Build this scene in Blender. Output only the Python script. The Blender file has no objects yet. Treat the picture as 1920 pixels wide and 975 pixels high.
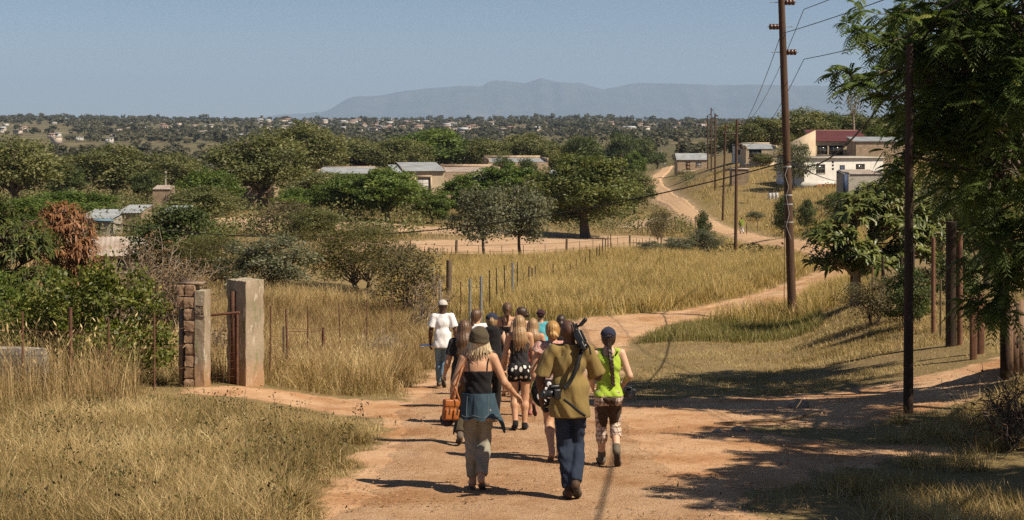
import bpy, math, random
import numpy as np

SC = bpy.context.scene
COL = SC.collection
R = math.radians
F, CX, YH, CZ = 2667.0, 960.0, 230.0, 20.0      # focal length in photo pixels, horizon row, camera height

# ------------------------------------------------------------------ camera, sky, sun, exposure
cd = bpy.data.cameras.new('camera')
cam = bpy.data.objects.new('camera', cd)
COL.objects.link(cam)
cam.location = (0, 0, CZ)
cam.rotation_euler = (R(90), 0, 0)
cd.sensor_width = 36.0
cd.lens = 50.0
cd.shift_y = -257.5 / 1920.0
cd.clip_start = 0.1
cd.clip_end = 120000
SC.camera = cam

SUN_EL, SUN_X, SUN_Y = R(50), 0.883, -0.469
W = bpy.data.worlds.new('World')
SC.world = W
W.use_nodes = True
wn = W.node_tree
sky = wn.nodes.new('ShaderNodeTexSky')
sky.sky_type = 'NISHITA'
sky.sun_disc = False
sky.sun_elevation = SUN_EL
sky.sun_rotation = math.atan2(SUN_X, SUN_Y)
sky.altitude = 2600
sky.air_density = 0.9
sky.dust_density = 0.25
sky.ozone_density = 1.8
bgn = wn.nodes['Background']
bgn.inputs['Strength'].default_value = 0.05
wn.links.new(sky.outputs[0], bgn.inputs['Color'])
sl = bpy.data.lights.new('sun', 'SUN')
sl.energy = 5.0
sl.angle = R(0.5)
sl.color = (1.0, 0.885, 0.70)
so = bpy.data.objects.new('sun', sl)
COL.objects.link(so)
so.location = (60, -20, 80)
_sd = (math.cos(SUN_EL) * SUN_X, math.cos(SUN_EL) * SUN_Y, math.sin(SUN_EL))
from mathutils import Vector, Matrix
so.rotation_euler = Vector(_sd).to_track_quat('Z', 'Y').to_euler()

SC.view_settings.view_transform = 'Standard'
SC.view_settings.look = 'None'
SC.view_settings.exposure = 0.6
SC.view_settings.gamma = 1.0
SC.render.engine = 'CYCLES'
SC.cycles.use_denoising = False
SC.cycles.max_bounces = 5
SC.cycles.diffuse_bounces = 3
SC.cycles.glossy_bounces = 2
SC.cycles.transmission_bounces = 4
SC.cycles.volume_bounces = 0
SC.cycles.transparent_max_bounces = 6
SC.cycles.caustics_reflective = False
SC.cycles.caustics_refractive = False
SC.cycles.sample_clamp_indirect = 4.0

# ------------------------------------------------------------------ helpers: objects
def tag(o, label=None, cat=None, group=None, kind=None):
    if label: o['label'] = label
    if cat: o['category'] = cat
    if group: o['group'] = group
    if kind: o['kind'] = kind
    return o

def thing(name, label, cat, loc=(0, 0, 0), rz=0.0, group=None):
    o = bpy.data.objects.new(name, None)
    COL.objects.link(o)
    o.empty_display_size = 0.3
    o.location = loc
    o.rotation_euler = (0, 0, rz)
    return tag(o, label, cat, group)

def link(name, me, parent=None, loc=None):
    o = bpy.data.objects.new(name, me)
    COL.objects.link(o)
    if parent is not None: o.parent = parent
    if loc is not None: o.location = loc
    return o

def copy_tree(o, parent=None):
    c = o.copy()
    COL.objects.link(c)
    if parent is not None:
        c.parent = parent
    for ch in [x for x in o.children]:
        copy_tree(ch, c)
    return c

class MB:
    """collects verts, quads, triangles (+ a per-vertex value v) and makes one mesh"""
    def __init__(s):
        s.v, s.a, s.q, s.t, s.qm, s.tm, s.n = [], [], [], [], [], [], 0
    def add(s, verts, quads=None, tris=None, val=0.5, mi=0):
        verts = np.asarray(verts, np.float32).reshape(-1, 3)
        s.v.append(verts)
        s.a.append(np.broadcast_to(np.asarray(val, np.float32), (len(verts),)))
        if quads is not None and len(quads):
            s.q.append(np.asarray(quads, np.int32) + s.n)
            s.qm.append(np.full(len(quads), mi, np.int32))
        if tris is not None and len(tris):
            s.t.append(np.asarray(tris, np.int32) + s.n)
            s.tm.append(np.full(len(tris), mi, np.int32))
        s.n += len(verts)
        return s
    def box(s, x0, x1, y0, y1, z0, z1, val=0.5, mi=0):
        v = [(x0, y0, z0), (x1, y0, z0), (x1, y1, z0), (x0, y1, z0), (x0, y0, z1), (x1, y0, z1), (x1, y1, z1), (x0, y1, z1)]
        return s.add(v, [(0, 3, 2, 1), (4, 5, 6, 7), (0, 1, 5, 4), (1, 2, 6, 5), (2, 3, 7, 6), (3, 0, 4, 7)], val=val, mi=mi)
    def tube(s, pts, rad, n=8, val=0.5, mi=0, caps=True):
        pts = np.asarray(pts, float)
        rad = np.broadcast_to(np.asarray(rad, float), (len(pts),))
        T = np.gradient(pts, axis=0)
        T /= np.linalg.norm(T, axis=1)[:, None] + 1e-9
        ref = np.array([0, 0, 1.0]) if abs(T[:, 2]).mean() < 0.9 else np.array([1.0, 0, 0])
        A = np.cross(T, ref); A /= np.linalg.norm(A, axis=1)[:, None] + 1e-9
        B = np.cross(T, A)
        th = np.arange(n) / n * 2 * math.pi
        V = pts[:, None] + rad[:, None, None] * (np.cos(th)[None, :, None] * A[:, None] + np.sin(th)[None, :, None] * B[:, None])
        m = len(pts)
        i = np.arange(m - 1)[:, None] * n
        j = np.arange(n)[None]
        k = (j + 1) % n
        q = np.stack([i + j, i + k, i + n + k, i + n + j], -1).reshape(-1, 4)[:, ::-1]
        s.add(V.reshape(-1, 3), q, val=val, mi=mi)
        if caps:
            for e, p in ((0, pts[0]), (m - 1, pts[-1])):
                ring = V[e]
                tr = [(a, (a + 1) % n, n) for a in range(n)]
                if e: tr = [(b, a, c) for a, b, c in tr]
                s.add(np.vstack([ring, p]), tris=tr, val=val, mi=mi)
        return s
    def mesh(s, name, mats, smooth=False):
        me = bpy.data.meshes.new(name)
        V = np.concatenate(s.v) if s.v else np.zeros((0, 3), np.float32)
        Q = np.concatenate(s.q) if s.q else np.zeros((0, 4), np.int32)
        T = np.concatenate(s.t) if s.t else np.zeros((0, 3), np.int32)
        me.vertices.add(len(V))
        me.vertices.foreach_set('co', V.ravel())
        me.loops.add(len(Q) * 4 + len(T) * 3)
        me.loops.foreach_set('vertex_index', np.concatenate([Q.ravel(), T.ravel()]))
        me.polygons.add(len(Q) + len(T))
        me.polygons.foreach_set('loop_start', np.concatenate([np.arange(len(Q)) * 4, len(Q) * 4 + np.arange(len(T)) * 3]).astype(np.int32))
        if not isinstance(mats, (list, tuple)): mats = [mats]
        for m in mats: me.materials.append(m)
        if len(mats) > 1:
            me.polygons.foreach_set('material_index', np.concatenate((s.qm + s.tm) or [np.zeros(0, np.int32)]))
        at = me.attributes.new('v', 'FLOAT', 'POINT')
        at.data.foreach_set('value', np.concatenate(s.a) if s.a else np.zeros(0, np.float32))
        if smooth:
            me.polygons.foreach_set('use_smooth', np.ones(len(Q) + len(T), bool))
        me.update(calc_edges=True)
        return me
    def obj(s, name, mats, parent=None, loc=None, smooth=False):
        return link(name, s.mesh(name, mats, smooth), parent, loc)

# ------------------------------------------------------------------ helpers: materials
class NT:
    def __init__(s, name):
        s.m = bpy.data.materials.new(name)
        s.m.use_nodes = True
        s.t = s.m.node_tree
        s.b = s.t.nodes['Principled BSDF']
        s.b.inputs['Specular IOR Level'].default_value = 0.25
        s.out = s.t.nodes['Material Output']
    def n(s, typ, **kw):
        nd = s.t.nodes.new('ShaderNode' + typ)
        for k, v in kw.items():
            if k in nd.inputs.keys(): s.set(nd, k, v)
            else: setattr(nd, k, v)
        return nd
    def set(s, nd, k, v):
        if hasattr(v, 'is_output'): s.t.links.new(v, nd.inputs[k])
        else: nd.inputs[k].default_value = v
    def obj(s): return s.n('TexCoord').outputs['Object']
    def geo(s): return s.n('NewGeometry').outputs['Position']
    def attr(s, a='v'): return s.n('Attribute', attribute_name=a).outputs['Fac']
    def noise(s, scale, detail=3.0, vec=None, rough=0.55, stretch=None):
        nd = s.n('TexNoise')
        nd.inputs['Scale'].default_value = scale
        nd.inputs['Detail'].default_value = detail
        nd.inputs['Roughness'].default_value = rough
        v = vec or s.obj()
        if stretch:
            mp = s.n('Mapping'); mp.inputs['Scale'].default_value = stretch
            s.t.links.new(v, mp.inputs['Vector']); v = mp.outputs[0]
        s.t.links.new(v, nd.inputs['Vector'])
        return nd.outputs['Fac']
    def ramp(s, fac, stops, interp='LINEAR'):
        nd = s.n('ValToRGB')
        cr = nd.color_ramp
        cr.interpolation = interp
        while len(cr.elements) < len(stops): cr.elements.new(0.5)
        for e, (p, c) in zip(cr.elements, stops):
            e.position = p
            e.color = (*c, 1) if not isinstance(c, (int, float)) else (c, c, c, 1)
        s.t.links.new(fac, nd.inputs['Fac'])
        return nd.outputs['Color']
    def mix(s, fac, a, b, mode='MIX'):
        nd = s.n('Mix', data_type='RGBA', blend_type=mode)
        for k, v in ((0, fac), (6, a), (7, b)):
            if hasattr(v, 'is_output'): s.t.links.new(v, nd.inputs[k])
            elif k: nd.inputs[k].default_value = (*v, 1)
            else: nd.inputs[k].default_value = v
        return nd.outputs[2]
    def math(s, op, a, b=0.0, clamp=False):
        nd = s.n('Math', operation=op); nd.use_clamp = clamp
        for k, v in ((0, a), (1, b)):
            if hasattr(v, 'is_output'): s.t.links.new(v, nd.inputs[k])
            else: nd.inputs[k].default_value = v
        return nd.outputs[0]
    def color(s, c): s.set(s.b, 'Base Color', c if hasattr(c, 'is_output') else (*c, 1)); return s
    def rough(s, r, spec=None):
        s.set(s.b, 'Roughness', r)
        if spec is not None: s.b.inputs['Specular IOR Level'].default_value = spec
        return s
    def bump(s, h, dist=0.01, strength=1.0):
        nd = s.n('Bump'); nd.inputs['Distance'].default_value = dist; nd.inputs['Strength'].default_value = strength
        s.t.links.new(h, nd.inputs['Height']); s.t.links.new(nd.outputs[0], s.b.inputs['Normal'])
        return s

_mc = {}
def plain(name, c1, c2=None, scale=8.0, rough=0.8, bump=0.0, bscale=None, stretch=None, metal=0.0, spec=0.25):
    """a surface whose colour wanders between c1 and c2"""
    if name in _mc: return _mc[name]
    m = NT(name)
    c2 = c2 or tuple(x * 0.72 for x in c1)
    nz = m.noise(scale, 5.0, stretch=stretch)
    m.color(m.ramp(nz, [(0.3, c2), (0.68, c1)])).rough(rough, spec)
    m.b.inputs['Metallic'].default_value = metal
    if bump: m.bump(m.noise(bscale or scale * 3, 4.0, stretch=stretch), bump)
    _mc[name] = m.m
    return m.m

def leafmat(name, stops, rough=0.5, trans=0.35, spec=0.3):
    if name in _mc: return _mc[name]
    m = NT(name)
    c = m.ramp(m.attr(), stops)
    m.color(c).rough(rough, spec)
    tr = m.n('BsdfTranslucent')
    tc = m.mix(1.0, c, (0.9, 1.0, 0.45), 'MULTIPLY')
    m.t.links.new(tc, tr.inputs['Color'])
    mx = m.n('MixShader'); mx.inputs[0].default_value = trans
    m.t.links.new(m.b.outputs[0], mx.inputs[1]); m.t.links.new(tr.outputs[0], mx.inputs[2])
    m.t.links.new(mx.outputs[0], m.out.inputs['Surface'])
    _mc[name] = m.m
    return m.m

def brickmat(name, c1, c2, mortar, bw=0.42, bh=0.2, msize=0.014, tint=None):
    if name in _mc: return _mc[name]
    m = NT(name)
    sp = m.n('SeparateXYZ'); m.t.links.new(m.obj(), sp.inputs[0])
    cb = m.n('CombineXYZ')
    m.t.links.new(m.math('ADD', sp.outputs[0], sp.outputs[1]), cb.inputs[0]); m.t.links.new(sp.outputs[2], cb.inputs[1])
    bt = m.n('TexBrick')
    m.t.links.new(cb.outputs[0], bt.inputs['Vector'])
    bt.inputs['Color1'].default_value = (*c1, 1); bt.inputs['Color2'].default_value = (*c2, 1); bt.inputs['Mortar'].default_value = (*mortar, 1)
    bt.inputs['Scale'].default_value = 1.0; bt.inputs['Brick Width'].default_value = bw; bt.inputs['Row Height'].default_value = bh
    bt.inputs['Mortar Size'].default_value = msize
    nz = m.ramp(m.noise(1.3, 6.0), [(0.3, 0.62), (0.7, 1.05)])
    m.color(m.mix(1.0, bt.outputs['Color'], nz, 'MULTIPLY')).rough(0.9, 0.15)
    m.bump(bt.outputs['Fac'], -0.012)
    _mc[name] = m.m
    return m.m
# ------------------------------------------------------------------ the lie of the land
def c_(px, py, d): return ((px - CX) / F * d, d, -(py - YH) / F * d)
_ct = []
for d in (5, 9, 12.8, 14.2, 17, 20, 24, 28, 33, 38):                       # the slope the group walks down
    z = -2.2 - 0.107 * d + (0.0 if d < 30 else 0.0032 * (d - 30) ** 1.5)
    for X in (-3.2, -1.0, 1.2, 3.4): _ct.append((X, d, z + (0.02 if abs(X) > 2 else 0)))
for X in (-28, -8, 8, 28):
    _ct.append((X, -14, -1.0 + 0.02 * X)); _ct.append((X, 3, -2.5 + 0.025 * X))
_ct += [c_(*p) for p in [
    (30, 900, 15.4), (10, 735, 23.5), (365, 722, 25.2), (470, 720, 25.6), (230, 740, 24.2), (610, 735, 26.5),
    (1610, 900, 15.6), (1890, 880, 16.2), (1703, 775, 21.5), (1885, 716, 23.5), (1830, 674, 26.5), (1783, 652, 29.5), (1640, 650, 32), (1900, 660, 27),
    (1500, 660, 36.5), (1300, 650, 38), (1605, 572, 41), (1650, 580, 39), (1740, 600, 36), (1900, 600, 38),
    (1480, 612, 47.5), (1290, 598, 48), (1130, 608, 45), (1000, 640, 40), (1400, 570, 52), (1500, 542, 58), (1590, 508, 70),
    (840, 560, 57), (950, 580, 50), (1100, 560, 58), (1250, 545, 62), (1380, 483, 115), (1390, 439, 146), (1340, 425, 160),
    (855, 487, 99), (1062, 480, 104), (1180, 466, 112), (1095, 447, 138), (1290, 470, 118), (960, 520, 78), (1200, 510, 84),
    (1354, 412, 166), (1341, 356, 201), (1333, 320, 251), (1328, 316, 290), (1580, 346, 200), (1480, 350, 200), (1440, 400, 175), (1550, 400, 160), (1620, 366, 165),
    (1550, 298, 245), (1430, 305, 245), (1700, 285, 300), (1800, 300, 250), (1500, 262, 420), (1800, 250, 420), (1450, 460, 112), (1530, 465, 100), (1650, 480, 80), (1850, 500, 65),
    (1290, 400, 180), (1250, 375, 225), (1225, 355, 280), (1222, 340, 340), (1240, 325, 430), (1250, 313, 540), (1272, 306, 458), (1160, 330, 380),
    (600, 660, 38), (680, 562, 52), (510, 548, 50), (690, 540, 56), (300, 620, 45), (100, 640, 42), (300, 522, 70), (50, 540, 68), (560, 490, 85),
    (620, 440, 120), (720, 420, 140), (480, 394, 170), (240, 380, 205), (100, 402, 150), (20, 420, 140), (330, 440, 120), (800, 420, 150), (900, 410, 160),
    (790, 386, 185), (980, 365, 230), (640, 372, 215), (560, 345, 270), (300, 330, 400), (60, 340, 350), (1080, 335, 320), (860, 322, 420),
    (60, 300, 700), (300, 298, 800), (560, 292, 780), (800, 288, 760), (1000, 286, 740), (1150, 285, 760), (1280, 285, 640), (1400, 275, 640),
    (0, 258, 1300), (250, 262, 1300), (600, 261, 1450), (850, 262, 1350), (1100, 256, 1350), (1280, 258, 1200), (1500, 250, 1000), (1900, 245, 1000),
    (-200, 226, 2600), (0, 224, 2600), (150, 223, 2700), (300, 225, 2800), (500, 226, 3100), (700, 226, 3200), (960, 224, 3100), (1050, 222, 3000), (1200, 226, 2900), (1350, 231, 2500), (1700, 230, 2300), (2200, 228, 2300),
    (-300, 238, 6000), (300, 238, 6000), (960, 238, 6000), (1600, 238, 6000), (2300, 238, 6000),
    (-300, 236, 14000), (960, 236, 14000), (2300, 236, 14000), (-300, 235, 36000), (960, 235, 36000), (2300, 235, 36000),
    (-500, 430, 150), (-600, 560, 60), (-900, 640, 38), (2400, 430, 90), (2600, 620, 32), (2800, 560, 20), (-400, 320, 500), (2300, 280, 400)]]
_ct = np.array(_ct)
def _ab(X, Y): return np.stack([np.asarray(X) / (np.asarray(Y) + 25.0) * 4.0, np.log(np.asarray(Y) + 25.0)], -1)
_cab = _ab(_ct[:, 0], _ct[:, 1])
_csc = _ct[:, 1] + 25.0
def _phi(r2): return 0.5 * r2 * np.log(r2 + 1e-12)
def _fit():
    n = len(_cab)
    K = _phi(((_cab[:, None] - _cab[None]) ** 2).sum(-1)) + np.eye(n) * 0.004
    P = np.hstack([np.ones((n, 1)), _cab])
    A = np.zeros((n + 3, n + 3)); A[:n, :n] = K; A[:n, n:] = P; A[n:, :n] = P.T
    return np.linalg.solve(A, np.concatenate([_ct[:, 2] / _csc, np.zeros(3)]))
_wt = _fit()
def ground(X, Y):
    X = np.asarray(X, float); Y = np.asarray(Y, float)
    sh = X.shape
    ab = _ab(X.ravel(), Y.ravel())
    out = np.empty(len(ab))
    for i in range(0, len(ab), 40000):
        q = ab[i:i + 40000]
        out[i:i + 40000] = _phi(((q[:, None] - _cab[None]) ** 2).sum(-1)) @ _wt[:len(_cab)] + _wt[-3] + q @ _wt[-2:]
    return out.reshape(sh) * (Y + 25.0) + CZ
def gz(X, Y): return float(ground(np.array([X]), np.array([Y]))[0])
def hit(px, py):
    d = np.exp(np.linspace(math.log(4), math.log(9000), 4000))
    g = ground((px - CX) / F * d, d) - (CZ - (py - YH) / F * d)
    k = np.argmax(g > 0)
    return float(d[k])
def onray(px, py):
    d = hit(px, py); X = (px - CX) / F * d
    return np.array([X, d, gz(X, d)])
def spot(px, d):
    X = (px - CX) / F * d
    return np.array([X, d, gz(X, d)])
def hgt(px_tall, d): return px_tall / F * d

# value noise used for scattering and for uneven edges
_rs = np.random.RandomState(5)
_lat = _rs.rand(256, 256)
def vnoise(x, y):
    x = np.asarray(x, float); y = np.asarray(y, float)
    i = np.floor(x).astype(int); j = np.floor(y).astype(int)
    u = x - i; v = y - j
    u = u * u * (3 - 2 * u); v = v * v * (3 - 2 * v)
    g = lambda a, b: _lat[a & 255, b & 255]
    return (g(i, j) * (1 - u) + g(i + 1, j) * u) * (1 - v) + (g(i, j + 1) * (1 - u) + g(i + 1, j + 1) * u) * v
def fnoise(x, y): return 0.5 * vnoise(x, y) + 0.3 * vnoise(x * 2.1 + 7, y * 2.1) + 0.2 * vnoise(x * 4.3, y * 4.3 + 9)

# polylines (x, y, half width) of bare earth
def pl(pts):
    out = []
    for p in pts:
        if len(p) == 3: q = onray(p[0], p[1]); out.append((q[0], q[1], p[2]))
        else: out.append((p[0], p[1], p[2]))
    return np.array(out, float)
ROAD = [(0.6, -16, 2.4, 0), (0.5, 2, 2.1, 0), (0.25, 9, 1.9, 0), (0.12, 14, 1.75, 0), (0.08, 18, 1.7, 0), (0.0, 22, 1.8, 0), (0.05, 25, 1.8, 0), (0.15, 31, 1.9, 0), (0.6, 37, 1.9, 0), (1.9, 42.5, 1.7, 0),
        (1180, 602, 1.35), (1290, 591, 1.15), (1400, 571, 1.15), (1490, 545, 1.2), (1560, 520, 1.25), (1592, 497, 1.3), (1572, 480, 1.3), (1520, 464, 1.3), (1450, 454, 1.2), (1392, 441, 1.2), (1340, 427, 1.25), (1290, 401, 1.35),
        (1252, 375, 1.6), (1228, 355, 1.9), (1224, 340, 2.0), (1240, 326, 2.0), (1251, 314, 2.0)]
ROAD = pl(ROAD)
BARE = [ROAD + np.array([0, 0, 0.12]),
        pl([(440, 733, 0.8), (540, 745, 1.0), (680, 762, 1.2), (800, 770, 1.3)]),                     # to the gate
        pl([(1180, 775, 2.0), (1400, 772, 2.3), (1600, 755, 1.9), (1750, 722, 1.2), (1850, 690, 0.7), (1930, 668, 0.7)]),
        pl([(1320, 850, 1.0), (1500, 840, 0.8), (1700, 845, 0.5)]),
        pl([(740, 472, 4), (850, 472, 8), (980, 464, 9), (1100, 456, 9), (1185, 447, 5)]),              # sandy yard
        pl([(450, 412, 5), (560, 428, 5), (660, 424, 6), (760, 428, 6), (880, 434, 6), (1000, 440, 6)]),
        pl([(1205, 425, 2.5), (1235, 410, 2.5)]),
        pl([(1130, 800, 1.6), (1280, 830, 1.8), (1420, 850, 1.4)]),
        pl([(1080, 850, 1.6), (1200, 862, 1.8), (1300, 885, 1.3)]),
        pl([(430, 385, 5), (520, 388, 5)])]
def seg_dist(X, Y, P):
    best = np.full(X.shape, 1e9)
    for a, b in zip(P[:-1], P[1:]):
        ab = b[:2] - a[:2]
        t = np.clip(((X - a[0]) * ab[0] + (Y - a[1]) * ab[1]) / (ab @ ab + 1e-9), 0, 1)
        dd = np.hypot(X - a[0] - t * ab[0], Y - a[1] - t * ab[1]) - (a[2] + t * (b[2] - a[2]))
        best = np.minimum(best, dd)
    return best
def bare(X, Y):
    """1 on bare earth, 0 in the grass"""
    X = np.asarray(X, float); Y = np.asarray(Y, float)
    m = np.zeros(X.shape)
    w = 0.25 + 0.012 * np.clip(Y, 0, 400)
    wob = (fnoise(X * 0.8 + 50, Y * 0.8 + 50) - 0.5)
    for P in BARE:
        lo, hi = P[:, :2].min(0) - 25, P[:, :2].max(0) + 25
        s = (X > lo[0]) & (X < hi[0]) & (Y > lo[1]) & (Y < hi[1])
        if s.any():
            dd = seg_dist(X[s], Y[s], P) + wob[s] * np.minimum(1.1, 0.3 * P[:, 2].mean() + 0.35)
            m[s] = np.maximum(m[s], np.clip(0.5 - dd / w[s] / 2, 0, 1))
    return m

# ground sheet
def smooth_s():
    t = np.linspace(-1, 1, 620)
    return np.sign(t) * (0.45 * np.abs(t) + 1.25 * np.abs(t) ** 3.2)
_s = smooth_s()
_y = np.concatenate([np.exp(np.linspace(math.log(7), math.log(33), 60))[:-1], np.exp(np.linspace(math.log(33), math.log(160), 420))[:-1], np.exp(np.linspace(math.log(160), math.log(36000), 330))])
SX, SYg = np.meshgrid(_s, _y)
GX, GY = SX * SYg, SYg - 25.0
GZ = ground(GX, GY)
GB = bare(GX, GY)
near = np.clip(1 - GY / 300, 0, 1)
GZ = GZ + (fnoise(GX * 0.9, GY * 0.9) - 0.5) * 0.07 * near * (1 - GB) + (fnoise(GX * 1.3 + 9, GY * 0.6) - 0.5) * 0.05 * near * GB
def grid_quads(nr, nc):
    i = np.arange(nr - 1)[:, None] * nc; j = np.arange(nc - 1)[None]
    return np.stack([i + j, i + j + 1, i + nc + j + 1, i + nc + j], -1).reshape(-1, 4)
def ground_material():
    m = NT('ground')
    p = m.geo()
    big = m.noise(0.12, 5, p); mid = m.noise(1.1, 6, p, 0.65); fine = m.noise(14.0, 5, p, 0.7); vfar = m.noise(0.012, 6, p, 0.6)
    straw = m.ramp(fine, [(0.25, (0.10, 0.068, 0.030)), (0.5, (0.235, 0.165, 0.075)), (0.8, (0.36, 0.26, 0.125))])
    green = m.ramp(fine, [(0.25, (0.060, 0.058, 0.020)), (0.55, (0.150, 0.130, 0.048)), (0.8, (0.25, 0.20, 0.085))])
    c = m.mix(m.ramp(m.math('ADD', m.math('MULTIPLY', big, 0.6), m.math('MULTIPLY', mid, 0.5)), [(0.45, 0.0), (0.72, 0.6)]), straw, green)
    c = m.mix(m.ramp(vfar, [(0.42, 0.0), (0.6, 0.75)]), c, (0.22, 0.155, 0.085))
    sp0 = m.n('SeparateXYZ'); m.t.links.new(p, sp0.inputs[0])
    c = m.mix(m.math('MULTIPLY', m.math('SUBTRACT', sp0.outputs[1], 260.0), 1 / 400.0, True), c, m.ramp(m.noise(0.03, 6, p, 0.65), [(0.38, (0.085, 0.080, 0.042)), (0.55, (0.135, 0.112, 0.060)), (0.68, (0.25, 0.185, 0.11))]))
    dirt = m.ramp(m.math('ADD', m.math('MULTIPLY', mid, 0.55), m.math('MULTIPLY', fine, 0.45)), [(0.25, (0.23, 0.115, 0.052)), (0.48, (0.41, 0.215, 0.105)), (0.72, (0.52, 0.30, 0.16))])
    dirt = m.mix(m.ramp(m.noise(0.55, 7, p, 0.7), [(0.40, 0.0), (0.60, 0.75)]), dirt, (0.56, 0.375, 0.235))
    dirt = m.mix(m.ramp(m.noise(0.8, 8, p, 0.72, (1, 0.45, 1)), [(0.52, 0.0), (0.66, 0.55)]), dirt, (0.30, 0.145, 0.068))
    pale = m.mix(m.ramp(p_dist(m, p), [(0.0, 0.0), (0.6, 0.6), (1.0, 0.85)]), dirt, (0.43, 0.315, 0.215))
    br = m.math('ADD', m.attr('bare'), m.math('MULTIPLY', m.math('SUBTRACT', m.noise(2.6, 8, p, 0.75), 0.5), 1.3))
    f = m.ramp(br, [(0.38, 0.0), (0.58, 1.0)])
    dark_streak = m.noise(0.9, 8, p, 0.75, (0.5, 1.4, 1))  # darker streaks across the more distant bare earth
    pale = m.mix(m.math('MULTIPLY', p_dist(m, p), m.ramp(dark_streak, [(0.5, 0.0), (0.62, 0.85)])), pale, (0.17, 0.115, 0.07))
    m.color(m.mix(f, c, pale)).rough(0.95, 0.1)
    m.bump(m.math('ADD', m.noise(5.0, 8, p, 0.7), m.math('MULTIPLY', m.noise(38.0, 4, p), 0.25)), 0.05, 0.9)
    return m.m
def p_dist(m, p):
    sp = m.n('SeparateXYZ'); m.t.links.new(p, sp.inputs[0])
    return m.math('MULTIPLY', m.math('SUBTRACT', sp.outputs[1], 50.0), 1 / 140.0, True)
mb = MB()
mb.add(np.stack([GX, GY, GZ], -1), grid_quads(*GX.shape))
me = mb.mesh('ground', ground_material(), True)
at = me.attributes.new('bare', 'FLOAT', 'POINT'); at.data.foreach_set('value', GB.ravel().astype(np.float32))
tag(link('ground', me), kind='structure')

# the dirt road, a sheet of its own just above the ground
def road_mesh():
    P = ROAD
    t = np.concatenate([[0], np.cumsum(np.hypot(*np.diff(P[:, :2], axis=0).T))])
    q = np.concatenate([np.arange(0, 70, 0.25), np.arange(70, t[-1], 1.2)])
    def ev(col):
        return np.interp(q, t, P[:, col])
    c = np.stack([ev(0), ev(1)], -1); w = ev(2)
    for _ in range(12):
        c[1:-1] = 0.25 * c[:-2] + 0.5 * c[1:-1] + 0.25 * c[2:]
    T = np.gradient(c, axis=0); T /= np.linalg.norm(T, axis=1)[:, None]
    Nn = np.stack([T[:, 1], -T[:, 0]], -1)
    nc = 25
    u = np.linspace(-1, 1, nc)
    jl = 1 + 0.35 * (fnoise(q * 0.9, q * 0 + 3) - 0.5) + 0.22 * (fnoise(q * 4.1, q * 0 + 3) - 0.5)
    jr = 1 + 0.35 * (fnoise(q * 0.9, q * 0 + 33) - 0.5) + 0.22 * (fnoise(q * 4.1, q * 0 + 63) - 0.5)
    off = np.where(u[None] < 0, u[None] * (w * jl)[:, None], u[None] * (w * jr)[:, None])
    X = c[:, None, 0] + Nn[:, None, 0] * off; Y = c[:, None, 1] + Nn[:, None, 1] * off
    Z = ground(X, Y) + (fnoise(X * 1.3 + 9, Y * 0.6) - 0.5) * 0.05 * np.clip(1 - Y / 300, 0, 1)
    lift = 0.022 + 0.0006 * np.clip(Y - 40, 0, 400)
    Z += lift * (1 - np.abs(u[None]) ** 8 * 1.6)
    Z -= 0.035 * (np.exp(-((off + 0.75) / 0.22) ** 2) + np.exp(-((off - 0.75) / 0.22) ** 2)) * np.clip((Y - 38) / 10, 0.6, 1)
    m = NT('road_dirt'); p = m.geo()
    mid = m.noise(1.1, 6, p, 0.65); fine = m.noise(14.0, 5, p, 0.7); tex = m.noise(70, 3, p, 0.6)
    dirt = m.ramp(m.math('ADD', m.math('MULTIPLY', mid, 0.55), m.math('MULTIPLY', fine, 0.45)), [(0.25, (0.26, 0.13, 0.06)), (0.48, (0.42, 0.22, 0.105)), (0.72, (0.53, 0.31, 0.165))])
    dirt = m.mix(m.ramp(tex, [(0.60, 0.0), (0.72, 0.5)]), dirt, (0.16, 0.085, 0.045))
    pat = m.noise(0.55, 7, p, 0.7)
    dirt = m.mix(m.ramp(pat, [(0.40, 0.0), (0.60, 0.8)]), dirt, (0.58, 0.39, 0.245))
    dirt = m.mix(m.ramp(m.noise(0.8, 8, p, 0.72, (1, 0.45, 1)), [(0.52, 0.0), (0.66, 0.55)]), dirt, (0.30, 0.145, 0.068))
    dirt = m.mix(m.math('MULTIPLY', m.attr(), m.ramp(m.noise(2.2, 6, p, 0.7, (1, 0.3, 1)), [(0.35, 0.15), (0.65, 0.65)])), dirt, (0.55, 0.35, 0.205))
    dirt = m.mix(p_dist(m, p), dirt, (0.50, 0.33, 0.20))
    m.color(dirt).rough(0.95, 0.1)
    m.bump(m.math('ADD', m.math('ADD', m.noise(6.0, 8, p, 0.75), m.math('MULTIPLY', m.noise(0.9, 4, p), 0.8)), m.math('MULTIPLY', tex, 0.3)), 0.075, 1.0)
    trk = np.exp(-((off + 0.75) / 0.30) ** 2) + np.exp(-((off - 0.75) / 0.30) ** 2)
    b = MB(); b.add(np.stack([X, Y, Z], -1), grid_quads(*X.shape), val=trk.ravel())
    return b.mesh('dirt_road', m.m, True)
tag(link('dirt_road', road_mesh()), kind='structure')

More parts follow.
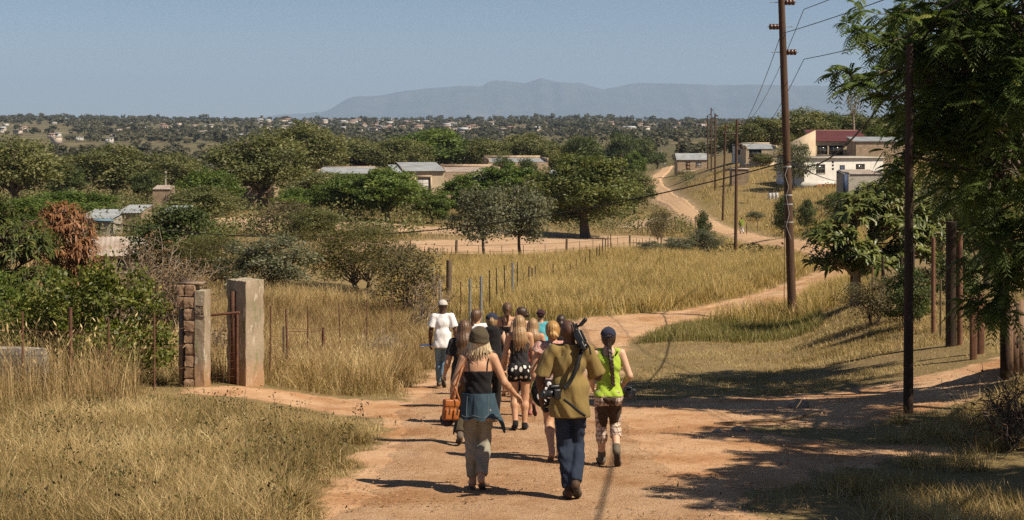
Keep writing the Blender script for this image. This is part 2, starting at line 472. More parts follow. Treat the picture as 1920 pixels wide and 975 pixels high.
# mountains thirty kilometres away
SIL = [(300, 232), (420, 226), (520, 213), (575, 209), (600, 207), (622, 200), (650, 183), (665, 178), (710, 176), (740, 168), (800, 162), (860, 158), (905, 158), (915, 150), (930, 147), (960, 150), (985, 153), (1000, 148),
       (1015, 143), (1030, 146), (1050, 152), (1085, 152), (1105, 158), (1130, 165), (1150, 160), (1195, 151), (1250, 152), (1330, 155), (1450, 157), (1600, 158), (1750, 160), (1900, 166), (2100, 170), (2300, 176), (2600, 200), (2800, 230)]
def mountains():
    D = 29000.0
    px = np.linspace(300, 2800, 620)
    top = np.interp(px, *np.array(SIL, float).T)
    top += (fnoise(px * 0.08, px * 0) - 0.5) * 2.2
    H = (YH - top) / F * D
    v = np.linspace(0, 1, 46)
    prof = np.interp(v, [0, 0.3, 0.5, 0.62, 0.72, 1.0], [0, 0.16, 0.48, 0.86, 1.0, -0.4])
    PX, V = np.meshgrid(px, v)
    Y = D - 5200 + V * 7200 + 1500 * (fnoise(PX * 0.012, V * 0) - 0.5)
    X = (PX - CX) / F * D
    rid = fnoise(PX * 0.045 + 2.5 * V, V * 3)
    env = np.sin(np.clip(V / 0.72, 0, 1) * math.pi) ** 0.8
    Z = H[None] * np.interp(V, v, prof) - H[None] * 0.24 * env * (rid - 0.35)
    Z = np.where(V >= 0.72, H[None] * np.interp(V, v, prof), np.minimum(Z, H[None] * 0.995))
    m = NT('mountain_rock'); p = m.geo()
    m.color(m.ramp(m.noise(0.0012, 6, p, 0.65), [(0.4, (0.040, 0.050, 0.040)), (0.62, (0.085, 0.085, 0.065)), (0.75, (0.15, 0.12, 0.09))])).rough(0.95, 0.1)
    b = MB(); b.add(np.stack([X, Y, Z + CZ - 30], -1), grid_quads(*X.shape))
    tag(b.obj('mountains', m.m, smooth=True), kind='structure')
mountains()

# the air itself
def haze():
    b = MB(); b.box(-42000, 42000, -2500, 38500, min(GZ.min(), CZ - 60) - 1, CZ + 1150)
    m = bpy.data.materials.new('haze_air'); m.use_nodes = True
    nt = m.node_tree; nt.nodes.clear()
    o = nt.nodes.new('ShaderNodeOutputMaterial'); v = nt.nodes.new('ShaderNodeVolumePrincipled')
    v.inputs['Color'].default_value = (0.52, 0.69, 0.95, 1)
    v.inputs['Density'].default_value = 5.6e-5
    v.inputs['Anisotropy'].default_value = 0.0
    nt.links.new(v.outputs[0], o.inputs['Volume'])
    m.cycles.homogeneous_volume = True
    m.cycles.volume_sampling = 'DISTANCE'
    tag(b.obj('haze', m), kind='stuff')
haze()
# ------------------------------------------------------------------ buildings
M_plaster_w = plain('white_plaster', (0.80, 0.78, 0.74), (0.66, 0.62, 0.56), 1.2, 0.85, 0.004)
M_plaster_t = plain('tan_plaster', (0.52, 0.41, 0.29), (0.42, 0.32, 0.22), 0.9, 0.9, 0.004)
M_concrete = plain('grey_concrete', (0.40, 0.37, 0.32), (0.28, 0.25, 0.21), 1.6, 0.9, 0.006)
M_tin = plain('tin_sheet', (0.34, 0.355, 0.365), (0.20, 0.205, 0.21), 0.7, 0.55, 0.0, spec=0.4)
M_tin_rust = plain('rusty_tin', (0.42, 0.37, 0.33), (0.25, 0.17, 0.12), 0.8, 0.6)
M_tin_blue = plain('blue_painted_tin', (0.20, 0.36, 0.50), (0.15, 0.27, 0.38), 0.8, 0.6)
M_redroof = plain('red_roof_sheet', (0.115, 0.034, 0.032), (0.085, 0.026, 0.025), 0.6, 0.6)
M_glass = plain('dark_window_glass', (0.035, 0.04, 0.045), (0.02, 0.022, 0.025), 1.0, 0.15, spec=0.5)
M_frame = plain('window_frame', (0.25, 0.20, 0.15), (0.18, 0.14, 0.10), 3, 0.7)
M_curtain = plain('pale_curtain', (0.55, 0.52, 0.48), (0.30, 0.28, 0.27), 3, 0.9)
M_bluepaint = plain('blue_paint', (0.035, 0.055, 0.11), (0.028, 0.04, 0.08), 2, 0.6)
M_block = brickmat('cement_block', (0.40, 0.30, 0.21), (0.34, 0.25, 0.17), (0.23, 0.17, 0.12))
M_brick_t = brickmat('tan_brick', (0.56, 0.42, 0.30), (0.48, 0.35, 0.24), (0.30, 0.22, 0.15), 0.40, 0.19, 0.02)
M_rubble = plain('red_rubble', (0.36, 0.16, 0.08), (0.22, 0.10, 0.05), 3, 0.95, 0.05)
M_doorwood = plain('door_paint', (0.22, 0.13, 0.08), None, 2, 0.6)

def wall_holes(b, p0, p1, z0, z1, th, holes):
    """a wall from p0 to p1 (2-D), with rectangular openings (u0, u1, z0, z1); thickness th to the inside (left of p0->p1)"""
    p0, p1 = np.array(p0, float), np.array(p1, float)
    L = np.hypot(*(p1 - p0)); t = (p1 - p0) / L; n = np.array([-t[1], t[0]]) * th
    us = sorted({0.0, L} | {h[0] for h in holes} | {h[1] for h in holes})
    zs = sorted({z0, z1} | {h[2] for h in holes} | {h[3] for h in holes})
    P = lambda u, z, k: (*(p0 + t * u + n * k), z)
    for u0, u1 in zip(us[:-1], us[1:]):
        for a, c in zip(zs[:-1], zs[1:]):
            um, zm = (u0 + u1) / 2, (a + c) / 2
            if any(h[0] < um < h[1] and h[2] < zm < h[3] for h in holes): continue
            b.add([P(u0, a, 0), P(u1, a, 0), P(u1, c, 0), P(u0, c, 0)], [(0, 1, 2, 3)])
            b.add([P(u0, a, 1), P(u1, a, 1), P(u1, c, 1), P(u0, c, 1)], [(3, 2, 1, 0)])
    for h in holes + [(0, L, z0, z1)]:
        u0, u1, a, c = h
        b.add([P(u0, a, 0), P(u1, a, 0), P(u1, a, 1), P(u0, a, 1), P(u0, c, 0), P(u1, c, 0), P(u1, c, 1), P(u0, c, 1)],
              [(0, 3, 2, 1), (4, 5, 6, 7), (0, 4, 7, 3), (1, 2, 6, 5)])
    return p0, t, n / th
def window(parent, fr, hole, th, glass=M_glass, frame=M_frame, bars=(2, 1), sill=True):
    p0, t, n = fr; u0, u1, a, c = hole
    rz = math.atan2(t[1], t[0])
    b = MB(); w, h, f = u1 - u0, c - a, 0.05
    y0, y1 = th * 0.35, th * 0.35 + 0.06
    b.box(0, f, y0, y1, 0, h); b.box(w - f, w, y0, y1, 0, h); b.box(f, w - f, y0, y1, 0, f); b.box(f, w - f, y0, y1, h - f, h)
    for i in range(1, bars[0]): x = w * i / bars[0]; b.box(x - 0.02, x + 0.02, y0 + 0.005, y1 - 0.005, f, h - f)
    for i in range(1, bars[1]): z = h * i / bars[1]; b.box(f, w - f, y0 + 0.008, y1 - 0.008, z - 0.02, z + 0.02)
    o = b.obj('window', frame, parent, (*(p0 + t * u0), a)); o.rotation_euler[2] = rz
    g = MB(); g.box(f, w - f, y0 + 0.025, y0 + 0.035, f, h - f); g.obj('pane', glass, o)
    if sill:
        s = MB(); s.box(-0.08, w + 0.08, -0.06, y0 - 0.002, -0.07, -0.003); s.obj('sill', M_concrete, o)
    return o
def door(parent, fr, hole, th, m, z_handle=True):
    p0, t, n = fr; u0, u1, a, c = hole
    b = MB(); w, h = u1 - u0, c - a
    b.box(0.03, w - 0.03, th * 0.4, th * 0.4 + 0.05, 0.02, h - 0.03)
    b.box(0.12, w - 0.12, th * 0.4 - 0.015, th * 0.4 - 0.002, 0.2, h * 0.45); b.box(0.12, w - 0.12, th * 0.4 - 0.015, th * 0.4 - 0.002, h * 0.52, h - 0.2)
    o = b.obj('door', m, parent, (*(p0 + t * u0), a)); o.rotation_euler[2] = math.atan2(t[1], t[0])
    k = MB(); k.box(w - 0.16, w - 0.09, th * 0.4 - 0.06, th * 0.4 - 0.017, h * 0.47, h * 0.51); k.obj('handle', M_tin, o)
def corrugated(b, corners, pitch=0.25, amp=0.022, th=0.01, val=0.5):
    """sheet between eave line a-b and ridge line d-c with waves running eave to ridge"""
    a, bb, c, d = [np.array(p, float) for p in corners]
    n = max(4, int(np.linalg.norm(bb - a) / pitch) * 4)
    n = min(n, 360)
    u = np.linspace(0, 1, n)
    up = np.cross(bb - a, d - a); up /= np.linalg.norm(up)
    if up[2] < 0: up = -up
    w = amp * np.sin(u * n / 4 * 2 * math.pi)[:, None] * up
    lo = a + (bb - a) * u[:, None] + w; hi = d + (c - d) * u[:, None] + w
    V = np.stack([lo, hi], 0)
    q = grid_quads(2, n)
    b.add(V.reshape(-1, 3), q, val=val)
    b.add((V - up * th).reshape(-1, 3), q[:, ::-1], val=val)
    for e, s in ((0, 1), (n - 1, -1)):
        b.add([V[0, e], V[1, e], V[1, e] - up * th, V[0, e] - up * th], [(0, 1, 2, 3)][::s])
    for r in (0, 1):
        b.add(np.concatenate([V[r], V[r] - up * th]), grid_quads(2, n))

def house(name, label, px, d, w, dep, h, wall_m, roof_m, openings=(), rz=0.0, roof='shed', rise=0.5, parapet=0.0, over=0.25, side_open=(), cat='house', group=None, base=None, dz=0.0, wall_name='wall'):
    """front wall faces the camera (local -y); openings (kind, u0, u1, z0, z1) on it, side_open on the right wall"""
    p = spot(px, d); p[2] += dz
    t = thing(name, label, cat, p, rz, group)
    b = MB(); th = 0.22; hw = w / 2
    fronth = [o[1:5] for o in openings]; sideh = [o[1:5] for o in side_open]
    zb = -1.2
    fr = wall_holes(b, (-hw, 0), (hw, 0), 0, h, th, fronth)
    sr = wall_holes(b, (hw, 0.001), (hw, dep), 0, h, th, sideh)
    wall_holes(b, (hw - 0.001, dep), (-hw + 0.001, dep), 0, h, th, [])
    wall_holes(b, (-hw, dep - 0.001), (-hw, 0.001), 0, h, th, [])
    b.box(-hw - 0.05, hw + 0.05, -0.05, dep + 0.05, zb, -0.003)
    if roof == 'shed':                       # falls towards the camera
        zt = h + rise
        for sx in (-1, 1):
            x0, x1 = sorted((sx * hw, sx * (hw - th)))
            b.add([(x0, 0, h), (x1, 0, h), (x1, dep, h), (x0, dep, h), (x0, dep, zt), (x1, dep, zt)], [(0, 1, 5, 4), (2, 3, 4, 5)], [(0, 4, 3), (1, 2, 5)])
        b.box(-hw + th, hw - th, dep - th, dep, h + 0.002, zt)
    elif roof == 'gable':                    # ridge along x
        zt = h + rise
        for sx in (-1, 1):
            x0, x1 = sorted((sx * hw, sx * (hw - th)))
            b.add([(x0, 0, h), (x1, 0, h), (x1, dep, h), (x0, dep, h), (x0, dep / 2, zt), (x1, dep / 2, zt)], [(0, 1, 5, 4), (2, 3, 4, 5)], [(0, 4, 3), (1, 2, 5)])
    if parapet:
        b.box(-hw, -hw + th, 0, dep, h + 0.002, h + parapet + rise * 0.5); b.box(hw - th, hw, 0, dep, h + 0.002, h + parapet + rise * 0.5); b.box(-hw + th, hw - th, dep - th, dep, h + rise + 0.002, h + parapet + rise)
    b.obj(wall_name, wall_m, t)
    rb = MB(); o = over
    if roof == 'shed':
        ins = th + 0.02 if parapet else -o * 0.4
        corrugated(rb, [(-hw + ins, -o, h + 0.06 - o * rise / dep), (hw - ins, -o, h + 0.06 - o * rise / dep), (hw - ins, dep + (0 if parapet else o), h + rise + 0.08), (-hw + ins, dep + (0 if parapet else o), h + rise + 0.08)])
    elif roof == 'gable':
        e = h - o * rise / (dep / 2) + 0.05
        corrugated(rb, [(-hw - o, -o, e), (hw + o, -o, e), (hw + o, dep / 2, h + rise + 0.06), (-hw - o, dep / 2, h + rise + 0.06)])
        corrugated(rb, [(-hw - o, dep + o, e), (hw + o, dep + o, e), (hw + o, dep / 2, h + rise + 0.06), (-hw - o, dep / 2, h + rise + 0.06)])
    elif roof == 'flat':
        rb.box(-hw - o, hw + o, -o, dep + o, h + 0.003, h + 0.14)
    if rb.n: rb.obj('roof', roof_m, t)
    for frm, ops in ((fr, openings), (sr, side_open)):
        for op in ops:
            if op[0] == 'w': window(t, frm, op[1:5], th, bars=(3, 2))
            elif op[0] == 'c': window(t, frm, op[1:5], th, glass=M_curtain, bars=(2, 3))
            elif op[0] == 'd': door(t, frm, op[1:5], th, M_doorwood)
            elif op[0] == 'b': door(t, frm, op[1:5], th, M_bluepaint)
    return t

def wpx(n, d): return n / F * d
# --- houses on the rise to the right
d = 200
t = house('flat_roofed_house', 'low white house with flat roof, two dark windows and a blue door', 1583, d, 12.9, 7.5, 3.2, M_plaster_w, M_concrete,
          [('w', 1.85, 3.35, 1.15, 2.4), ('b', 5.7, 6.55, 0.02, 2.25), ('w', 8.35, 9.85, 1.25, 2.4)], rz=R(20), roof='flat', over=0.3, dz=0.35, cat='house')
for k, z in enumerate((1.75, 2.25, 2.7)):          # the three dark air bricks
    b = MB()
    th_ = np.arange(14) / 14 * 2 * math.pi
    ring = np.stack([4.25 + 0.17 * np.cos(th_), np.full(14, -0.02), z + 0.17 * np.sin(th_)], -1)
    b.add(np.vstack([ring, ring + [0, 0.021, 0], [[4.25, -0.02, z]]]), [(i, (i + 1) % 14, 14 + (i + 1) % 14, 14 + i) for i in range(14)], [((i + 1) % 14, i, 28) for i in range(14)])
    b.obj('air_vent', M_glass, t, (-6.1, 0, 0))
b = MB()
rng = np.random.RandomState(3)
for i in range(240):
    x = rng.uniform(-4.2, 3.8); s = rng.uniform(0.08, 0.28); y = rng.uniform(-1.6, -0.3)
    z = 0.25 * max(0, 1 - abs(y + 0.7)) - 0.45
    b.box(x, x + s * 1.4, y, y + s, z, z + s * 0.8)
p = spot(1580, 199.4); p[2] += 0.1
tag(b.obj('rubble', M_rubble, None, p), 'bank of red earth rubble along the foot of the white house', 'rubble', kind='stuff')
d = 226
t = house('red_roofed_house', 'tan house with a dark red sheet roof behind the white house', 1580, d, 8.6, 8, 3.7, M_plaster_t, M_redroof,
          [('w', 0.2, 1.9, 1.5, 3.0), ('w', 2.1, 4.4, 1.5, 3.0), ('w', 5.6, 6.4, 1.7, 3.0)], roof='shed', rise=1.7, over=0.3, dz=0.6)
b = MB()                                                     # the blank gable wing on its left
b.add([(-8.4, -0.3, -1), (-4.35, -0.3, -1), (-4.35, -0.3, 5.4), (-8.4, -0.3, 3.5), (-8.4, 0.1, -1), (-4.35, 0.1, -1), (-4.35, 0.1, 5.4), (-8.4, 0.1, 3.5)],
      [(0, 1, 2, 3), (7, 6, 5, 4), (3, 2, 6, 7), (1, 5, 6, 2), (0, 3, 7, 4)])
b.obj('gable_wall', M_plaster_t, t)
t = house('brick_house', 'bare cement brick extension with pale tin roof beside the red roof', 1655, 219, 8.2, 6, 3.6, M_brick_t, M_tin, [], roof='shed', rise=0.6, over=0.2, dz=0.8)
t = house('unfinished_house', 'low tan unfinished house with dark opening behind the utility pole', 1428, 236, 5.2, 6, 2.2, M_plaster_t, M_tin, [('w', 0.5, 2.6, 0.8, 2.2)], roof='shed', rise=0.8, over=0.1, parapet=0.25, dz=0.6)
t = house('outhouse', 'grey cement shed with a blue door in front of the white house', 1624, 163, 4.4, 3, 2.5, M_concrete, M_tin_rust, [], side_open=[], roof='shed', rise=0.35, over=0.15, parapet=0.12, rz=R(14), dz=0.1)
b = MB(); b.box(-0.05, 0.5, -0.05, 0, 0, 2.55); b.obj('door', M_bluepaint, t, (-2.85, -0.05, 0.0))
t = house('roadside_house', 'small pinkish house with tin roof where the dirt road ends', 1298, 345, 7.2, 6, 2.6, M_brick_t, M_tin, [('d', 2.0, 3.1, 0.02, 2.0), ('c', 4.4, 5.8, 0.9, 2.0)], roof='gable', rise=1.4, dz=0.3)
t = house('gate_house', 'small white kiosk with dark hatch beyond the leaning poles', 1392, 262, 2.8, 2.6, 2.4, M_plaster_w, M_tin, [('w', 0.5, 1.6, 0.9, 1.8)], roof='flat', over=0.1, dz=0.4)
t = house('block_column_house', 'narrow brown cement block hut beside the second utility pole', 1388, 205, 2.4, 2.2, 2.3, M_block, M_tin_rust, [], roof='flat', over=0.12)
# --- houses among the mango trees
t = house('grey_roofed_house', 'tan house with grey sheet roof and barred window between mango trees', 797, 178, 4.9, 6, 4.75, M_plaster_t, M_tin,
          [('c', 1.3, 3.1, 2.0, 3.85)], roof='shed', rise=0.85, over=0.35, parapet=0.0, dz=0.0, rz=R(14))
b = MB()
for x in (1.1, 3.12): b.box(x, x + 0.18, -0.12, -0.002, 1.75, 4.0)
b.box(1.1, 3.3, -0.12, -0.002, 4.003, 4.18)
b.obj('window_surround', M_plaster_t, t, (-2.45, 0, 0))
b = MB(); b.box(-3.7, -2.46, 0.8, 6, 0, 4.4); b.obj('side_wing', M_plaster_t, t)
b = MB(); corrugated(b, [(-3.8, 0.4, 4.55), (-2.5, 0.4, 4.55), (-2.5, 6, 5.4), (-3.8, 6, 5.4)]); b.obj('side_roof', M_tin, t)
t = house('brick_row_house', 'long tan brick row with stepped parapet right of the grey-roofed house', 885, 187, 7.4, 7, 4.5, M_brick_t, M_tin_rust, [('w', 4.8, 5.6, 1.4, 2.6)], roof='shed', rise=0.4, over=0.0, parapet=0.45, rz=R(9))
t = house('lean_to_shed', 'low shed with pale tin roof against the long brick row', 888, 182, 2.6, 3, 3.5, M_block, M_tin, [('w', 0.7, 1.5, 1.0, 2.0)], roof='shed', rise=0.5, over=0.2)
t = house('parapet_house', 'tan brick house with high parapet and tin roof behind the dark tree tops', 972, 245, 10.5, 7, 4.6, M_brick_t, M_tin, [('w', 4.4, 5.6, 1.4, 2.6)], roof='shed', rise=0.5, over=0.0, parapet=0.5, dz=0.3, rz=R(9))
t = house('tin_shed', 'small shed with bright tin roof at the right end of the parapet house', 1046, 240, 2.6, 3, 3.6, M_block, M_tin, [], roof='shed', rise=0.6, over=0.2)
t = house('long_low_house', 'long low house with light tin roof showing above the mango trees on its left', 645, 214, 8.6, 7, 3.7, M_brick_t, M_tin, [('w', 1.0, 2.2, 1.0, 2.2)], roof='shed', rise=0.75, over=0.1, parapet=0.2)
t = house('roofless_house', 'roofless sandy brick wall behind the tree trunk', 475, 178, 5.0, 4.5, 2.5, M_brick_t, M_tin, [('d', 3.4, 4.3, 0.02, 1.9)], roof='none')
t = house('block_tower', 'tall narrow cement block wall with slanted top left of the bushes', 303, 150, 1.9, 2.0, 2.9, M_block, M_tin_rust, [], roof='shed', rise=0.3, over=0.1)
t = house('blue_edged_house', 'house with long tin roof and blue edge behind the bronze tree', 178, 118, 2.9, 5, 1.35, M_concrete, M_tin, [('w', 0.8, 1.9, 0.3, 1.0)], roof='shed', rise=0.4, over=0.3)
b = MB(); b.box(-1.6, 1.6, -0.36, -0.325, 1.18, 1.32); b.obj('fascia', M_tin_blue, t)
t = house('tin_roofed_hut', 'low hut with pale tin roof beside the blue-edged house', 241, 121, 1.9, 4, 1.7, M_block, M_tin, [], roof='shed', rise=0.4, over=0.2)
t = house('small_tin_roofed_hut', 'small hut with tin roof half hidden behind the dark shrub', 320, 123, 2.0, 4, 1.6, M_block, M_tin, [], roof='shed', rise=0.4, over=0.2)
t = house('grey_shed', 'old shed with wide weathered grey roof behind the dry twiggy bush', 222, 74, 2.6, 4.0, 1.1, M_block, M_tin_rust, [('w', 1.2, 1.95, 0.2, 0.9)], roof='gable', rise=0.75, over=0.2, rz=R(12))
t = house('whitewashed_house', 'small whitewashed house far off with an orange side wall', 640, 610, 8.5, 6, 3.6, M_plaster_w, M_tin, [('w', 1.0, 2.4, 1.0, 2.2), ('d', 4.0, 5.0, 0.02, 2.1)], roof='flat', over=0.15)

# ------------------------------------------------------------------ utility poles and lines
M_pole = plain('creosoted_pole', (0.115, 0.062, 0.036), (0.060, 0.032, 0.020), 1.5, 0.75, 0.01, 3.0, (9, 9, 0.7))
M_ceram = plain('brown_insulator', (0.085, 0.035, 0.022), None, 3, 0.25, spec=0.5)
M_steel = plain('galvanised_steel', (0.38, 0.40, 0.40), (0.26, 0.27, 0.27), 6, 0.45, metal=0.6)
M_cable = plain('black_cable', (0.03, 0.026, 0.024), None, 3, 0.6)
M_strap = plain('white_strap', (0.45, 0.43, 0.40), None, 3, 0.6)
def utility_pole(px, py, d, h, r, label, top_shift=0.0, ins=((0.33, 1), (1.15, -1), (2.0, 1)), straps=False, group='utility poles along the dirt road'):
    p = spot(px, d)
    t = thing('utility_pole', label, 'utility pole', p, 0, group)
    b = MB()
    zz = np.linspace(-0.5, h, 9)
    b.tube(np.stack([top_shift * np.clip(zz, 0, None) / h, 0 * zz, zz], -1), r * (1.12 - 0.3 * np.clip(zz, 0, h) / h), 12)
    b.obj('shaft', M_pole, t, smooth=False)
    for dz, sd in ins:
        z = h - dz; x = top_shift * z / h; rr = r * 0.85
        b = MB()
        prof = [0.05, 0.10, 0.10, 0.06, 0.10, 0.10, 0.06, 0.10, 0.10, 0.05]
        xs = x + sd * (rr + np.array([0.0, 0.02, 0.08, 0.10, 0.12, 0.20, 0.22, 0.24, 0.31, 0.33]))
        b.tube(np.stack([xs, 0 * xs, 0 * xs + z], -1), np.array(prof), 10)
        io = b.obj('insulator', M_ceram, t)
        b = MB(); b.tube([(x - sd * (rr + 0.28), 0, z), (x + sd * (rr + 0.40), 0, z)], 0.014, 6); b.obj('bolt', M_steel, io)
    if straps:
        b = MB()
        for z, hh in ((5.15, 0.05), (4.2, 0.05), (3.9, 0.04), (3.3, 0.04)):
            x = top_shift * z / h
            b.tube([(x, 0, z), (x, 0, z + hh)], r * 1.06, 12)
        pts = [(0.0, -r * 1.15, 5.2), (-0.14, -r * 1.15, 4.9), (0.0, -r * 1.2, 4.5), (-0.12, -r * 1.2, 4.2), (-0.02, -r * 1.2, 3.6), (-0.16, -r * 1.2, 3.2), (0.02, -r * 1.25, 2.75)]
        b.tube([(top_shift * q[2] / h + q[0] * 0.8, q[1], q[2]) for q in pts], 0.009, 6)
        b.obj('strap', M_strap, t)
    return t, p
POLES = {}
for key, px, d, h, r, lb, sh, st in [
    ('a', 1486, 47.6, 11.0, 0.135, 'tall brown utility pole wrapped with white straps at the roadside', -0.38, True),
    ('b', 1379, 115, 11.0, 0.125, 'brown utility pole beside the walking man in green', 0.12, False),
    ('c', 1355, 166, 11.3, 0.125, 'second brown utility pole beyond the tall strapped one', 0.35, False),
    ('d', 1341, 201, 11.0, 0.125, 'brown utility pole at the left of the kiosk, third in the row', 0.0, False),
    ('e', 1334, 251, 11.2, 0.125, 'distant tall utility pole, tallest of the tight far cluster', -0.05, False),
    ('f', 1327, 290, 11.0, 0.125, 'distant utility pole at the left side of the far cluster', -0.05, False),
    ('g', 1272, 458, 11.0, 0.13, 'far utility pole left of the small pinkish house', 0, False),
    ('h', 1285, 560, 9.0, 0.12, 'thin far utility pole standing behind the small pinkish house', 0, False),
    ('i', 1228, 620, 9.0, 0.13, 'thin far utility pole left of the end of the road', 0, False),
    ('j', 1165, 300, 7.0, 0.11, 'short dark utility pole behind the big shady tree', 0, False)]:
    POLES[key] = utility_pole(px, 0, d, h, r, lb, sh, straps=st)
M_keep, M_pole = M_pole, plain('shade_darkened_pole', (0.055, 0.034, 0.024), (0.030, 0.019, 0.014), 1.5, 0.8, 0.01, 3.0, (9, 9, 0.7))  # darker copy of the pole wood, with the tree shade put into its colour
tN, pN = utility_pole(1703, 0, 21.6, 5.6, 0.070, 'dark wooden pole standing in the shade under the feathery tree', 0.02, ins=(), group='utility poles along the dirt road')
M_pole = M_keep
def attach(key, dz, sd):
    t, p = POLES[key]; h = max(v.co.z for v in t.children[0].data.vertices)
    return p + np.array([sd * 0.38, 0, h - dz])
def cable(name, label, pts, r, sag, cat='power line', group=None, n=26, m=None):
    b = MB()
    for a, c in zip(pts[:-1], pts[1:]):
        a, c = np.array(a, float), np.array(c, float); u = np.linspace(0, 1, n)[:, None]
        q = a + (c - a) * u; q[:, 2] -= (sag * 4 * u * (1 - u))[:, 0]
        b.tube(q, r, 6, caps=False)
    return tag(b.obj(name, m or M_cable), label, cat, group)
BEH = np.array([9.3, -26.0, CZ + 7.5])
for k, (dz, sd, nm) in enumerate(((0.33, 1, 'topmost'), (1.15, -1, 'middle'), (2.0, 1, 'lowest'))):
    pts = [BEH + np.array([0, 0, -0.3 - dz])] + [attach(q, dz, sd) for q in 'abcdef']
    cable('power_line', f'{nm} thin bare wire strung along the row of utility poles', pts, 0.012, 0.9, group='bare wires between utility poles')
pa = POLES['a'][1]
hang = pa + np.array([-0.18, -0.15, 5.35])
far_l = np.array([*spot(150, 62)[:2], CZ - (409 - YH) / F * 62])
cable('service_cable', 'thick black bundled cable sagging left from the strapped pole across the valley', [hang, far_l], 0.024, 1.55, 'cable')
near_r = np.array([(1765 - CX) / F * 21.0, 21.0, CZ + (YH - 18) / F * 21.0]); near_r2 = near_r + (near_r - hang) * 1.1 + np.array([0, 0, 1.2])
cable('service_cable', 'thick black bundled cable rising right from the strapped pole into the feathery tree', [hang, near_r, near_r2], 0.019, 0.95, 'cable')
cable('service_wire', 'thin service wire slanting down from the strapped pole to the grey shed', [hang, np.array([*spot(1600, 163)[:2], gz(*spot(1600, 163)[:2]) + 2.6])], 0.02, 0.5, 'wire')
cable('stay_wire', 'loose thin wire hanging down beside the strapped pole', [hang + [-0.12, -0.06, -0.6], pa + [-0.32, -0.2, 0.15]], 0.012, 0.02, 'wire')
for px, d, h, r, lb in [(545, 200, 5.4, 0.16, 'white concrete vent pole beside the tree at left of the mango trees'), (1152, 270, 5.6, 0.2, 'pale concrete post behind the shady tree, right of its crown'),
                        (1240, 500, 6.0, 0.16, 'pale post beside the person in white on the far road'), (136, 205, 3.6, 0.14, 'short white post among the dark trees at far left'), (310, 200, 4.2, 0.14, 'short white post behind the cement block wall')]:
    t = thing('pipe_post', lb, 'post', spot(px, d), 0, 'pale posts in the valley')
    b = MB(); b.tube([(0, 0, -0.5), (0, 0, h)], r, 8); b.obj('shaft', M_concrete, t)
    b = MB(); b.tube([(0, 0, h + 0.002), (0, 0, h + 0.25)], r * 1.5, 8); b.obj('cap', M_concrete, t)

# ------------------------------------------------------------------ gate pillars, gate, walls
M_pillar = None
def pillar_mat():
    m = NT('peeling_pillar_paint')
    o = m.obj()
    base = m.ramp(m.noise(3.0, 6, o), [(0.3, (0.25, 0.195, 0.135)), (0.7, (0.37, 0.30, 0.22))])
    st = m.noise(9.0, 5, o, 0.7, (1, 1, 0.22))
    c = m.mix(m.ramp(st, [(0.54, 0.0), (0.62, 0.9)]), base, (0.20, 0.20, 0.105))
    c = m.mix(m.ramp(m.noise(11.0, 4, o, 0.6, (1, 1, 0.3)), [(0.56, 0.0), (0.63, 0.8)]), c, (0.50, 0.45, 0.37))
    c = m.mix(m.ramp(m.noise(2.2, 6, o, 0.7, (1, 1, 0.5)), [(0.55, 0.0), (0.68, 0.6)]), c, (0.17, 0.135, 0.10))
    sp = m.n('SeparateXYZ'); m.t.links.new(o, sp.inputs[0])
    c = m.mix(m.ramp(m.math('ADD', sp.outputs[2], m.math('MULTIPLY', m.noise(4.0, 4, o), 0.5)), [(0.25, 0.75), (0.75, 0.0)]), c, (0.42, 0.21, 0.10))
    m.color(c).rough(0.92, 0.15); m.bump(m.noise(20, 6, o, 0.7), 0.012)
    return m.m
M_pillar = pillar_mat()
M_redblock = plain('red_brown_block', (0.36, 0.235, 0.15), (0.26, 0.165, 0.10), 5, 0.95, 0.02, 14)
M_mortar = plain('crumbly_mortar', (0.27, 0.20, 0.14), (0.18, 0.13, 0.09), 9, 0.95, 0.02)
M_rust = plain('rusty_iron', (0.16, 0.075, 0.045), (0.085, 0.04, 0.028), 12, 0.85, 0.004)
def bevel_obj(o, w=0.012, seg=2):
    md = o.modifiers.new('bevel', 'BEVEL'); md.width = w; md.segments = seg; md.limit_method = 'ANGLE'
    return o
def rough_block(b, x0, x1, y0, y1, z0, z1, rng, j=0.012, n=4):
    """a cast slab with a slightly uneven skin"""
    for ax in range(3):
        for s in (0, 1):
            u = np.linspace(0, 1, n)
            A, B = np.meshgrid(u, u)
            P = np.zeros((n, n, 3)); lo = np.array([x0, y0, z0]); hi = np.array([x1, y1, z1])
            o1, o2 = [k for k in range(3) if k != ax]
            P[..., ax] = (hi if s else lo)[ax]; P[..., o1] = lo[o1] + (hi - lo)[o1] * A; P[..., o2] = lo[o2] + (hi - lo)[o2] * B
            P0_ = P.copy()
            h = np.sin(P[..., 0] * 37 + P[..., 1] * 21 + P[..., 2] * 11) + np.sin(P[..., 2] * 17 + P[..., 0] * 9 + P[..., 1] * 43)
            P += h[..., None] * j * 0.35
            g1 = np.maximum(0, np.sin(P0_[..., 0] * 61 + P0_[..., 2] * 29 + P0_[..., 1] * 47) + np.sin(P0_[..., 2] * 71 + P0_[..., 1] * 13)) * j * 0.9 + j * 0.25
            ext = np.stack([np.isclose(P0_[..., k], lo[k]) * 1.0 - np.isclose(P0_[..., k], hi[k]) * 1.0 for k in range(3)], -1)
            P += ext * (g1 * (np.abs(ext).sum(-1) >= 2))[..., None]
            q = grid_quads(n, n)
            flip = (s == 0) ^ (ax == 1)
            b.add(P.reshape(-1, 3), q[:, ::-1] if flip else q)
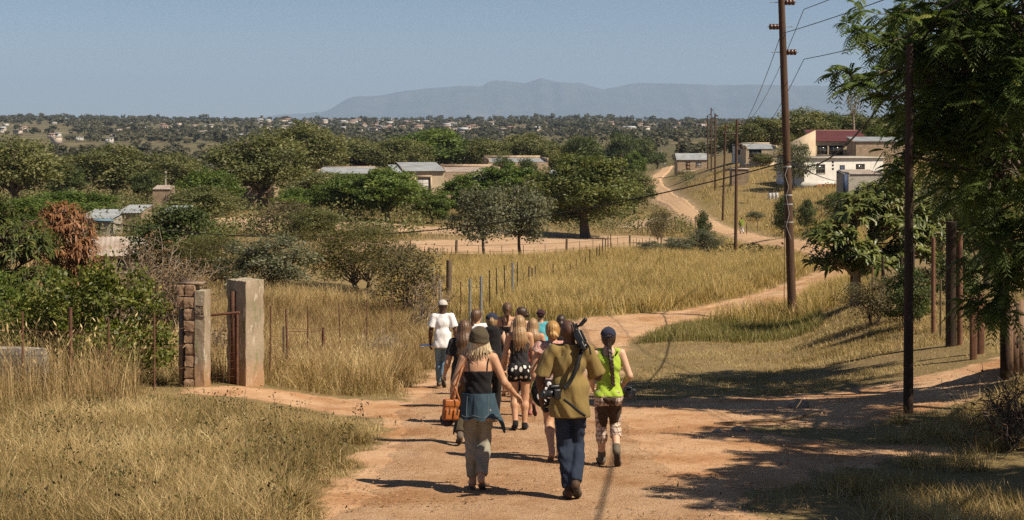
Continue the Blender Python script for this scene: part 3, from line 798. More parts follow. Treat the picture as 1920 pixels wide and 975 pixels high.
# right pillar, turned so that two faces show
rng = np.random.RandomState(8)
pR = spot(461, 25.6); aR = R(-40)
t = thing('gate_pillar', 'tall plastered gate pillar with an upright groove and peeling paint', 'gate pillar', pR, aR)
b = MB(); rough_block(b, -0.29, 0.24, -0.20, 0.22, -0.3, 1.90, rng, 0.008, 22)
o = b.obj('pillar', M_pillar, t, smooth=True)
es = o.modifiers.new('es', 'EDGE_SPLIT'); es.split_angle = R(40)
b = MB(); b.box(-0.155, -0.03, -0.235, -0.185, -0.05, 1.70)
b.obj('gate_post', M_rust, t)
# left pillar of hollow blocks with a plastered face
pL = spot(372, 25.1); aL = R(-6)
t = thing('gate_pillar', 'broken gate pillar of red-brown blocks with a plastered face and number', 'gate pillar', pL, aL)
b = MB(); z = -0.25; k = 0
while z < 1.72:
    hh = 0.205 + rng.uniform(-0.01, 0.01); jx = rng.uniform(-0.02, 0.02)
    rough_block(b, -0.20 + jx, -0.025, -0.16 + rng.uniform(-.015, .015), 0.16, z, z + hh - 0.02, rng, 0.008, 6)
    if z > 1.3: rough_block(b, -0.20 + jx - 0.14, -0.21 + jx, -0.13, 0.16, z, z + hh - 0.02, rng, 0.008, 6)
    z += hh; k += 1
b.obj('block_course', M_redblock, t)
b = MB(); b.box(-0.19, -0.03, -0.13, 0.15, -0.25, z - 0.03); b.box(-0.33, 0.10, -0.1, 0.15, z - 0.015, z + 0.02); b.obj('mortar', M_mortar, t)
b = MB(); rough_block(b, -0.02, 0.17, -0.17, 0.17, -0.3, 1.70, rng, 0.008, 20)
o = b.obj('pillar', M_pillar, t, smooth=True); es = o.modifiers.new('es', 'EDGE_SPLIT'); es.split_angle = R(40)
b = MB(); b.box(-0.33, -0.26, -0.08, 0.14, -0.2, 1.35); b.obj('inner_slab', M_mortar, t)
# number pressed in the plaster, in a scratched box: two rough digits, 8 over a box line
def digits(s, name, size, m, parent, loc, rot=(R(90), 0, 0), ext=0.004):
    cu = bpy.data.curves.new(name, 'FONT'); cu.body = s; cu.size = size; cu.extrude = ext; cu.align_x = 'CENTER'; cu.align_y = 'CENTER'
    ob = bpy.data.objects.new(name, cu); COL.objects.link(ob)
    dg = bpy.context.evaluated_depsgraph_get(); dg.update()
    me = bpy.data.meshes.new_from_object(ob.evaluated_get(dg))
    bpy.data.objects.remove(ob)
    me.materials.clear(); me.materials.append(m)
    o = link(name, me, parent, loc); o.rotation_euler = rot
    return o
pq = MB()
zc, hw_, hh_ = 1.36, 0.07, 0.085
for x0, x1, z0, z1 in ((-hw_, hw_, hh_, hh_ + 0.008), (-hw_ - 0.012, hw_ + 0.03, -hh_ - 0.022, -hh_ - 0.004), (-hw_ - 0.008, -hw_, -hh_, hh_), (hw_, hw_ + 0.008, -hh_, hh_)):
    pq.box(x0, x1, -0.188, -0.165, zc + z0, zc + z1)
npl = pq.obj('number_plate', M_mortar, t, (0.075, 0, 0))
digits('88', 'number', 0.15, M_mortar, npl, (0, -0.193, zc))
# gate of rusty tube between the pillars
g = thing('iron_gate', 'rusty tubular iron gate frame between the two gate pillars', 'gate', spot(398, 25.3), R(-7))
b = MB(); b.tube([(-0.30, 0, 1.22), (0.50, 0, 1.30)], 0.024, 8); b.obj('rail', M_rust, g)
for x, zt in ((-0.09, 1.235), (0.46, 1.29)):
    b = MB(); b.tube([(x, 0, 0.02), (x, 0, zt)], 0.022, 8); b.obj('bar', M_rust, g)
b = MB()
for z in np.arange(0.12, 1.2, 0.14): b.tube([(-0.3, 0, z), (0.1, 0.01, z + 0.012), (0.46, 0, z + 0.05)], 0.003, 4, caps=False)
for x in np.arange(-0.28, 0.44, 0.12): b.tube([(x, 0, 0.05), (x + 0.02, 0, 1.2)], 0.003, 4, caps=False)
b.obj('wire_mesh', M_rust, g)
# low wall, far left
t = thing('low_wall', 'low grey cement block wall in the tall grass at the left edge', 'wall', spot(28, 24.0), R(-3))
b = MB(); rough_block(b, -1.1, 0.55, -0.1, 0.1, -0.4, 0.72, rng, 0.02, 10); b.obj('wall', brickmat('grey_block', (0.34, 0.30, 0.25), (0.28, 0.245, 0.205), (0.2, 0.175, 0.15), 0.4, 0.2), t)
# wooden panel gate at the right edge
M_panel = plain('weathered_board', (0.23, 0.14, 0.09), (0.12, 0.07, 0.045), 2.5, 0.85, 0.008, 6, (6, 6, 0.6))
M_darkwood = plain('dark_timber', (0.055, 0.035, 0.024), (0.03, 0.02, 0.014), 3, 0.8, 0.006)
t = thing('board_fence', 'weathered board panel with dark frame at the right edge', 'fence', spot(1884, 23.6), R(38))
b = MB(); b.box(-0.06, 0.06, -0.05, 0.05, -0.2, 1.9); b.obj('post', M_darkwood, t)
b = MB()
for k in range(9): b.box(0.07 + k * 0.17, 0.07 + k * 0.17 + 0.16, -0.015, 0.015, 0.05, 1.25 + 0.02 * (k % 3))
b.obj('boards', M_panel, t)
b = MB(); b.box(0.061, 1.6, 0.017, 0.05, 0.3, 0.38); b.box(0.061, 1.6, 0.017, 0.05, 1.02, 1.1); b.obj('rail', M_darkwood, t)
for k, (x, z, s) in enumerate(((0.3, 0.95, 0.3), (0.55, 0.55, 0.22), (0.8, 0.85, 0.26), (1.05, 0.5, 0.25), (0.32, 0.5, 0.2))):
    b = MB(); b.box(x, x + s * 0.28, -0.021, -0.0165, z, z + s); b.box(x - s * 0.2, x - 0.001, -0.021, -0.0165, z + s * 0.3, z + s * 0.55)
    b.obj('painted_mark', M_darkwood, t)
# ------------------------------------------------------------------ fences: posts and wires
M_postwood = plain('grey_fence_wood', (0.19, 0.135, 0.09), (0.10, 0.07, 0.045), 4, 0.9, 0.008, 8, (5, 5, 0.7))
M_redpost = plain('red_brown_post', (0.21, 0.105, 0.066), (0.12, 0.058, 0.037), 4, 0.85, 0.005)
def fence(label, posts, wires=(0.4, 0.8, 1.1), wr=0.004, m=M_rust, group=None, wire_m=M_rust, name='wire_fence', droppers=0):
    """posts: (px, d, height, radius, material or None, lean)"""
    P = [spot(q[0], q[1]) for q in posts]
    t = thing(name, label, 'fence', P[0], 0, group)
    for q, p in zip(posts, P):
        r = q[3]; ln = q[5] if len(q) > 5 else 0.0
        b = MB(); h = q[2]
        b.tube([(0, 0, -0.3), (ln * 0.5 * h, 0.01, h * 0.5), (ln * h, 0, h)], [r * 1.05, r, r * 0.92], 7 if r > 0.03 else 5)
        b.obj('post', (q[4] if len(q) > 4 and q[4] else m), t, p - P[0])
    if wires:
        b = MB()
        for hz in wires:
            for k in range(len(P) - 1):
                a = P[k] - P[0] + [0, 0, min(hz, posts[k][2] - 0.03)]; c = P[k + 1] - P[0] + [0, 0, min(hz, posts[k + 1][2] - 0.03)]
                mid = (a + c) / 2 - [0, 0, 0.03]
                b.tube([a, mid, c], wr, 4, caps=False)
        for k in range(len(P) - 1):
            for j in range(1, droppers + 1):
                u = j / (droppers + 1); q = (P[k] + (P[k + 1] - P[k]) * u) - P[0]; q[2] = gz(*(q + P[0])[:2]) - P[0][2]
                b.tube([q, q + [0.03 * math.sin(j * 5 + k), 0, max(wires) * (0.85 + 0.2 * math.sin(j * 3.1 + k))]], wr * 1.9, 4, caps=False)
        b.obj('wire', wire_m, t)
    return t
fence('rusty post and wire fence in the tall grass left of the gate', [(-60, 23.2, 1.3, 0.022), (42, 23.6, 1.35, 0.02), (132, 23.9, 1.45, 0.034), (203, 24.1, 1.3, 0.02), (289, 24.5, 1.32, 0.02), (352, 25.0, 1.2, 0.016)], (0.35, 0.75, 1.05))
fence('thin rusty fence running from the tall gate pillar into the weeds', [(506, 26.2, 1.45, 0.016, None, 0.01), (540, 27.6, 1.4, 0.02, None, -0.03), (577, 29.5, 1.45, 0.015), (606, 32, 0.95, 0.035, M_rust), (532, 29, 1.0, 0.03, M_postwood), (640, 33, 1.5, 0.015, None, -0.04), (688, 37, 1.5, 0.016), (735, 41, 1.5, 0.017), (790, 46, 1.5, 0.02)], (0.5, 0.9, 1.3))
fence('row of galvanised and thin iron fence posts at the edge of the yellow field',
      [(826, 45, 1.50, 0.045, M_steel, -0.02), (842, 52, 1.75, 0.110, M_postwood), (864, 47, 1.30, 0.020), (881, 46, 1.45, 0.045, M_steel), (902, 45.5, 1.55, 0.050, M_steel), (918, 48, 1.55, 0.022, M_darkwood), (932, 50, 1.50, 0.022, M_darkwood, -0.02), (947, 52, 1.50, 0.022, M_darkwood, -0.02), (961, 53, 1.55, 0.045, M_steel), (970, 56, 1.50, 0.025, M_darkwood), (981, 60, 0.93, 0.015, M_darkwood),
       (992, 64, 1.08, 0.042, M_postwood), (998, 65, 0.99, 0.036, M_postwood), (1004, 66, 1.05, 0.036, M_postwood), (1037, 70, 1.05, 0.018, M_darkwood), (1069, 75, 0.87, 0.024, M_darkwood), (1081, 80, 0.93, 0.018, M_darkwood), (1098, 84, 0.93, 0.024, M_darkwood), (1106, 87, 1.24, 0.030, M_darkwood), (1119, 92, 1.18, 0.030, M_darkwood), (1124, 96, 1.05, 0.030, M_darkwood), (1130, 100, 1.36, 0.036, M_darkwood), (1135, 103, 1.24, 0.030, M_darkwood), (1140, 106, 1.30, 0.036, M_darkwood), (1145, 109, 1.30, 0.036, M_darkwood)],
      (0.7, 1.2), m=M_rust)
fence('sparse fence of stout timber posts along the sandy yard', [(770, 97, 1.2, 0.05, M_postwood), (855, 99, 1.35, 0.10, M_postwood, 0.03), (1062, 104, 1.25, 0.09, M_postwood, 0.02), (1181, 112, 1.1, 0.08, M_postwood), (1240, 116, 1.2, 0.05, M_postwood)], (0.5, 0.95), 0.012, droppers=9, wire_m=M_postwood)
fence('thin pole fence between the sandy yard and the road', [(x, 148 + (x - 1195) * 0.05, 1.2 + 0.5 * abs(math.sin(x * 1.7)), 0.05, M_postwood, 0.06 * math.sin(x)) for x in range(1196, 1330, 9)], (0.8,), 0.012, wire_m=M_postwood)
fence('red-brown post fence under the broad-leaved tree on the right', [(1597, 43, 1.5, 0.05, M_redpost), (1612, 42, 1.0, 0.035, M_redpost), (1636, 41, 1.1, 0.035, M_redpost), (1655, 40, 1.4, 0.04, M_darkwood), (1668, 39, 1.1, 0.035, M_darkwood, -0.16), (1690, 37.5, 1.5, 0.045, M_darkwood), (1712, 35.5, 1.9, 0.045, M_darkwood), (1750, 32.5, 2.2, 0.05, M_redpost), (1764, 31.5, 1.3, 0.025, M_postwood)], (0.4, 0.9, 1.3))
t = thing('gate_post', 'stout dark timber post by the driveway under the feathery tree', 'post', spot(1783, 29.5), 0, 'posts at the shaded driveway')
b = MB(); b.tube([(0, 0, -0.3), (0.01, 0, 2.6)], 0.11, 10); b.obj('shaft', M_darkwood, t)
b = MB(); b.tube([(0.17, -0.05, -0.3), (0.17, -0.05, 2.4)], 0.06, 8); b.obj('brace', M_redpost, t)
for px, d, lb in ((1825, 26.8, 'left one of two short red-brown posts in the driveway'), (1839, 27.4, 'right one of two short red-brown posts in the driveway')):
    t = thing('driveway_post', lb, 'post', spot(px, d), 0, 'posts at the shaded driveway')
    b = MB(); b.box(-0.055, 0.055, -0.055, 0.055, -0.3, 1.15); bevel_obj(b.obj('shaft', M_redpost, t), 0.01)
    b = MB(); b.box(-0.06, 0.06, -0.06, 0.06, 1.152, 1.17); b.obj('cap', M_redpost, t)
fence('field fence of thin posts on the grassy slope below the white house', [(x, 150 + 6 * math.sin(x), 1.3, 0.05, M_postwood, 0.03 * math.sin(x * 3)) for x in (1400, 1420, 1447, 1470, 1500, 1515, 1540, 1566, 1595)], (0.5, 1.0), 0.012)
M_white_pl = plain('white_plastic', (0.75, 0.75, 0.73), (0.62, 0.62, 0.60), 2, 0.4)
for k, (px, lb) in enumerate(((1443, 'leftmost of the white drums on the grass by the pole'), (1449.5, 'middle one of the white drums on the grass by the pole'), (1456, 'rightmost of the white drums on the grass by the pole'))):
    t = thing('drum', lb, 'drum', spot(px, 188), 0, 'white drums on the grass')
    b = MB(); b.tube([(0, 0, 0), (0, 0, 0.03), (0, 0, 0.4), (0, 0, 0.43), (0, 0, 0.8)], [0.22, 0.25, 0.25, 0.27, 0.22], 12); b.obj('body', M_white_pl, t)
    b = MB(); b.tube([(0, 0, 0.802), (0, 0, 0.86)], 0.08, 8); b.obj('cap', M_bluepaint, t)
# the rocks, the branch
M_rock = plain('grey_rock', (0.33, 0.27, 0.215), (0.22, 0.175, 0.14), 4, 0.9, 0.03)
def rock(px, d, s, label, seed, m=M_rock, flat=0.55):
    rg = np.random.RandomState(seed)
    n, k = 14, 9
    th, ph = np.meshgrid(np.linspace(0, 2 * math.pi, n, endpoint=False), np.linspace(0.02, math.pi - 0.02, k))
    V = np.stack([np.sin(ph) * np.cos(th), np.sin(ph) * np.sin(th), np.cos(ph)], -1)
    q = rg.randn(5, 3)
    V *= (1 + 0.16 * sum(np.sin(V @ a * 2.2 + i) for i, a in enumerate(q)) / 2)[..., None]
    V *= np.array([1, 0.75, flat]) * s
    Q = [(i * n + j, (i + 1) * n + j, (i + 1) * n + (j + 1) % n, i * n + (j + 1) % n) for i in range(k - 1) for j in range(n)]
    b = MB(); b.add(V.reshape(-1, 3), Q)
    return tag(b.obj('rock', m, None, spot(px, d) + [0, 0, s * flat * 0.4]), label, 'rock', 'loose stones beside the road')
rock(1497, 23.2, 0.2, 'rounded grey rock lying in the tree shade right of the road', 1)
rock(1385, 19.8, 0.10, 'small dark stone in the shade near the fallen branch', 2)
rock(1345, 19.6, 0.07, 'smallest brown stone in the shade near the fallen branch', 3)
b = MB(); rg = np.random.RandomState(4)
for i in range(90):
    q = spot(1095 + rg.randn() * 28, 33.8 + rg.randn() * 0.7); s = rg.uniform(0.02, 0.07)
    b.box(q[0], q[0] + s * 1.5, q[1], q[1] + s, q[2] - 0.01, q[2] + s * 0.7)
tag(b.obj('gravel', plain('pale_rubble', (0.50, 0.44, 0.36), (0.33, 0.28, 0.22), 5, 0.95)), 'patch of pale rubble by the roadside beyond the camera man', 'gravel', kind='stuff')
t = thing('fallen_branch', 'bare fallen branch lying on the shaded soil right of the road', 'branch', spot(1430, 20.8), R(12))
b = MB(); b.tube([(-0.75, 0, 0.05), (-0.2, 0.05, 0.03), (0.4, -0.02, 0.06), (0.9, 0.1, 0.1)], [0.012, 0.022, 0.028, 0.02], 6); b.tube([(0.4, 0, 0.06), (0.7, 0.25, 0.25), (0.8, 0.3, 0.42)], [0.014, 0.01, 0.004], 5); b.tube([(0, 0.03, 0.04), (-0.25, -0.2, 0.1)], [0.01, 0.004], 5)
b.obj('limb', M_postwood, t)
# ------------------------------------------------------------------ foliage tools
def rdir(rg, n):
    v = rg.randn(n, 3); return v / (np.linalg.norm(v, axis=1)[:, None] + 1e-9)
def nrm(v): return v / (np.linalg.norm(v, axis=-1)[..., None] + 1e-9)
def add_leaves(b, P, U, Wv, L, Wd, val, mi=0, fold=0.0):
    """pointed leaves: base P, direction U, width direction Wv"""
    n = len(P)
    L = np.broadcast_to(L, (n,))[:, None]; Wd = np.broadcast_to(Wd, (n,))[:, None]
    m = P + U * L * 0.45
    Nn = np.cross(U, Wv)
    V = np.stack([P, m + Wv * Wd * 0.5 + Nn * fold * Wd, P + U * L, m - Wv * Wd * 0.5 + Nn * fold * Wd], 1)
    q = np.arange(n)[:, None] * 4 + np.arange(4)
    b.add(V.reshape(-1, 3), q, val=np.repeat(val, 4), mi=mi)
def add_long_leaves(b, P, U, Wv, L, Wd, val, droop=0.3, mi=0):
    """two-piece drooping leaves with a mid fold"""
    n = len(P)
    L = np.broadcast_to(L, (n,))[:, None]; Wd = np.broadcast_to(Wd, (n,))[:, None]
    dz = np.array([0, 0, -1.0])
    a = P + U * L * 0.35; c = P + U * L * 0.72 + dz * L * droop * 0.25; e = P + U * L + dz * L * droop
    Nn = np.cross(U, Wv)
    up = Nn * Wd * 0.12
    V = np.stack([P, a + Wv * Wd * 0.45 + up, a - Wv * Wd * 0.45 + up, c + Wv * Wd * 0.42 + up, c - Wv * Wd * 0.42 + up, e, a, c], 1)
    k = np.arange(n)[:, None] * 8
    Q = np.concatenate([k + np.array([1, 3, 7, 6]), k + np.array([6, 7, 4, 2])])
    T = np.concatenate([k + np.array([0, 1, 6]), k + np.array([0, 6, 2]), k + np.array([3, 5, 7]), k + np.array([7, 5, 4])])
    b.add(V.reshape(-1, 3), Q, T, val=np.repeat(val, 8), mi=mi)
def perp(rg, U):
    w = np.cross(U, rdir(rg, len(U))); return nrm(w)

L_mango = leafmat('mango_leaves', [(0.0, (0.041, 0.062, 0.015)), (0.45, (0.109, 0.157, 0.032)), (0.8, (0.199, 0.245, 0.052)), (1.0, (0.308, 0.308, 0.074))])
L_nearmango = leafmat('long_mango_leaves', [(0.0, (0.026, 0.038, 0.010)), (0.5, (0.080, 0.098, 0.020)), (0.85, (0.16, 0.165, 0.034)), (1.0, (0.26, 0.19, 0.06))])
L_dark = leafmat('dark_leaves', [(0.0, (0.032, 0.048, 0.017)), (0.5, (0.089, 0.114, 0.036)), (1.0, (0.171, 0.182, 0.063))])
L_olive = leafmat('olive_leaves', [(0.0, (0.059, 0.066, 0.025)), (0.5, (0.165, 0.169, 0.063)), (1.0, (0.308, 0.274, 0.114))])
L_bigtree = leafmat('shady_tree_leaves', [(0.0, (0.048, 0.059, 0.018)), (0.5, (0.137, 0.155, 0.043)), (1.0, (0.268, 0.251, 0.082))])
L_grey = leafmat('grey_green_leaves', [(0.0, (0.060, 0.066, 0.038)), (0.5, (0.155, 0.155, 0.092)), (1.0, (0.28, 0.265, 0.17))])
L_fine = leafmat('thorn_tree_leaves', [(0.0, (0.045, 0.046, 0.014)), (0.5, (0.125, 0.115, 0.034)), (1.0, (0.22, 0.175, 0.06))])
L_lime = leafmat('lime_leaves', [(0.0, (0.06, 0.08, 0.014)), (0.5, (0.125, 0.15, 0.025)), (1.0, (0.20, 0.20, 0.04))])
L_scrub = leafmat('scrub_leaves', [(0.0, (0.069, 0.060, 0.030)), (0.5, (0.144, 0.121, 0.060)), (1.0, (0.247, 0.190, 0.101))])
L_bronze = leafmat('bronze_leaves', [(0.0, (0.15, 0.065, 0.028)), (0.5, (0.31, 0.145, 0.066)), (1.0, (0.46, 0.25, 0.125))])
L_dry = leafmat('dry_brown_leaves', [(0.0, (0.10, 0.060, 0.030)), (0.5, (0.20, 0.115, 0.055)), (1.0, (0.34, 0.21, 0.11))])
L_round = leafmat('glossy_round_leaves', [(0.0, (0.045, 0.056, 0.012)), (0.5, (0.135, 0.155, 0.028)), (0.85, (0.24, 0.235, 0.046)), (1.0, (0.38, 0.31, 0.07))], rough=0.45, spec=0.3)
L_plum = leafmat('broad_leaves', [(0.0, (0.055, 0.072, 0.020)), (0.5, (0.150, 0.175, 0.045)), (0.88, (0.26, 0.255, 0.070)), (1.0, (0.40, 0.32, 0.07))], rough=0.4, spec=0.45)
L_feather = leafmat('feathery_leaves', [(0.0, (0.051, 0.073, 0.023)), (0.5, (0.131, 0.177, 0.052)), (0.9, (0.217, 0.268, 0.080)), (1.0, (0.342, 0.331, 0.080))], rough=0.5, trans=0.5, spec=0.2)
L_far = leafmat('far_leaves', [(0.0, (0.050, 0.050, 0.030)), (0.5, (0.105, 0.098, 0.058)), (1.0, (0.175, 0.15, 0.09))])
M_bark = plain('grey_brown_bark', (0.17, 0.13, 0.10), (0.085, 0.062, 0.048), 3, 0.9, 0.02, 8, (4, 4, 0.8))
M_bark_pale = plain('pale_twigs', (0.34, 0.27, 0.20), (0.20, 0.15, 0.11), 5, 0.9)

def bent(rg, a, c, n=5, j=0.08):
    a, c = np.array(a, float), np.array(c, float)
    u = np.linspace(0, 1, n)[:, None]
    L = np.linalg.norm(c - a)
    off = rg.randn(n, 3) * j * L; off[0] = 0; off[-1] = 0
    mid = a + (c - a) * u; mid[:, 2] += (np.sin(u[:, 0] * math.pi) * L * 0.10)
    return mid + off * np.sin(u * math.pi)

def unit_tree(seed, leaf, z0=0.3, lobes=11, n=9000, ls=0.032, lw=0.5, spread=0.8, tr=0.035, fork=0.22, stems=1, gap=0.5, flat=1.0, up=0.35, sub=16):
    """crown + trunk meshes in a unit box (height 1, radius 0.5); returns (crown, trunk)"""
    rg = np.random.RandomState(seed)
    cz = (z0 + 1) / 2; hz = (1 - z0) / 2
    LB = []
    for i in range(lobes):
        d = rdir(rg, 1)[0]
        a = i * 2.399 + rg.uniform(-0.4, 0.4); zz = 1 - 2 * (i + 0.5) / lobes + rg.uniform(-0.15, 0.15)
        zz = np.clip(zz * 0.95 + 0.12, -1, 1); rr = math.sqrt(max(0, 1 - zz * zz))
        d = np.array([math.cos(a) * rr, math.sin(a) * rr, zz])
        f = spread * rg.uniform(0.62, 0.95)
        r = rg.uniform(0.15, 0.235)
        c = np.array([d[0] * (0.5 - r * 0.8) * f * 1.2, d[1] * (0.5 - r * 0.8) * f * 1.2, cz + d[2] * (hz - r * 0.75 * flat)])
        LB.append((c, r))
    LB.append((np.array([rg.uniform(-.05, .05), rg.uniform(-.05, .05), cz]), 0.22))
    cb, tb = MB(), MB()
    per = n // len(LB)
    for c, r in LB:
        S = rdir(rg, sub); S[:, 2] = S[:, 2] * 0.8 + 0.15
        sc = c + S * (r * rg.uniform(0.55, 1.0, sub))[:, None] * np.array([1, 1, 0.85 * flat])
        sv = rg.uniform(-0.18, 0.18, sub) + rg.uniform(-0.10, 0.10)
        k = rg.randint(0, sub, per)
        q = rdir(rg, per) * (rg.rand(per) ** 0.45)[:, None] * r * gap * np.array([1, 1, 0.75])
        P = sc[k] + q
        out = nrm(P - np.array([0, 0, cz - 0.1]))
        U = nrm(rdir(rg, per) * 0.8 + out * 0.6 + np.array([0, 0, -0.15]))
        Nn = nrm(out * 0.7 + rdir(rg, per) * 0.75 + np.array([0, 0, up]))
        Wv = nrm(np.cross(Nn, U))
        L = ls * rg.uniform(0.65, 1.35, per)
        add_leaves(cb, P - U * L[:, None] / 2, U, Wv, L, L * lw, np.clip(0.45 + sv[k] * 1.2 + rg.randn(per) * 0.11, 0, 1), 0, 0.1)
    roots = [np.array([0, 0, 0.0])] if stems == 1 else [np.array([0.05 * math.cos(2.1 * i), 0.05 * math.sin(2.1 * i), 0]) for i in range(stems)]
    for r0 in roots:
        fk = np.array([r0[0] * 1.5 + rg.uniform(-.02, .02), r0[1] * 1.5 + rg.uniform(-.02, .02), fork])
        trr = tr / math.sqrt(len(roots))
        tb.tube([r0 - [0, 0, 0.05], r0 * 1.05 + [0, 0, 0.02], (r0 + fk) / 2 + [rg.uniform(-.012, .012), 0.0, 0], fk], [trr * 1.5, trr * 1.15, trr * 0.95, trr * 0.85], 9)
        for c, r in LB:
            if len(roots) > 1 and rg.rand() > 1.4 / len(roots) + 0.2: continue
            p = bent(rg, fk - [0, 0, 0.01], c, 6, 0.06)
            tb.tube(p, np.linspace(trr * 0.55, trr * 0.10, 6), 6, caps=False)
            for _ in range(4):
                e = c + rdir(rg, 1)[0] * r * 0.85
                tb.tube(bent(rg, p[4], e, 4, 0.08), np.linspace(trr * 0.16, trr * 0.03, 4), 4, caps=False)
    return cb.mesh('crown', leaf), tb.mesh('trunk', M_bark, True)

PROTO = {}
def kind(key, nvar, **kw):
    PROTO[key] = [unit_tree(hash(key) % 1 + 100 + sum(map(ord, key)) * 7 + i * 13, **kw) for i in range(nvar)]
kind('mango', 3, leaf=L_mango, z0=0.10, lobes=15, n=12500, ls=0.044, lw=0.44, fork=0.20, tr=0.030, gap=0.55)
kind('big', 1, leaf=L_bigtree, z0=0.10, lobes=19, n=24000, ls=0.029, lw=0.55, spread=0.9, fork=0.30, tr=0.036, gap=0.48, sub=20)
kind('dark', 2, leaf=L_dark, z0=0.15, lobes=13, n=9000, ls=0.038, lw=0.45, fork=0.2, tr=0.03)
kind('olive', 3, leaf=L_olive, z0=0.16, lobes=15, n=11000, ls=0.037, lw=0.5, spread=0.92, fork=0.24, tr=0.03, gap=0.55)
kind('grey', 2, leaf=L_grey, z0=0.12, lobes=12, n=6500, ls=0.036, lw=0.55, spread=0.92, fork=0.3, tr=0.02, gap=0.55)
kind('thorn', 2, leaf=L_fine, z0=0.06, lobes=15, n=15000, ls=0.026, lw=0.3, spread=0.95, fork=0.14, tr=0.02, stems=3, gap=0.6, up=0.1)
kind('shrub', 2, leaf=L_dark, z0=0.04, lobes=12, n=8000, ls=0.040, lw=0.5, spread=0.92, fork=0.12, tr=0.016, stems=3, gap=0.6)
kind('scrub', 2, leaf=L_scrub, z0=0.08, lobes=12, n=3800, ls=0.040, lw=0.45, spread=0.95, fork=0.14, tr=0.018, stems=4, gap=0.75)
kind('lime', 1, leaf=L_lime, z0=0.12, lobes=12, n=7000, ls=0.042, lw=0.5, fork=0.2, tr=0.025)
kind('greyshrub', 1, leaf=L_grey, z0=0.03, lobes=12, n=8500, ls=0.036, lw=0.5, spread=0.92, fork=0.12, tr=0.016, stems=3, gap=0.6)

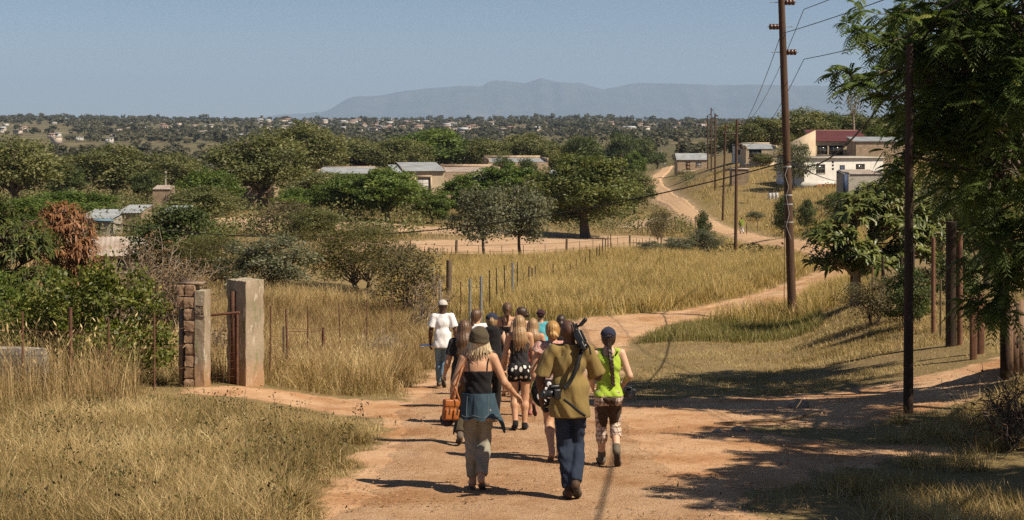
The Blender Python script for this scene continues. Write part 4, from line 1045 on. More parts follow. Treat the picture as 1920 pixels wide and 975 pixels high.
_kc = {}
def plant(key, px, d, top, wpx_, label, name='tree', cat='tree', group=None, rz=None, dy=1.0, base=0.0):
    p = spot(px, d)
    H = CZ - (top - YH) / F * d - p[2]
    w = wpx_ / F * d
    k = _kc.get(key, 0); _kc[key] = k + 1
    cr, tk = PROTO[key][k % len(PROTO[key])]
    t = thing(name, label, cat, p - [0, 0, base], rz if rz is not None else (k * 1.7 + px * 0.01), group)
    f_ = 1.36 if key in ('mango', 'big', 'grey', 'thorn') else 1.2
    t.scale = (w * f_, w * f_ * dy, H * 1.02)
    link('crown', cr, t); link('trunk', tk, t)
    return t
G1 = 'trees of the valley'
for a in [
    ('olive', 25, 168, 262, 190, 'spreading olive-green tree at the far left edge of the valley'),
    ('olive', 212, 195, 276, 175, 'broad olive-green tree beyond the brick block wall, left of the valley'),
    ('dark', 122, 185, 308, 90, 'dark bushy tree between the two olive-green trees on the left'),
    ('dark', 276, 190, 318, 70, 'small dark tree touching the right side of the broad olive tree'),
    ('mango', 138, 128, 358, 150, 'low dark mango tree like a hedge behind the bronze tree'),
    ('mango', 60, 120, 372, 120, 'low mango tree above the long-leaved tree at the left edge'),
    ('olive', 488, 172, 258, 185, 'big olive-green tree with a clear grey trunk in front of the roofless wall'),
    ('olive', 560, 255, 234, 165, 'tall olive-green tree behind the clear-trunked tree'),
    ('mango', 395, 150, 318, 95, 'round mango tree between the cement block wall and the big olive tree'),
    ('olive', 385, 135, 352, 130, 'sunlit bushy tree in front of the round mango tree, by the block wall'),
    ('olive', 330, 215, 290, 90, 'pale olive tree behind the block wall on the left'),
    ('olive', 595, 195, 322, 110, 'dull olive tree under the long low house roof'),
    ('mango', 648, 150, 325, 100, 'dark mango tree at the left end of the mango row'),
    ('mango', 726, 146, 317, 126, 'large mango tree below and left of the grey-roofed house'),
    ('mango', 812, 150, 362, 62, 'small mango tree directly below the barred window'),
    ('mango', 700, 158, 322, 66, 'mango tree filling the gap between the long low house and the grey-roofed house'),
    ('mango', 884, 160, 328, 104, 'wide mango tree in front of the long brick row'),
    ('mango', 945, 158, 312, 130, 'lime-tipped mango tree left of the big shady tree'),
    ('mango', 1010, 172, 322, 90, 'mango tree tucked behind the left side of the big shady tree'),
    ('dark', 945, 195, 292, 55, 'dark narrow tree top in front of the parapet house'),
    ('dark', 988, 200, 294, 45, 'dark pointed tree top right of its twin by the parapet house'),
    ('big', 1097, 139, 292, 186, 'big round shady tree with thick dark trunk in the sandy yard'),
    ('grey', 908, 101, 348, 105, 'grey-green small tree with thin dark stem by the timber fence'),
    ('grey', 975, 103, 345, 112, 'grey-green small tree with leaning pale stem by the timber fence'),
    ('mango', 805, 330, 243, 145, 'dark dome of a mango tree behind the grey-roofed house'),
    ('olive', 680, 330, 262, 150, 'olive bushland tree left of the dark mango dome'),
    ('olive', 745, 310, 262, 130, 'olive bushland tree in front of the dark mango dome'),
    ('olive', 600, 320, 275, 110, 'olive tree left of centre behind the long low house'),
    ('olive', 905, 330, 262, 100, 'greyish bushland tree behind the long brick row'),
    ('olive', 985, 345, 252, 120, 'greyish bushland tree behind the parapet house'),
    ('dark', 1092, 300, 253, 90, 'dark round tree rising behind the big shady tree'),
    ('olive', 1035, 320, 268, 70, 'olive tree left of the dark round tree'),
    ('dark', 1165, 420, 246, 70, 'dark tree near the road end, right of the dark round tree'),
    ('dark', 1205, 430, 258, 60, 'dark tree touching the far bend of the road'),
    ('mango', 1190, 330, 286, 42, 'little round mango tree left of the road bend'),
    ('dark', 1232, 480, 285, 40, 'small dark umbrella tree standing by the road end'),
    ('olive', 1190, 190, 322, 80, 'thin olive tree overhanging the road at the big tree'),
    ('olive', 1432, 260, 222, 110, 'tall grey-olive tree behind the strapped pole'),
    ('olive', 1505, 265, 206, 120, 'tall crown of a grey-olive tree behind the gable wall'),
    ('dark', 1555, 270, 210, 90, 'dark tree behind the red-roofed house'),
    ('olive', 1610, 270, 214, 110, 'olive tree behind the right half of the red roof'),
    ('lime', 1645, 255, 238, 60, 'bright lime-green tree at the right end of the red roof'),
    ('olive', 1375, 270, 232, 70, 'olive tree between the leaning poles and the strapped pole'),
    ('grey', 1487, 196, 266, 66, 'grey-green tree shading the left end of the white house'),
    ('dark', 1700, 300, 222, 120, 'dark tree half hidden behind the feathery tree'),
    ('olive', 1790, 290, 215, 140, 'olive tree glimpsed through the feathery tree'),
    ('grey', 1765, 60, 330, 130, 'greyish tree in the gap behind the feathery tree'),
    ('dark', 1850, 52, 340, 150, 'dark tree behind the driveway posts on the right'),
    ('dark', 1760, 75, 380, 120, 'dark bushy tree behind the broad-leaved tree'),
    ]:
    plant(*a, group=G1, dy=1.0)
G2 = 'shrubs of the valley'
for a in [
    ('shrub', 330, 62, 388, 190, 'dark dull shrub behind the dry twiggy bush'),
    ('greyshrub', 508, 50, 440, 172, 'dense grey-green shrub behind the tall gate pillar'),
    ('thorn', 672, 54, 421, 200, 'wide feathery thorn bush left of the yellow field'),
    ('scrub', 765, 47, 455, 130, 'pale sprawling shrub with leaning stems beside the thorn bush'),
    ('thorn', 412, 58, 440, 150, 'olive thorn bush between the dry bush and the grey-green shrub'),
    ('scrub', 545, 118, 378, 130, 'grey leafless-looking shrub in the sandy yard'),
    ('olive', 590, 112, 392, 90, 'dull olive shrub beside the grey leafless shrub'),
    ('mango', 560, 150, 352, 90, 'dark round shrub in front of the long low house'),
    ('scrub', 1238, 128, 392, 55, 'bare grey thorn shrub at the road edge'),
    ('shrub', 1318, 132, 395, 28, 'small upright sapling at the road edge'),
    ('greyshrub', 1320, 113, 430, 66, 'grey-green bush at the end of the hedge, beside the road'),
    ('greyshrub', 1270, 108, 446, 70, 'low grey-green bush in the middle of the roadside hedge'),
    ('greyshrub', 1218, 106, 452, 50, 'low grey-green bush at the left end of the roadside hedge'),
    ('shrub', 1396, 185, 380, 24, 'small dark bush on the slope left of the grey-green one'),
    ('greyshrub', 1416, 165, 396, 34, 'grey-green bush on the slope right of the walking man'),
    ('shrub', 1470, 128, 366, 40, 'dark leafy sapling beside the strapped pole'),
    ('shrub', 1512, 134, 375, 36, 'dark leafy sapling right of the strapped pole'),
    ('shrub', 1572, 150, 360, 66, 'dark shrub in front of the grey cement shed'),
    ('greyshrub', 1600, 120, 385, 80, 'grey shrub below the grey cement shed'),
    ('olive', 1430, 236, 288, 40, 'green bush in front of the unfinished house'),
    ('olive', 1350, 240, 322, 40, 'olive bush left of the narrow block hut'),
    ('olive', 1300, 260, 330, 60, 'olive bush on the bank above the road bend'),
    ('scrub', 1640, 36, 520, 120, 'straggly green bush under the broad-leaved tree'),
    ('lime', 1850, 33, 575, 90, 'sunlit yellow-green bush behind the short driveway posts'),
    ('lime', 1725, 35, 560, 50, 'bright green leafy bush right of the shaded dark pole'),
    ('shrub', 1700, 34, 500, 90, 'dark bush behind the shaded dark pole'),
    ('shrub', 1790, 42, 470, 110, 'dark bush behind the stout timber post'),
    ]:
    plant(*a, name='shrub', cat='shrub', group=G2)

# bare dead tree above the roofs
t = thing('dead_tree', 'bare dead tree standing above the tree line by the red roof', 'tree', spot(1600, 262))
b = MB(); rg = np.random.RandomState(2)
p = spot(1600, 262); Ht = CZ - (172 - YH) / F * 262 - p[2]
b.tube([(0, 0, -0.3), (0.1, 0, Ht * 0.45), (0.0, 0, Ht * 0.6)], [0.3, 0.22, 0.18], 8); b.obj('trunk', M_bark_pale, t)
b = MB()
for i in range(13):
    a = i * 2.4; e = np.array([math.cos(a) * rg.uniform(0.8, 2.4), math.sin(a) * rg.uniform(0.8, 2.2), Ht * rg.uniform(0.85, 1.02)])
    q = bent(rg, (0, 0, Ht * 0.58), e, 6, 0.06); b.tube(q, np.linspace(0.10, 0.02, 6), 5, caps=False)
    for _ in range(4):
        s = q[rg.randint(2, 5)]; b.tube(bent(rg, s, s + np.array([rg.uniform(-.6, .6), rg.uniform(-.6, .6), rg.uniform(0.6, 1.8)]), 4), np.linspace(0.04, 0.012, 4), 4, caps=False)
b.obj('limbs', M_bark_pale, t)

# ---- near plants with leaves at their real size
def rosette_plant(name, label, cat, px, d, lobes, tips, per, L, Wd, leaf, bark, seed, droop=0.35, tr=0.06, upturn=0.2, spiral=0.35, stem_pts=None, drop=0.0, dxy=(0, 0), lobe_n=3):
    """lobes: (dx, dy, z, r, rz) round the base; leaves sit in whorls at the twig tips"""
    p = spot(px, d); rg = np.random.RandomState(seed)
    t = thing(name, label, cat, p + np.array([*dxy, 0]))
    cb, tb = MB(), MB()
    wsum = sum(l[3] ** 2 for l in lobes)
    fk = np.array([0, 0, lobes[0][2] * 0.35]) if stem_pts is None else np.array(stem_pts[-1], float)
    if stem_pts is None: stem_pts = [(0, 0, -0.2), (0.03, 0, fk[2] * 0.5), tuple(fk)]
    tb.tube(stem_pts, np.linspace(tr * 1.2, tr * 0.8, len(stem_pts)), 9)
    for l in lobes:
        c = np.array(l[:3], float); r, rz_ = l[3], l[4]
        limb = bent(rg, fk, c, 6, 0.08); tb.tube(limb, np.linspace(tr * 0.62, tr * 0.3, 6), 7, caps=False)
        n = max(4, int(tips * r * r / wsum))
        S = rdir(rg, n); S[:, 2] = np.abs(S[:, 2]) * 0.9 - 0.35 + rg.uniform(0, 0.3, n)
        S = nrm(S)
        T = c + S * np.array([r, r, rz_]) * rg.uniform(0.55, 1.0, n)[:, None]
        for tip, s in zip(T, S):
            base = limb[rg.randint(3, 6)]
            tb.tube(bent(rg, base, tip, 4, 0.10), np.linspace(tr * 0.22, tr * 0.09, 4), 4, caps=False)
        k = np.repeat(np.arange(n), per); m = n * per
        ax = nrm(S * 0.7 + np.array([0, 0, 0.75]))[k]
        a1 = perp(rg, ax[::1]); 
        U = nrm(a1 + ax * rg.uniform(-0.1, upturn + 0.5, m)[:, None])
        Wv = nrm(np.cross(ax, U))
        vv = np.clip(0.45 + rg.uniform(-0.2, 0.2, n)[k] + rg.randn(m) * 0.16, 0, 1)
        l_ = L * rg.uniform(0.65, 1.2, m)
        add_long_leaves(cb, T[k] + ax * rg.uniform(-0.4 * L, 0.1 * L, m)[:, None], U, Wv, l_, Wd * l_ / L, vv, droop)
    cb.obj('crown', leaf, t); tb.obj('trunk', bark, t, smooth=True)
    return t
rosette_plant('mango_tree', 'young mango tree with long drooping leaves at the left edge', 'tree', -10, 31.5,
              [(0.1, 0, 2.7, 1.25, 1.1), (-0.9, 0.3, 2.3, 1.1, 1.0), (0.75, -0.3, 1.9, 0.75, 0.8), (0.2, -0.6, 1.5, 0.9, 0.7), (-0.3, 0, 3.2, 0.8, 0.7), (0.85, 0.1, 2.6, 0.55, 0.6)], 640, 10, 0.20, 0.045, L_nearmango, M_bark, 11, droop=0.5)
rosette_plant('bronze_leaved_tree', 'bronze-red leaved tree beside the young mango tree', 'tree', 132, 35,
              [(0.0, 0, 3.1, 0.62, 0.75), (-0.35, 0.2, 3.45, 0.45, 0.4), (0.28, -0.1, 2.6, 0.5, 0.65), (-0.3, -0.2, 2.5, 0.5, 0.7), (0.05, 0, 1.9, 0.55, 0.7), (-0.65, 0.1, 3.0, 0.5, 0.55), (0.4, 0, 2.1, 0.45, 0.8)], 420, 9, 0.17, 0.042, L_bronze, M_bark, 12, droop=0.6)
rosette_plant('frangipani_tree', 'broad-leaved tree with forked grey branches on the right bank', 'tree', 1604, 42.5,
              [(-0.75, -0.3, 2.05, 0.85, 0.75), (0.15, 0, 2.75, 1.0, 0.75), (1.15, -0.2, 2.3, 0.95, 0.9), (-0.15, -0.5, 1.7, 0.8, 0.5), (1.75, 0.2, 2.6, 0.8, 0.8), (0.8, 0.3, 3.3, 0.85, 0.6), (1.3, 0, 3.6, 0.6, 0.5), (-1.15, 0.1, 1.35, 0.35, 0.4), (0.6, -0.3, 1.3, 0.9, 0.6), (1.6, -0.3, 1.6, 0.85, 0.7), (-0.6, -0.4, 1.25, 0.6, 0.5), (2.3, 0, 2.2, 0.7, 0.8)], 520, 11, 0.31, 0.085, L_plum, M_bark_pale, 13, droop=0.3, tr=0.13,
              stem_pts=[(0, 0, -0.3), (-0.05, 0, 0.15), (-0.02, 0, 0.5), (0.05, 0, 0.9)])
def leafy_bush(name, label, px, d, lobes, n, ls, lw, leaf, seed, fold=0.15, stems=7, cat='bush'):
    p = spot(px, d); rg = np.random.RandomState(seed)
    t = thing(name, label, cat, p)
    cb, tb = MB(), MB(); w = np.array([l[3] * l[4] for l in lobes]); w = w / w.sum()
    for l, f in zip(lobes, w):
        c = np.array(l[:3], float); m = int(n * f)
        ns = max(6, m // 55)
        S = rdir(rg, ns); sc = c + S * np.array([l[3], l[3], l[4]]) * rg.uniform(0.5, 1.0, ns)[:, None]
        k = rg.randint(0, ns, m)
        P = sc[k] + rdir(rg, m) * (rg.rand(m) ** 0.5)[:, None] * 0.22
        P[:, 2] = np.maximum(P[:, 2], 0.05)
        out = nrm(P - c + [0, 0, 0.3])
        U = nrm(rdir(rg, m) * 0.8 + out * 0.6); Wv = nrm(np.cross(nrm(out + rdir(rg, m) * 0.7), U))
        L = ls * rg.uniform(0.6, 1.3, m)
        add_leaves(cb, P, U, Wv, L, L * lw, np.clip(0.42 + rg.uniform(-.16, .16, ns)[k] + rg.randn(m) * 0.19, 0, 1), 0, fold)
        for j in range(0, ns, 2):
            tb.tube(bent(rg, (c[0] * 0.4, c[1] * 0.4, 0), sc[j], 5, 0.05), np.linspace(0.014, 0.004, 5), 4, caps=False)
    cb.obj('crown', leaf, t); tb.obj('stems', M_bark, t)
    return t
leafy_bush('round_leaved_bush', 'glossy green round-leaved bush left of the broken gate pillar', 190, 26.6,
           [(0.2, 0, 1.2, 1.05, 0.95), (-0.6, 0.1, 1.1, 0.95, 0.9), (0.85, -0.2, 0.75, 0.65, 0.7), (0.1, -0.2, 1.85, 0.5, 0.5), (-1.3, 0, 1.0, 0.7, 0.8), (0.2, -0.6, 0.7, 0.9, 0.6)], 12500, 0.088, 0.62, L_round, 21)
leafy_bush('tall_weedy_bush', 'dark green bush mixed with dry grass below the young mango tree', 60, 28.8,
           [(0, 0, 1.0, 0.9, 0.9), (-0.8, 0, 1.2, 0.8, 0.9), (0.5, 0.1, 1.6, 0.5, 0.5)], 5200, 0.085, 0.4, L_mango, 22)
def twiggy(name, label, px, d, w, h, nst, nleaf, seed, leaf=L_dry, bark=M_bark_pale, cat='bush', lean=0.0):
    p = spot(px, d); rg = np.random.RandomState(seed)
    t = thing(name, label, cat, p); tb, cb = MB(), MB(); ends = []
    for i in range(nst):
        a = rg.uniform(0, 2 * math.pi); r = rg.uniform(0.2, 1.0)
        e = np.array([math.cos(a) * r * w + lean, math.sin(a) * r * w * 0.7, h * rg.uniform(0.55, 1.0) * (1.1 - 0.4 * r)])
        st = np.array([rg.uniform(-.3, .3) * w, rg.uniform(-.2, .2), 0])
        q = bent(rg, st, e, 7, 0.06); tb.tube(q, np.linspace(0.022, 0.006, 7), 5, caps=False)
        for _ in range(7):
            s = q[rg.randint(2, 6)]; e2 = s + rdir(rg, 1)[0] * np.array([0.6, 0.6, 0.45]) * rg.uniform(0.4, 1.1) + [0, 0, 0.2]
            q2 = bent(rg, s, e2, 4, 0.10); tb.tube(q2, np.linspace(0.008, 0.0035, 4), 3, caps=False); ends.append(q2)
            for _ in range(2):
                s2 = q2[rg.randint(1, 3)]; e3 = s2 + rdir(rg, 1)[0] * rg.uniform(0.15, 0.4)
                q3 = bent(rg, s2, e3, 3, 0.1); tb.tube(q3, [0.005, 0.004, 0.003], 3, caps=False); ends.append(q3)
    E = np.concatenate(ends); k = rg.randint(0, len(E), nleaf)
    U = nrm(rdir(rg, nleaf) + [0, 0, -0.4]); L = 0.075 * rg.uniform(0.6, 1.3, nleaf)
    if nleaf: add_leaves(cb, E[k], U, perp(rg, U), L, L * 0.5, np.clip(rg.rand(nleaf), 0, 1), 0, 0.25); cb.obj('crown', leaf, t)
    tb.obj('stems', bark, t)
    return t
twiggy('dry_bush', 'dry twiggy bush with shrivelled brown leaves left of the gate', 300, 37, 2.0, 3.2, 60, 5200, 31)
twiggy('dry_bush', 'grey bare twigs beside the bronze-leaved tree', 205, 36, 0.9, 2.7, 20, 500, 32)
twiggy('dry_bush', 'small dry twig bush inside the gateway', 415, 29.5, 0.55, 0.8, 14, 260, 33)
twiggy('dry_bush', 'grey dead twigs among the weeds behind the gate pillars', 715, 34.5, 0.5, 0.55, 12, 120, 34)
twiggy('dry_bush', 'leaning bare stems at the right of the pale sprawling shrub', 772, 42.5, 1.0, 2.2, 9, 260, 35, lean=0.8)
twiggy('dry_bush', 'tangle of dry twigs in the shade at the right edge', 1915, 17.5, 0.8, 0.7, 12, 120, 36, bark=M_bark)

# ---- the feathery tree on the right
def feathery(name, label, px, d, lobes, tips, seed, long_branches=(), trunk_xy=(0, 0), trunk_top=2.2, tr=0.13, dens=6):
    p = spot(px, d); rg = np.random.RandomState(seed)
    t = thing(name, label, 'tree', p); fb, tb = MB(), MB()
    fk = np.array([0, 0, trunk_top])
    tb.tube([(0, 0, -0.3), (0.06, 0, trunk_top * 0.5), fk], [tr * 1.3, tr, tr * 0.85], 10)
    tipP, tipD = [], []
    wsum = sum(l[3] * l[5] for l in lobes)
    for l in lobes:
        c = np.array(l[:3]); rr = np.array([l[3], l[4], l[5]])
        limb = bent(rg, fk, c, 7, 0.05); tb.tube(limb, np.linspace(tr * 0.55, tr * 0.16, 7), 7, caps=False)
        n = int(tips * l[3] * l[5] / wsum)
        for _ in range(n):
            s = rdir(rg, 1)[0]; e = c + s * rr * rg.uniform(0.35, 1.0)
            q = bent(rg, limb[rg.randint(3, 7)], e, 5, 0.05)
            if _ % 2 == 0: tb.tube(q, np.linspace(0.022, 0.006, 5), 4, caps=False)
            tipP.append(e); tipD.append(nrm(e - q[3]))
            if rg.rand() < 0.6: tipP.append(q[3]); tipD.append(nrm(q[3] - q[2] + rdir(rg, 1)[0] * 0.01))
    for pts in long_branches:
        pts = np.array(pts, float); u = np.linspace(0, len(pts) - 1, 12)
        q = np.stack([np.interp(u, np.arange(len(pts)), pts[:, i]) for i in range(3)], -1)
        tb.tube(q, np.linspace(0.035, 0.006, 12), 6, caps=False)
        for i in range(5, 12):
            tipP.append(q[i]); tipD.append(nrm(q[i] - q[i - 1] + rdir(rg, 1)[0] * 0.4))
    P0 = np.repeat(np.array(tipP), dens, 0); D0 = np.repeat(np.array(tipD), dens, 0)
    n = len(P0)
    U = nrm(D0 * 0.5 + rdir(rg, n) * 0.85 + np.array([0, 0, 0.15]))
    Lr = rg.uniform(0.22, 0.46, n)
    val = np.clip(0.42 + np.repeat(rg.uniform(-0.22, 0.22, len(tipP)), dens) + rg.randn(n) * 0.10, 0, 1)
    yel = rg.rand(n) < 0.02; val[yel] = 0.97
    side = nrm(np.cross(U, np.array([0, 0, 1.0])) + rdir(rg, n) * 0.25)
    NP = 8
    for k in range(NP):
        f = (k + 1.2) / (NP + 0.6)
        pos = P0 + U * (Lr * f)[:, None] + np.array([0, 0, -1]) * (Lr * 0.55 * f * f)[:, None]
        tan = nrm(U + np.array([0, 0, -1.0]) * 1.1 * f)
        pl_ = 0.36 * Lr * (1 - 0.65 * abs(f - 0.42)) 
        for s in (-1, 1):
            dr = nrm(side * s + tan * 0.55 + np.array([0, 0, -0.35]))
            add_leaves(fb, pos, dr, nrm(tan + rdir(rg, n) * 0.2), pl_, pl_ * 0.30, val, 0, 0.1)
    tip = P0 + U * Lr[:, None] + np.array([0, 0, -1]) * (Lr * 0.55)[:, None]
    b2 = MB()
    w = side * 0.004
    V = np.stack([P0 - w, P0 + w, P0 + U * (Lr * 0.55)[:, None] - np.array([0, 0, 1]) * (Lr * 0.17)[:, None], tip], 1)
    q = np.arange(n)[:, None] * 4
    fb.add(V.reshape(-1, 3), None, np.concatenate([q + np.array([0, 1, 2]), q + np.array([0, 2, 3])]), val=np.repeat(val, 4))
    fb.obj('crown', L_feather, t); tb.obj('trunk', M_bark, t, smooth=True)
    return t
def fl(px, py, d, rpx, rpy, base, dr=1.0):
    """lobe centre relative to the tree base, radii"""
    return ((px - CX) / F * d - base[0], d - base[1], CZ - (py - YH) / F * d - base[2], rpx / F * d, dr, rpy / F * d)
bs = spot(1985, 22.8)
def fw(X, Y, h, r): return (X - bs[0], Y - bs[1], gz(X, Y) + h - bs[2], r, r, r * 0.75)
def fp(px, py, d): return np.array([(px - CX) / F * d, d, CZ - (py - YH) / F * d]) - bs
feathery('feathery_tree', 'tall dark tree with feathery drooping leaves filling the right edge', 1985, 22.8,
    [fw(8.2, 17, 4.8, 1.7), fw(9.8, 17.5, 4.2, 1.6), fw(8.4, 20.3, 4.1, 1.3), fw(7.3, 24.2, 5.2, 1.3), fw(9.2, 24.2, 5.0, 1.8), fw(10.2, 27, 5.6, 1.9), fw(7.6, 25.8, 6.4, 1.6), fw(10.4, 16, 4.6, 1.6), fw(8.6, 27.5, 4.2, 1.5), fl(1815, 60, 22, 130, 120, bs), fl(1780, 175, 22.5, 110, 95, bs), fl(1880, 200, 21.6, 100, 130, bs), fl(1855, 330, 22.2, 110, 110, bs), fl(1765, 280, 22.8, 60, 65, bs, 0.7), fl(1890, 470, 22.4, 100, 100, bs), fl(1865, 560, 22.8, 75, 48, bs, 0.7),
     fl(1900, 20, 21.5, 120, 120, bs), fl(1740, 90, 22.2, 60, 70, bs, 0.6), fl(2060, 420, 22, 110, 110, bs), fl(1830, -60, 22.4, 110, 70, bs), fl(1715, 240, 22.5, 45, 70, bs, 0.5)], 1150, 41,
    long_branches=[[fp(1900, 180, 22.3), fp(1760, 130, 22.2), fp(1665, 125, 22.0), fp(1610, 165, 21.9), fp(1585, 128, 21.9), fp(1568, 138, 21.9)],
                   [fp(1880, 60, 22.3), fp(1740, 45, 22.2), fp(1690, 75, 22.0), fp(1640, 80, 22.0), fp(1615, 55, 22.0), fp(1596, 62, 22.0)],
                   [fp(1880, 120, 22.3), fp(1740, 150, 22.2), fp(1670, 190, 22.0), fp(1620, 150, 21.8), fp(1600, 160, 21.8)],
                   [fp(1850, 10, 22.3), fp(1730, 5, 22.2), fp(1695, 20, 22.0), fp(1680, 30, 22.0)],
                   [fp(1860, 330, 22.3), fp(1740, 300, 22.2), fp(1690, 290, 22.0), fp(1665, 330, 21.8)]], trunk_top=2.4, dens=6)
bs2 = np.array([7.9, 13.2, gz(7.9, 13.2)])
rg = np.random.RandomState(9)
feathery('feathery_tree', 'smaller feathery tree whose shade falls across the lower right corner', (7.9 / 13.2) * F + CX, 13.2,
    [(-0.2, 0.1, 4.6, 1.5, 1.2, 0.9), (-1.5, 0.1, 4.0, 0.9, 0.9, 0.6), (1.1, 0, 4.9, 1.3, 1.2, 1.0), (-0.9, -1.4, 5.0, 1.2, 1.2, 0.7), (-1.2, -2.9, 4.2, 1.1, 1.0, 0.7), (0.6, 1.3, 5.2, 1.2, 1.1, 0.9), (1.6, -1.8, 4.2, 1.3, 1.2, 0.9)], 620, 43, dens=7)

# ---- far trees, far houses, scrub
def far_crown(seed, n=210, ls=0.17, tr=True):
    rg = np.random.RandomState(seed); b = MB()
    k = 7
    C = rdir(rg, k) * np.array([0.30, 0.30, 0.26]); C[:, 2] += 0.58
    j = rg.randint(0, k, n)
    P = C[j] + rdir(rg, n) * (rg.rand(n) ** 0.4)[:, None] * 0.21
    P[:, 2] = np.clip(P[:, 2], 0.12, 1.0)
    out = nrm(P - [0, 0, 0.45]); U = rdir(rg, n); Wv = nrm(np.cross(nrm(out + rdir(rg, n) * 0.6), U))
    L = ls * rg.uniform(0.6, 1.3, n)
    add_leaves(b, P - U * L[:, None] / 2, U, Wv, L, L * 0.7, np.clip(0.45 + rg.uniform(-.2, .2, k)[j] + rg.randn(n) * 0.13, 0, 1), 0)
    if tr: b.tube([(0, 0, -0.1), (0, 0, 0.5)], [0.035, 0.02], 5, caps=False, mi=1)
    return b
FARM = [far_crown(500 + i).mesh('far_tree', [L_far, M_bark]) for i in range(6)]
rg = np.random.RandomState(77)
fx, fd = [], []
while len(fx) < 285:
    d = 420 * (1000 / 420) ** rg.rand(); px = rg.uniform(-40, 1420)
    X = (px - CX) / F * d
    if bare(np.array([X]), np.array([d]))[0] > 0.2 or abs(np.interp(d, ROAD[14:, 1], ROAD[14:, 0]) - X) < 9: continue
    if vnoise(np.array([X / 60 + 40]), np.array([d / 110 + 3]))[0] < 0.36: continue
    fx.append(px); fd.append(d)
for i, (px, d) in enumerate(zip(fx, fd)):
    h = rg.uniform(3.6, 8.5) * (1.0 if d > 600 else 0.8); w = h * rg.uniform(1.1, 2.0)
    o = link('far_tree', FARM[i % 6], None, spot(px, d)); o.scale = (w, w, h); o.rotation_euler[2] = rg.uniform(0, 6.28)
    tag(o, 'bushy dark tree scattered over the flat land beyond the valley', 'tree', 'scattered trees beyond the valley')
# the wooded ridge reads as one mass
def wood():
    arrs = [far_crown(600 + i, 60, 0.30, False) for i in range(5)]
    base = [(np.concatenate(a.v), np.concatenate(a.q), np.concatenate(a.a)) for a in arrs]
    b = MB(); rg = np.random.RandomState(78); n = 0; tot = 3600
    px = rg.uniform(-250, 1800, tot * 3); d = 950 * (3150 / 950) ** (rg.rand(tot * 3) ** 0.8)
    X = (px - CX) / F * d
    nz = vnoise(X / 110 + 11, d / 260 + 5); keep = nz > np.clip(0.52 - (d - 900) / 4000, 0.12, 0.6)
    field = (px < 140) & (d > 1000) & (d < 1900); keep &= ~(field & (rg.rand(tot * 3) < 0.85))
    px, d, X = px[keep][:tot], d[keep][:tot], X[keep][:tot]
    Z = ground(X, d)
    for i in range(len(px)):
        V, Q, A = base[i % 5]
        h = rg.uniform(4, 9.5) if rg.rand() < 0.95 else rg.uniform(10, 14); w = h * rg.uniform(0.9, 1.7); a = rg.uniform(0, 6.28)
        ca, sa = math.cos(a) * w, math.sin(a) * w
        W_ = np.stack([V[:, 0] * ca - V[:, 1] * sa, V[:, 0] * sa + V[:, 1] * ca, V[:, 2] * h], -1) + [X[i], d[i], Z[i]]
        b.add(W_, Q, val=np.clip(A + rg.uniform(-.15, .15), 0, 1))
    tag(b.obj('distant_woodland', L_far), 'hazy wooded ridge and bushland on the skyline', 'woodland', kind='stuff')
wood()
M_fw = [plain('far_white_wall', (0.56, 0.52, 0.46), None, 0.3, 0.9), plain('far_tan_wall', (0.50, 0.42, 0.33), None, 0.3, 0.9), plain('far_pink_wall', (0.54, 0.44, 0.36), None, 0.3, 0.9)]
M_fr = [plain('far_tin_roof', (0.52, 0.53, 0.54), None, 0.3, 0.6), plain('far_brown_roof', (0.32, 0.26, 0.22), None, 0.3, 0.8), plain('far_red_roof', (0.33, 0.20, 0.16), None, 0.3, 0.8)]
def far_house(i):
    b = MB(); w, dp, h = 1.0, 0.7, 0.34
    b.box(-w / 2, w / 2, 0, dp, -0.4, h)
    if i % 2:
        b.add([(-w / 2 - .05, -.06, h + .002), (w / 2 + .05, -.06, h + .002), (w / 2 + .05, dp + .06, h + .002), (-w / 2 - .05, dp + .06, h + .002), (-w / 2 - .05, dp / 2, h + .2), (w / 2 + .05, dp / 2, h + .2)],
              [(0, 1, 5, 4), (2, 3, 4, 5), (3, 2, 1, 0)], [(0, 4, 3), (1, 2, 5)], mi=1)
    else:
        b.box(-w / 2 - .04, w / 2 + .04, -.05, dp + .05, h + .002, h + .06, mi=1)
    b.box(-0.12, 0.0, -0.006, -0.001, 0, 0.24, mi=2); b.box(0.18, 0.34, -0.006, -0.001, 0.12, 0.25, mi=2)
    return b.mesh('far_house', [M_fw[i % 3], M_fr[(i // 2) % 3], M_glass])
FHM = [far_house(i) for i in range(6)]
rg = np.random.RandomState(79)
HS = []
SZ = 0.74
for x0, x1, y0, y1, n in ((0, 480, 232, 262, 30), (480, 860, 230, 250, 95), (860, 1320, 236, 256, 36), (480, 860, 246, 256, 6), (80, 480, 258, 275, 8)):
    HS += [(rg.uniform(x0, x1), rg.uniform(y0, y1)) for _ in range(n)]
HS += [(982, 249), (1062, 248), (190, 243), (225, 250), (30, 254), (1005, 249), (1225, 243)]
SZ = 0.8
for i, (px, py) in enumerate(HS):
    d = hit(px, py)
    if d > 3200 or d < 500: continue
    q = spot(px, d); s = rg.uniform(8, 13) * (0.75 if px < 480 else 1.0)
    if abs(np.interp(d, ROAD[14:, 1], ROAD[14:, 0]) - q[0]) < 14: continue
    o = link('far_house', FHM[rg.randint(0, 6)], None, q + [0, 0, 2.8]); o.scale = (s * SZ, s * SZ, s * SZ * rg.uniform(0.8, 1.1)); o.rotation_euler[2] = rg.uniform(-0.7, 0.7)
    tag(o, 'tiny pale house among the trees on the hazy far slope', 'house', 'tiny houses on the far slope')
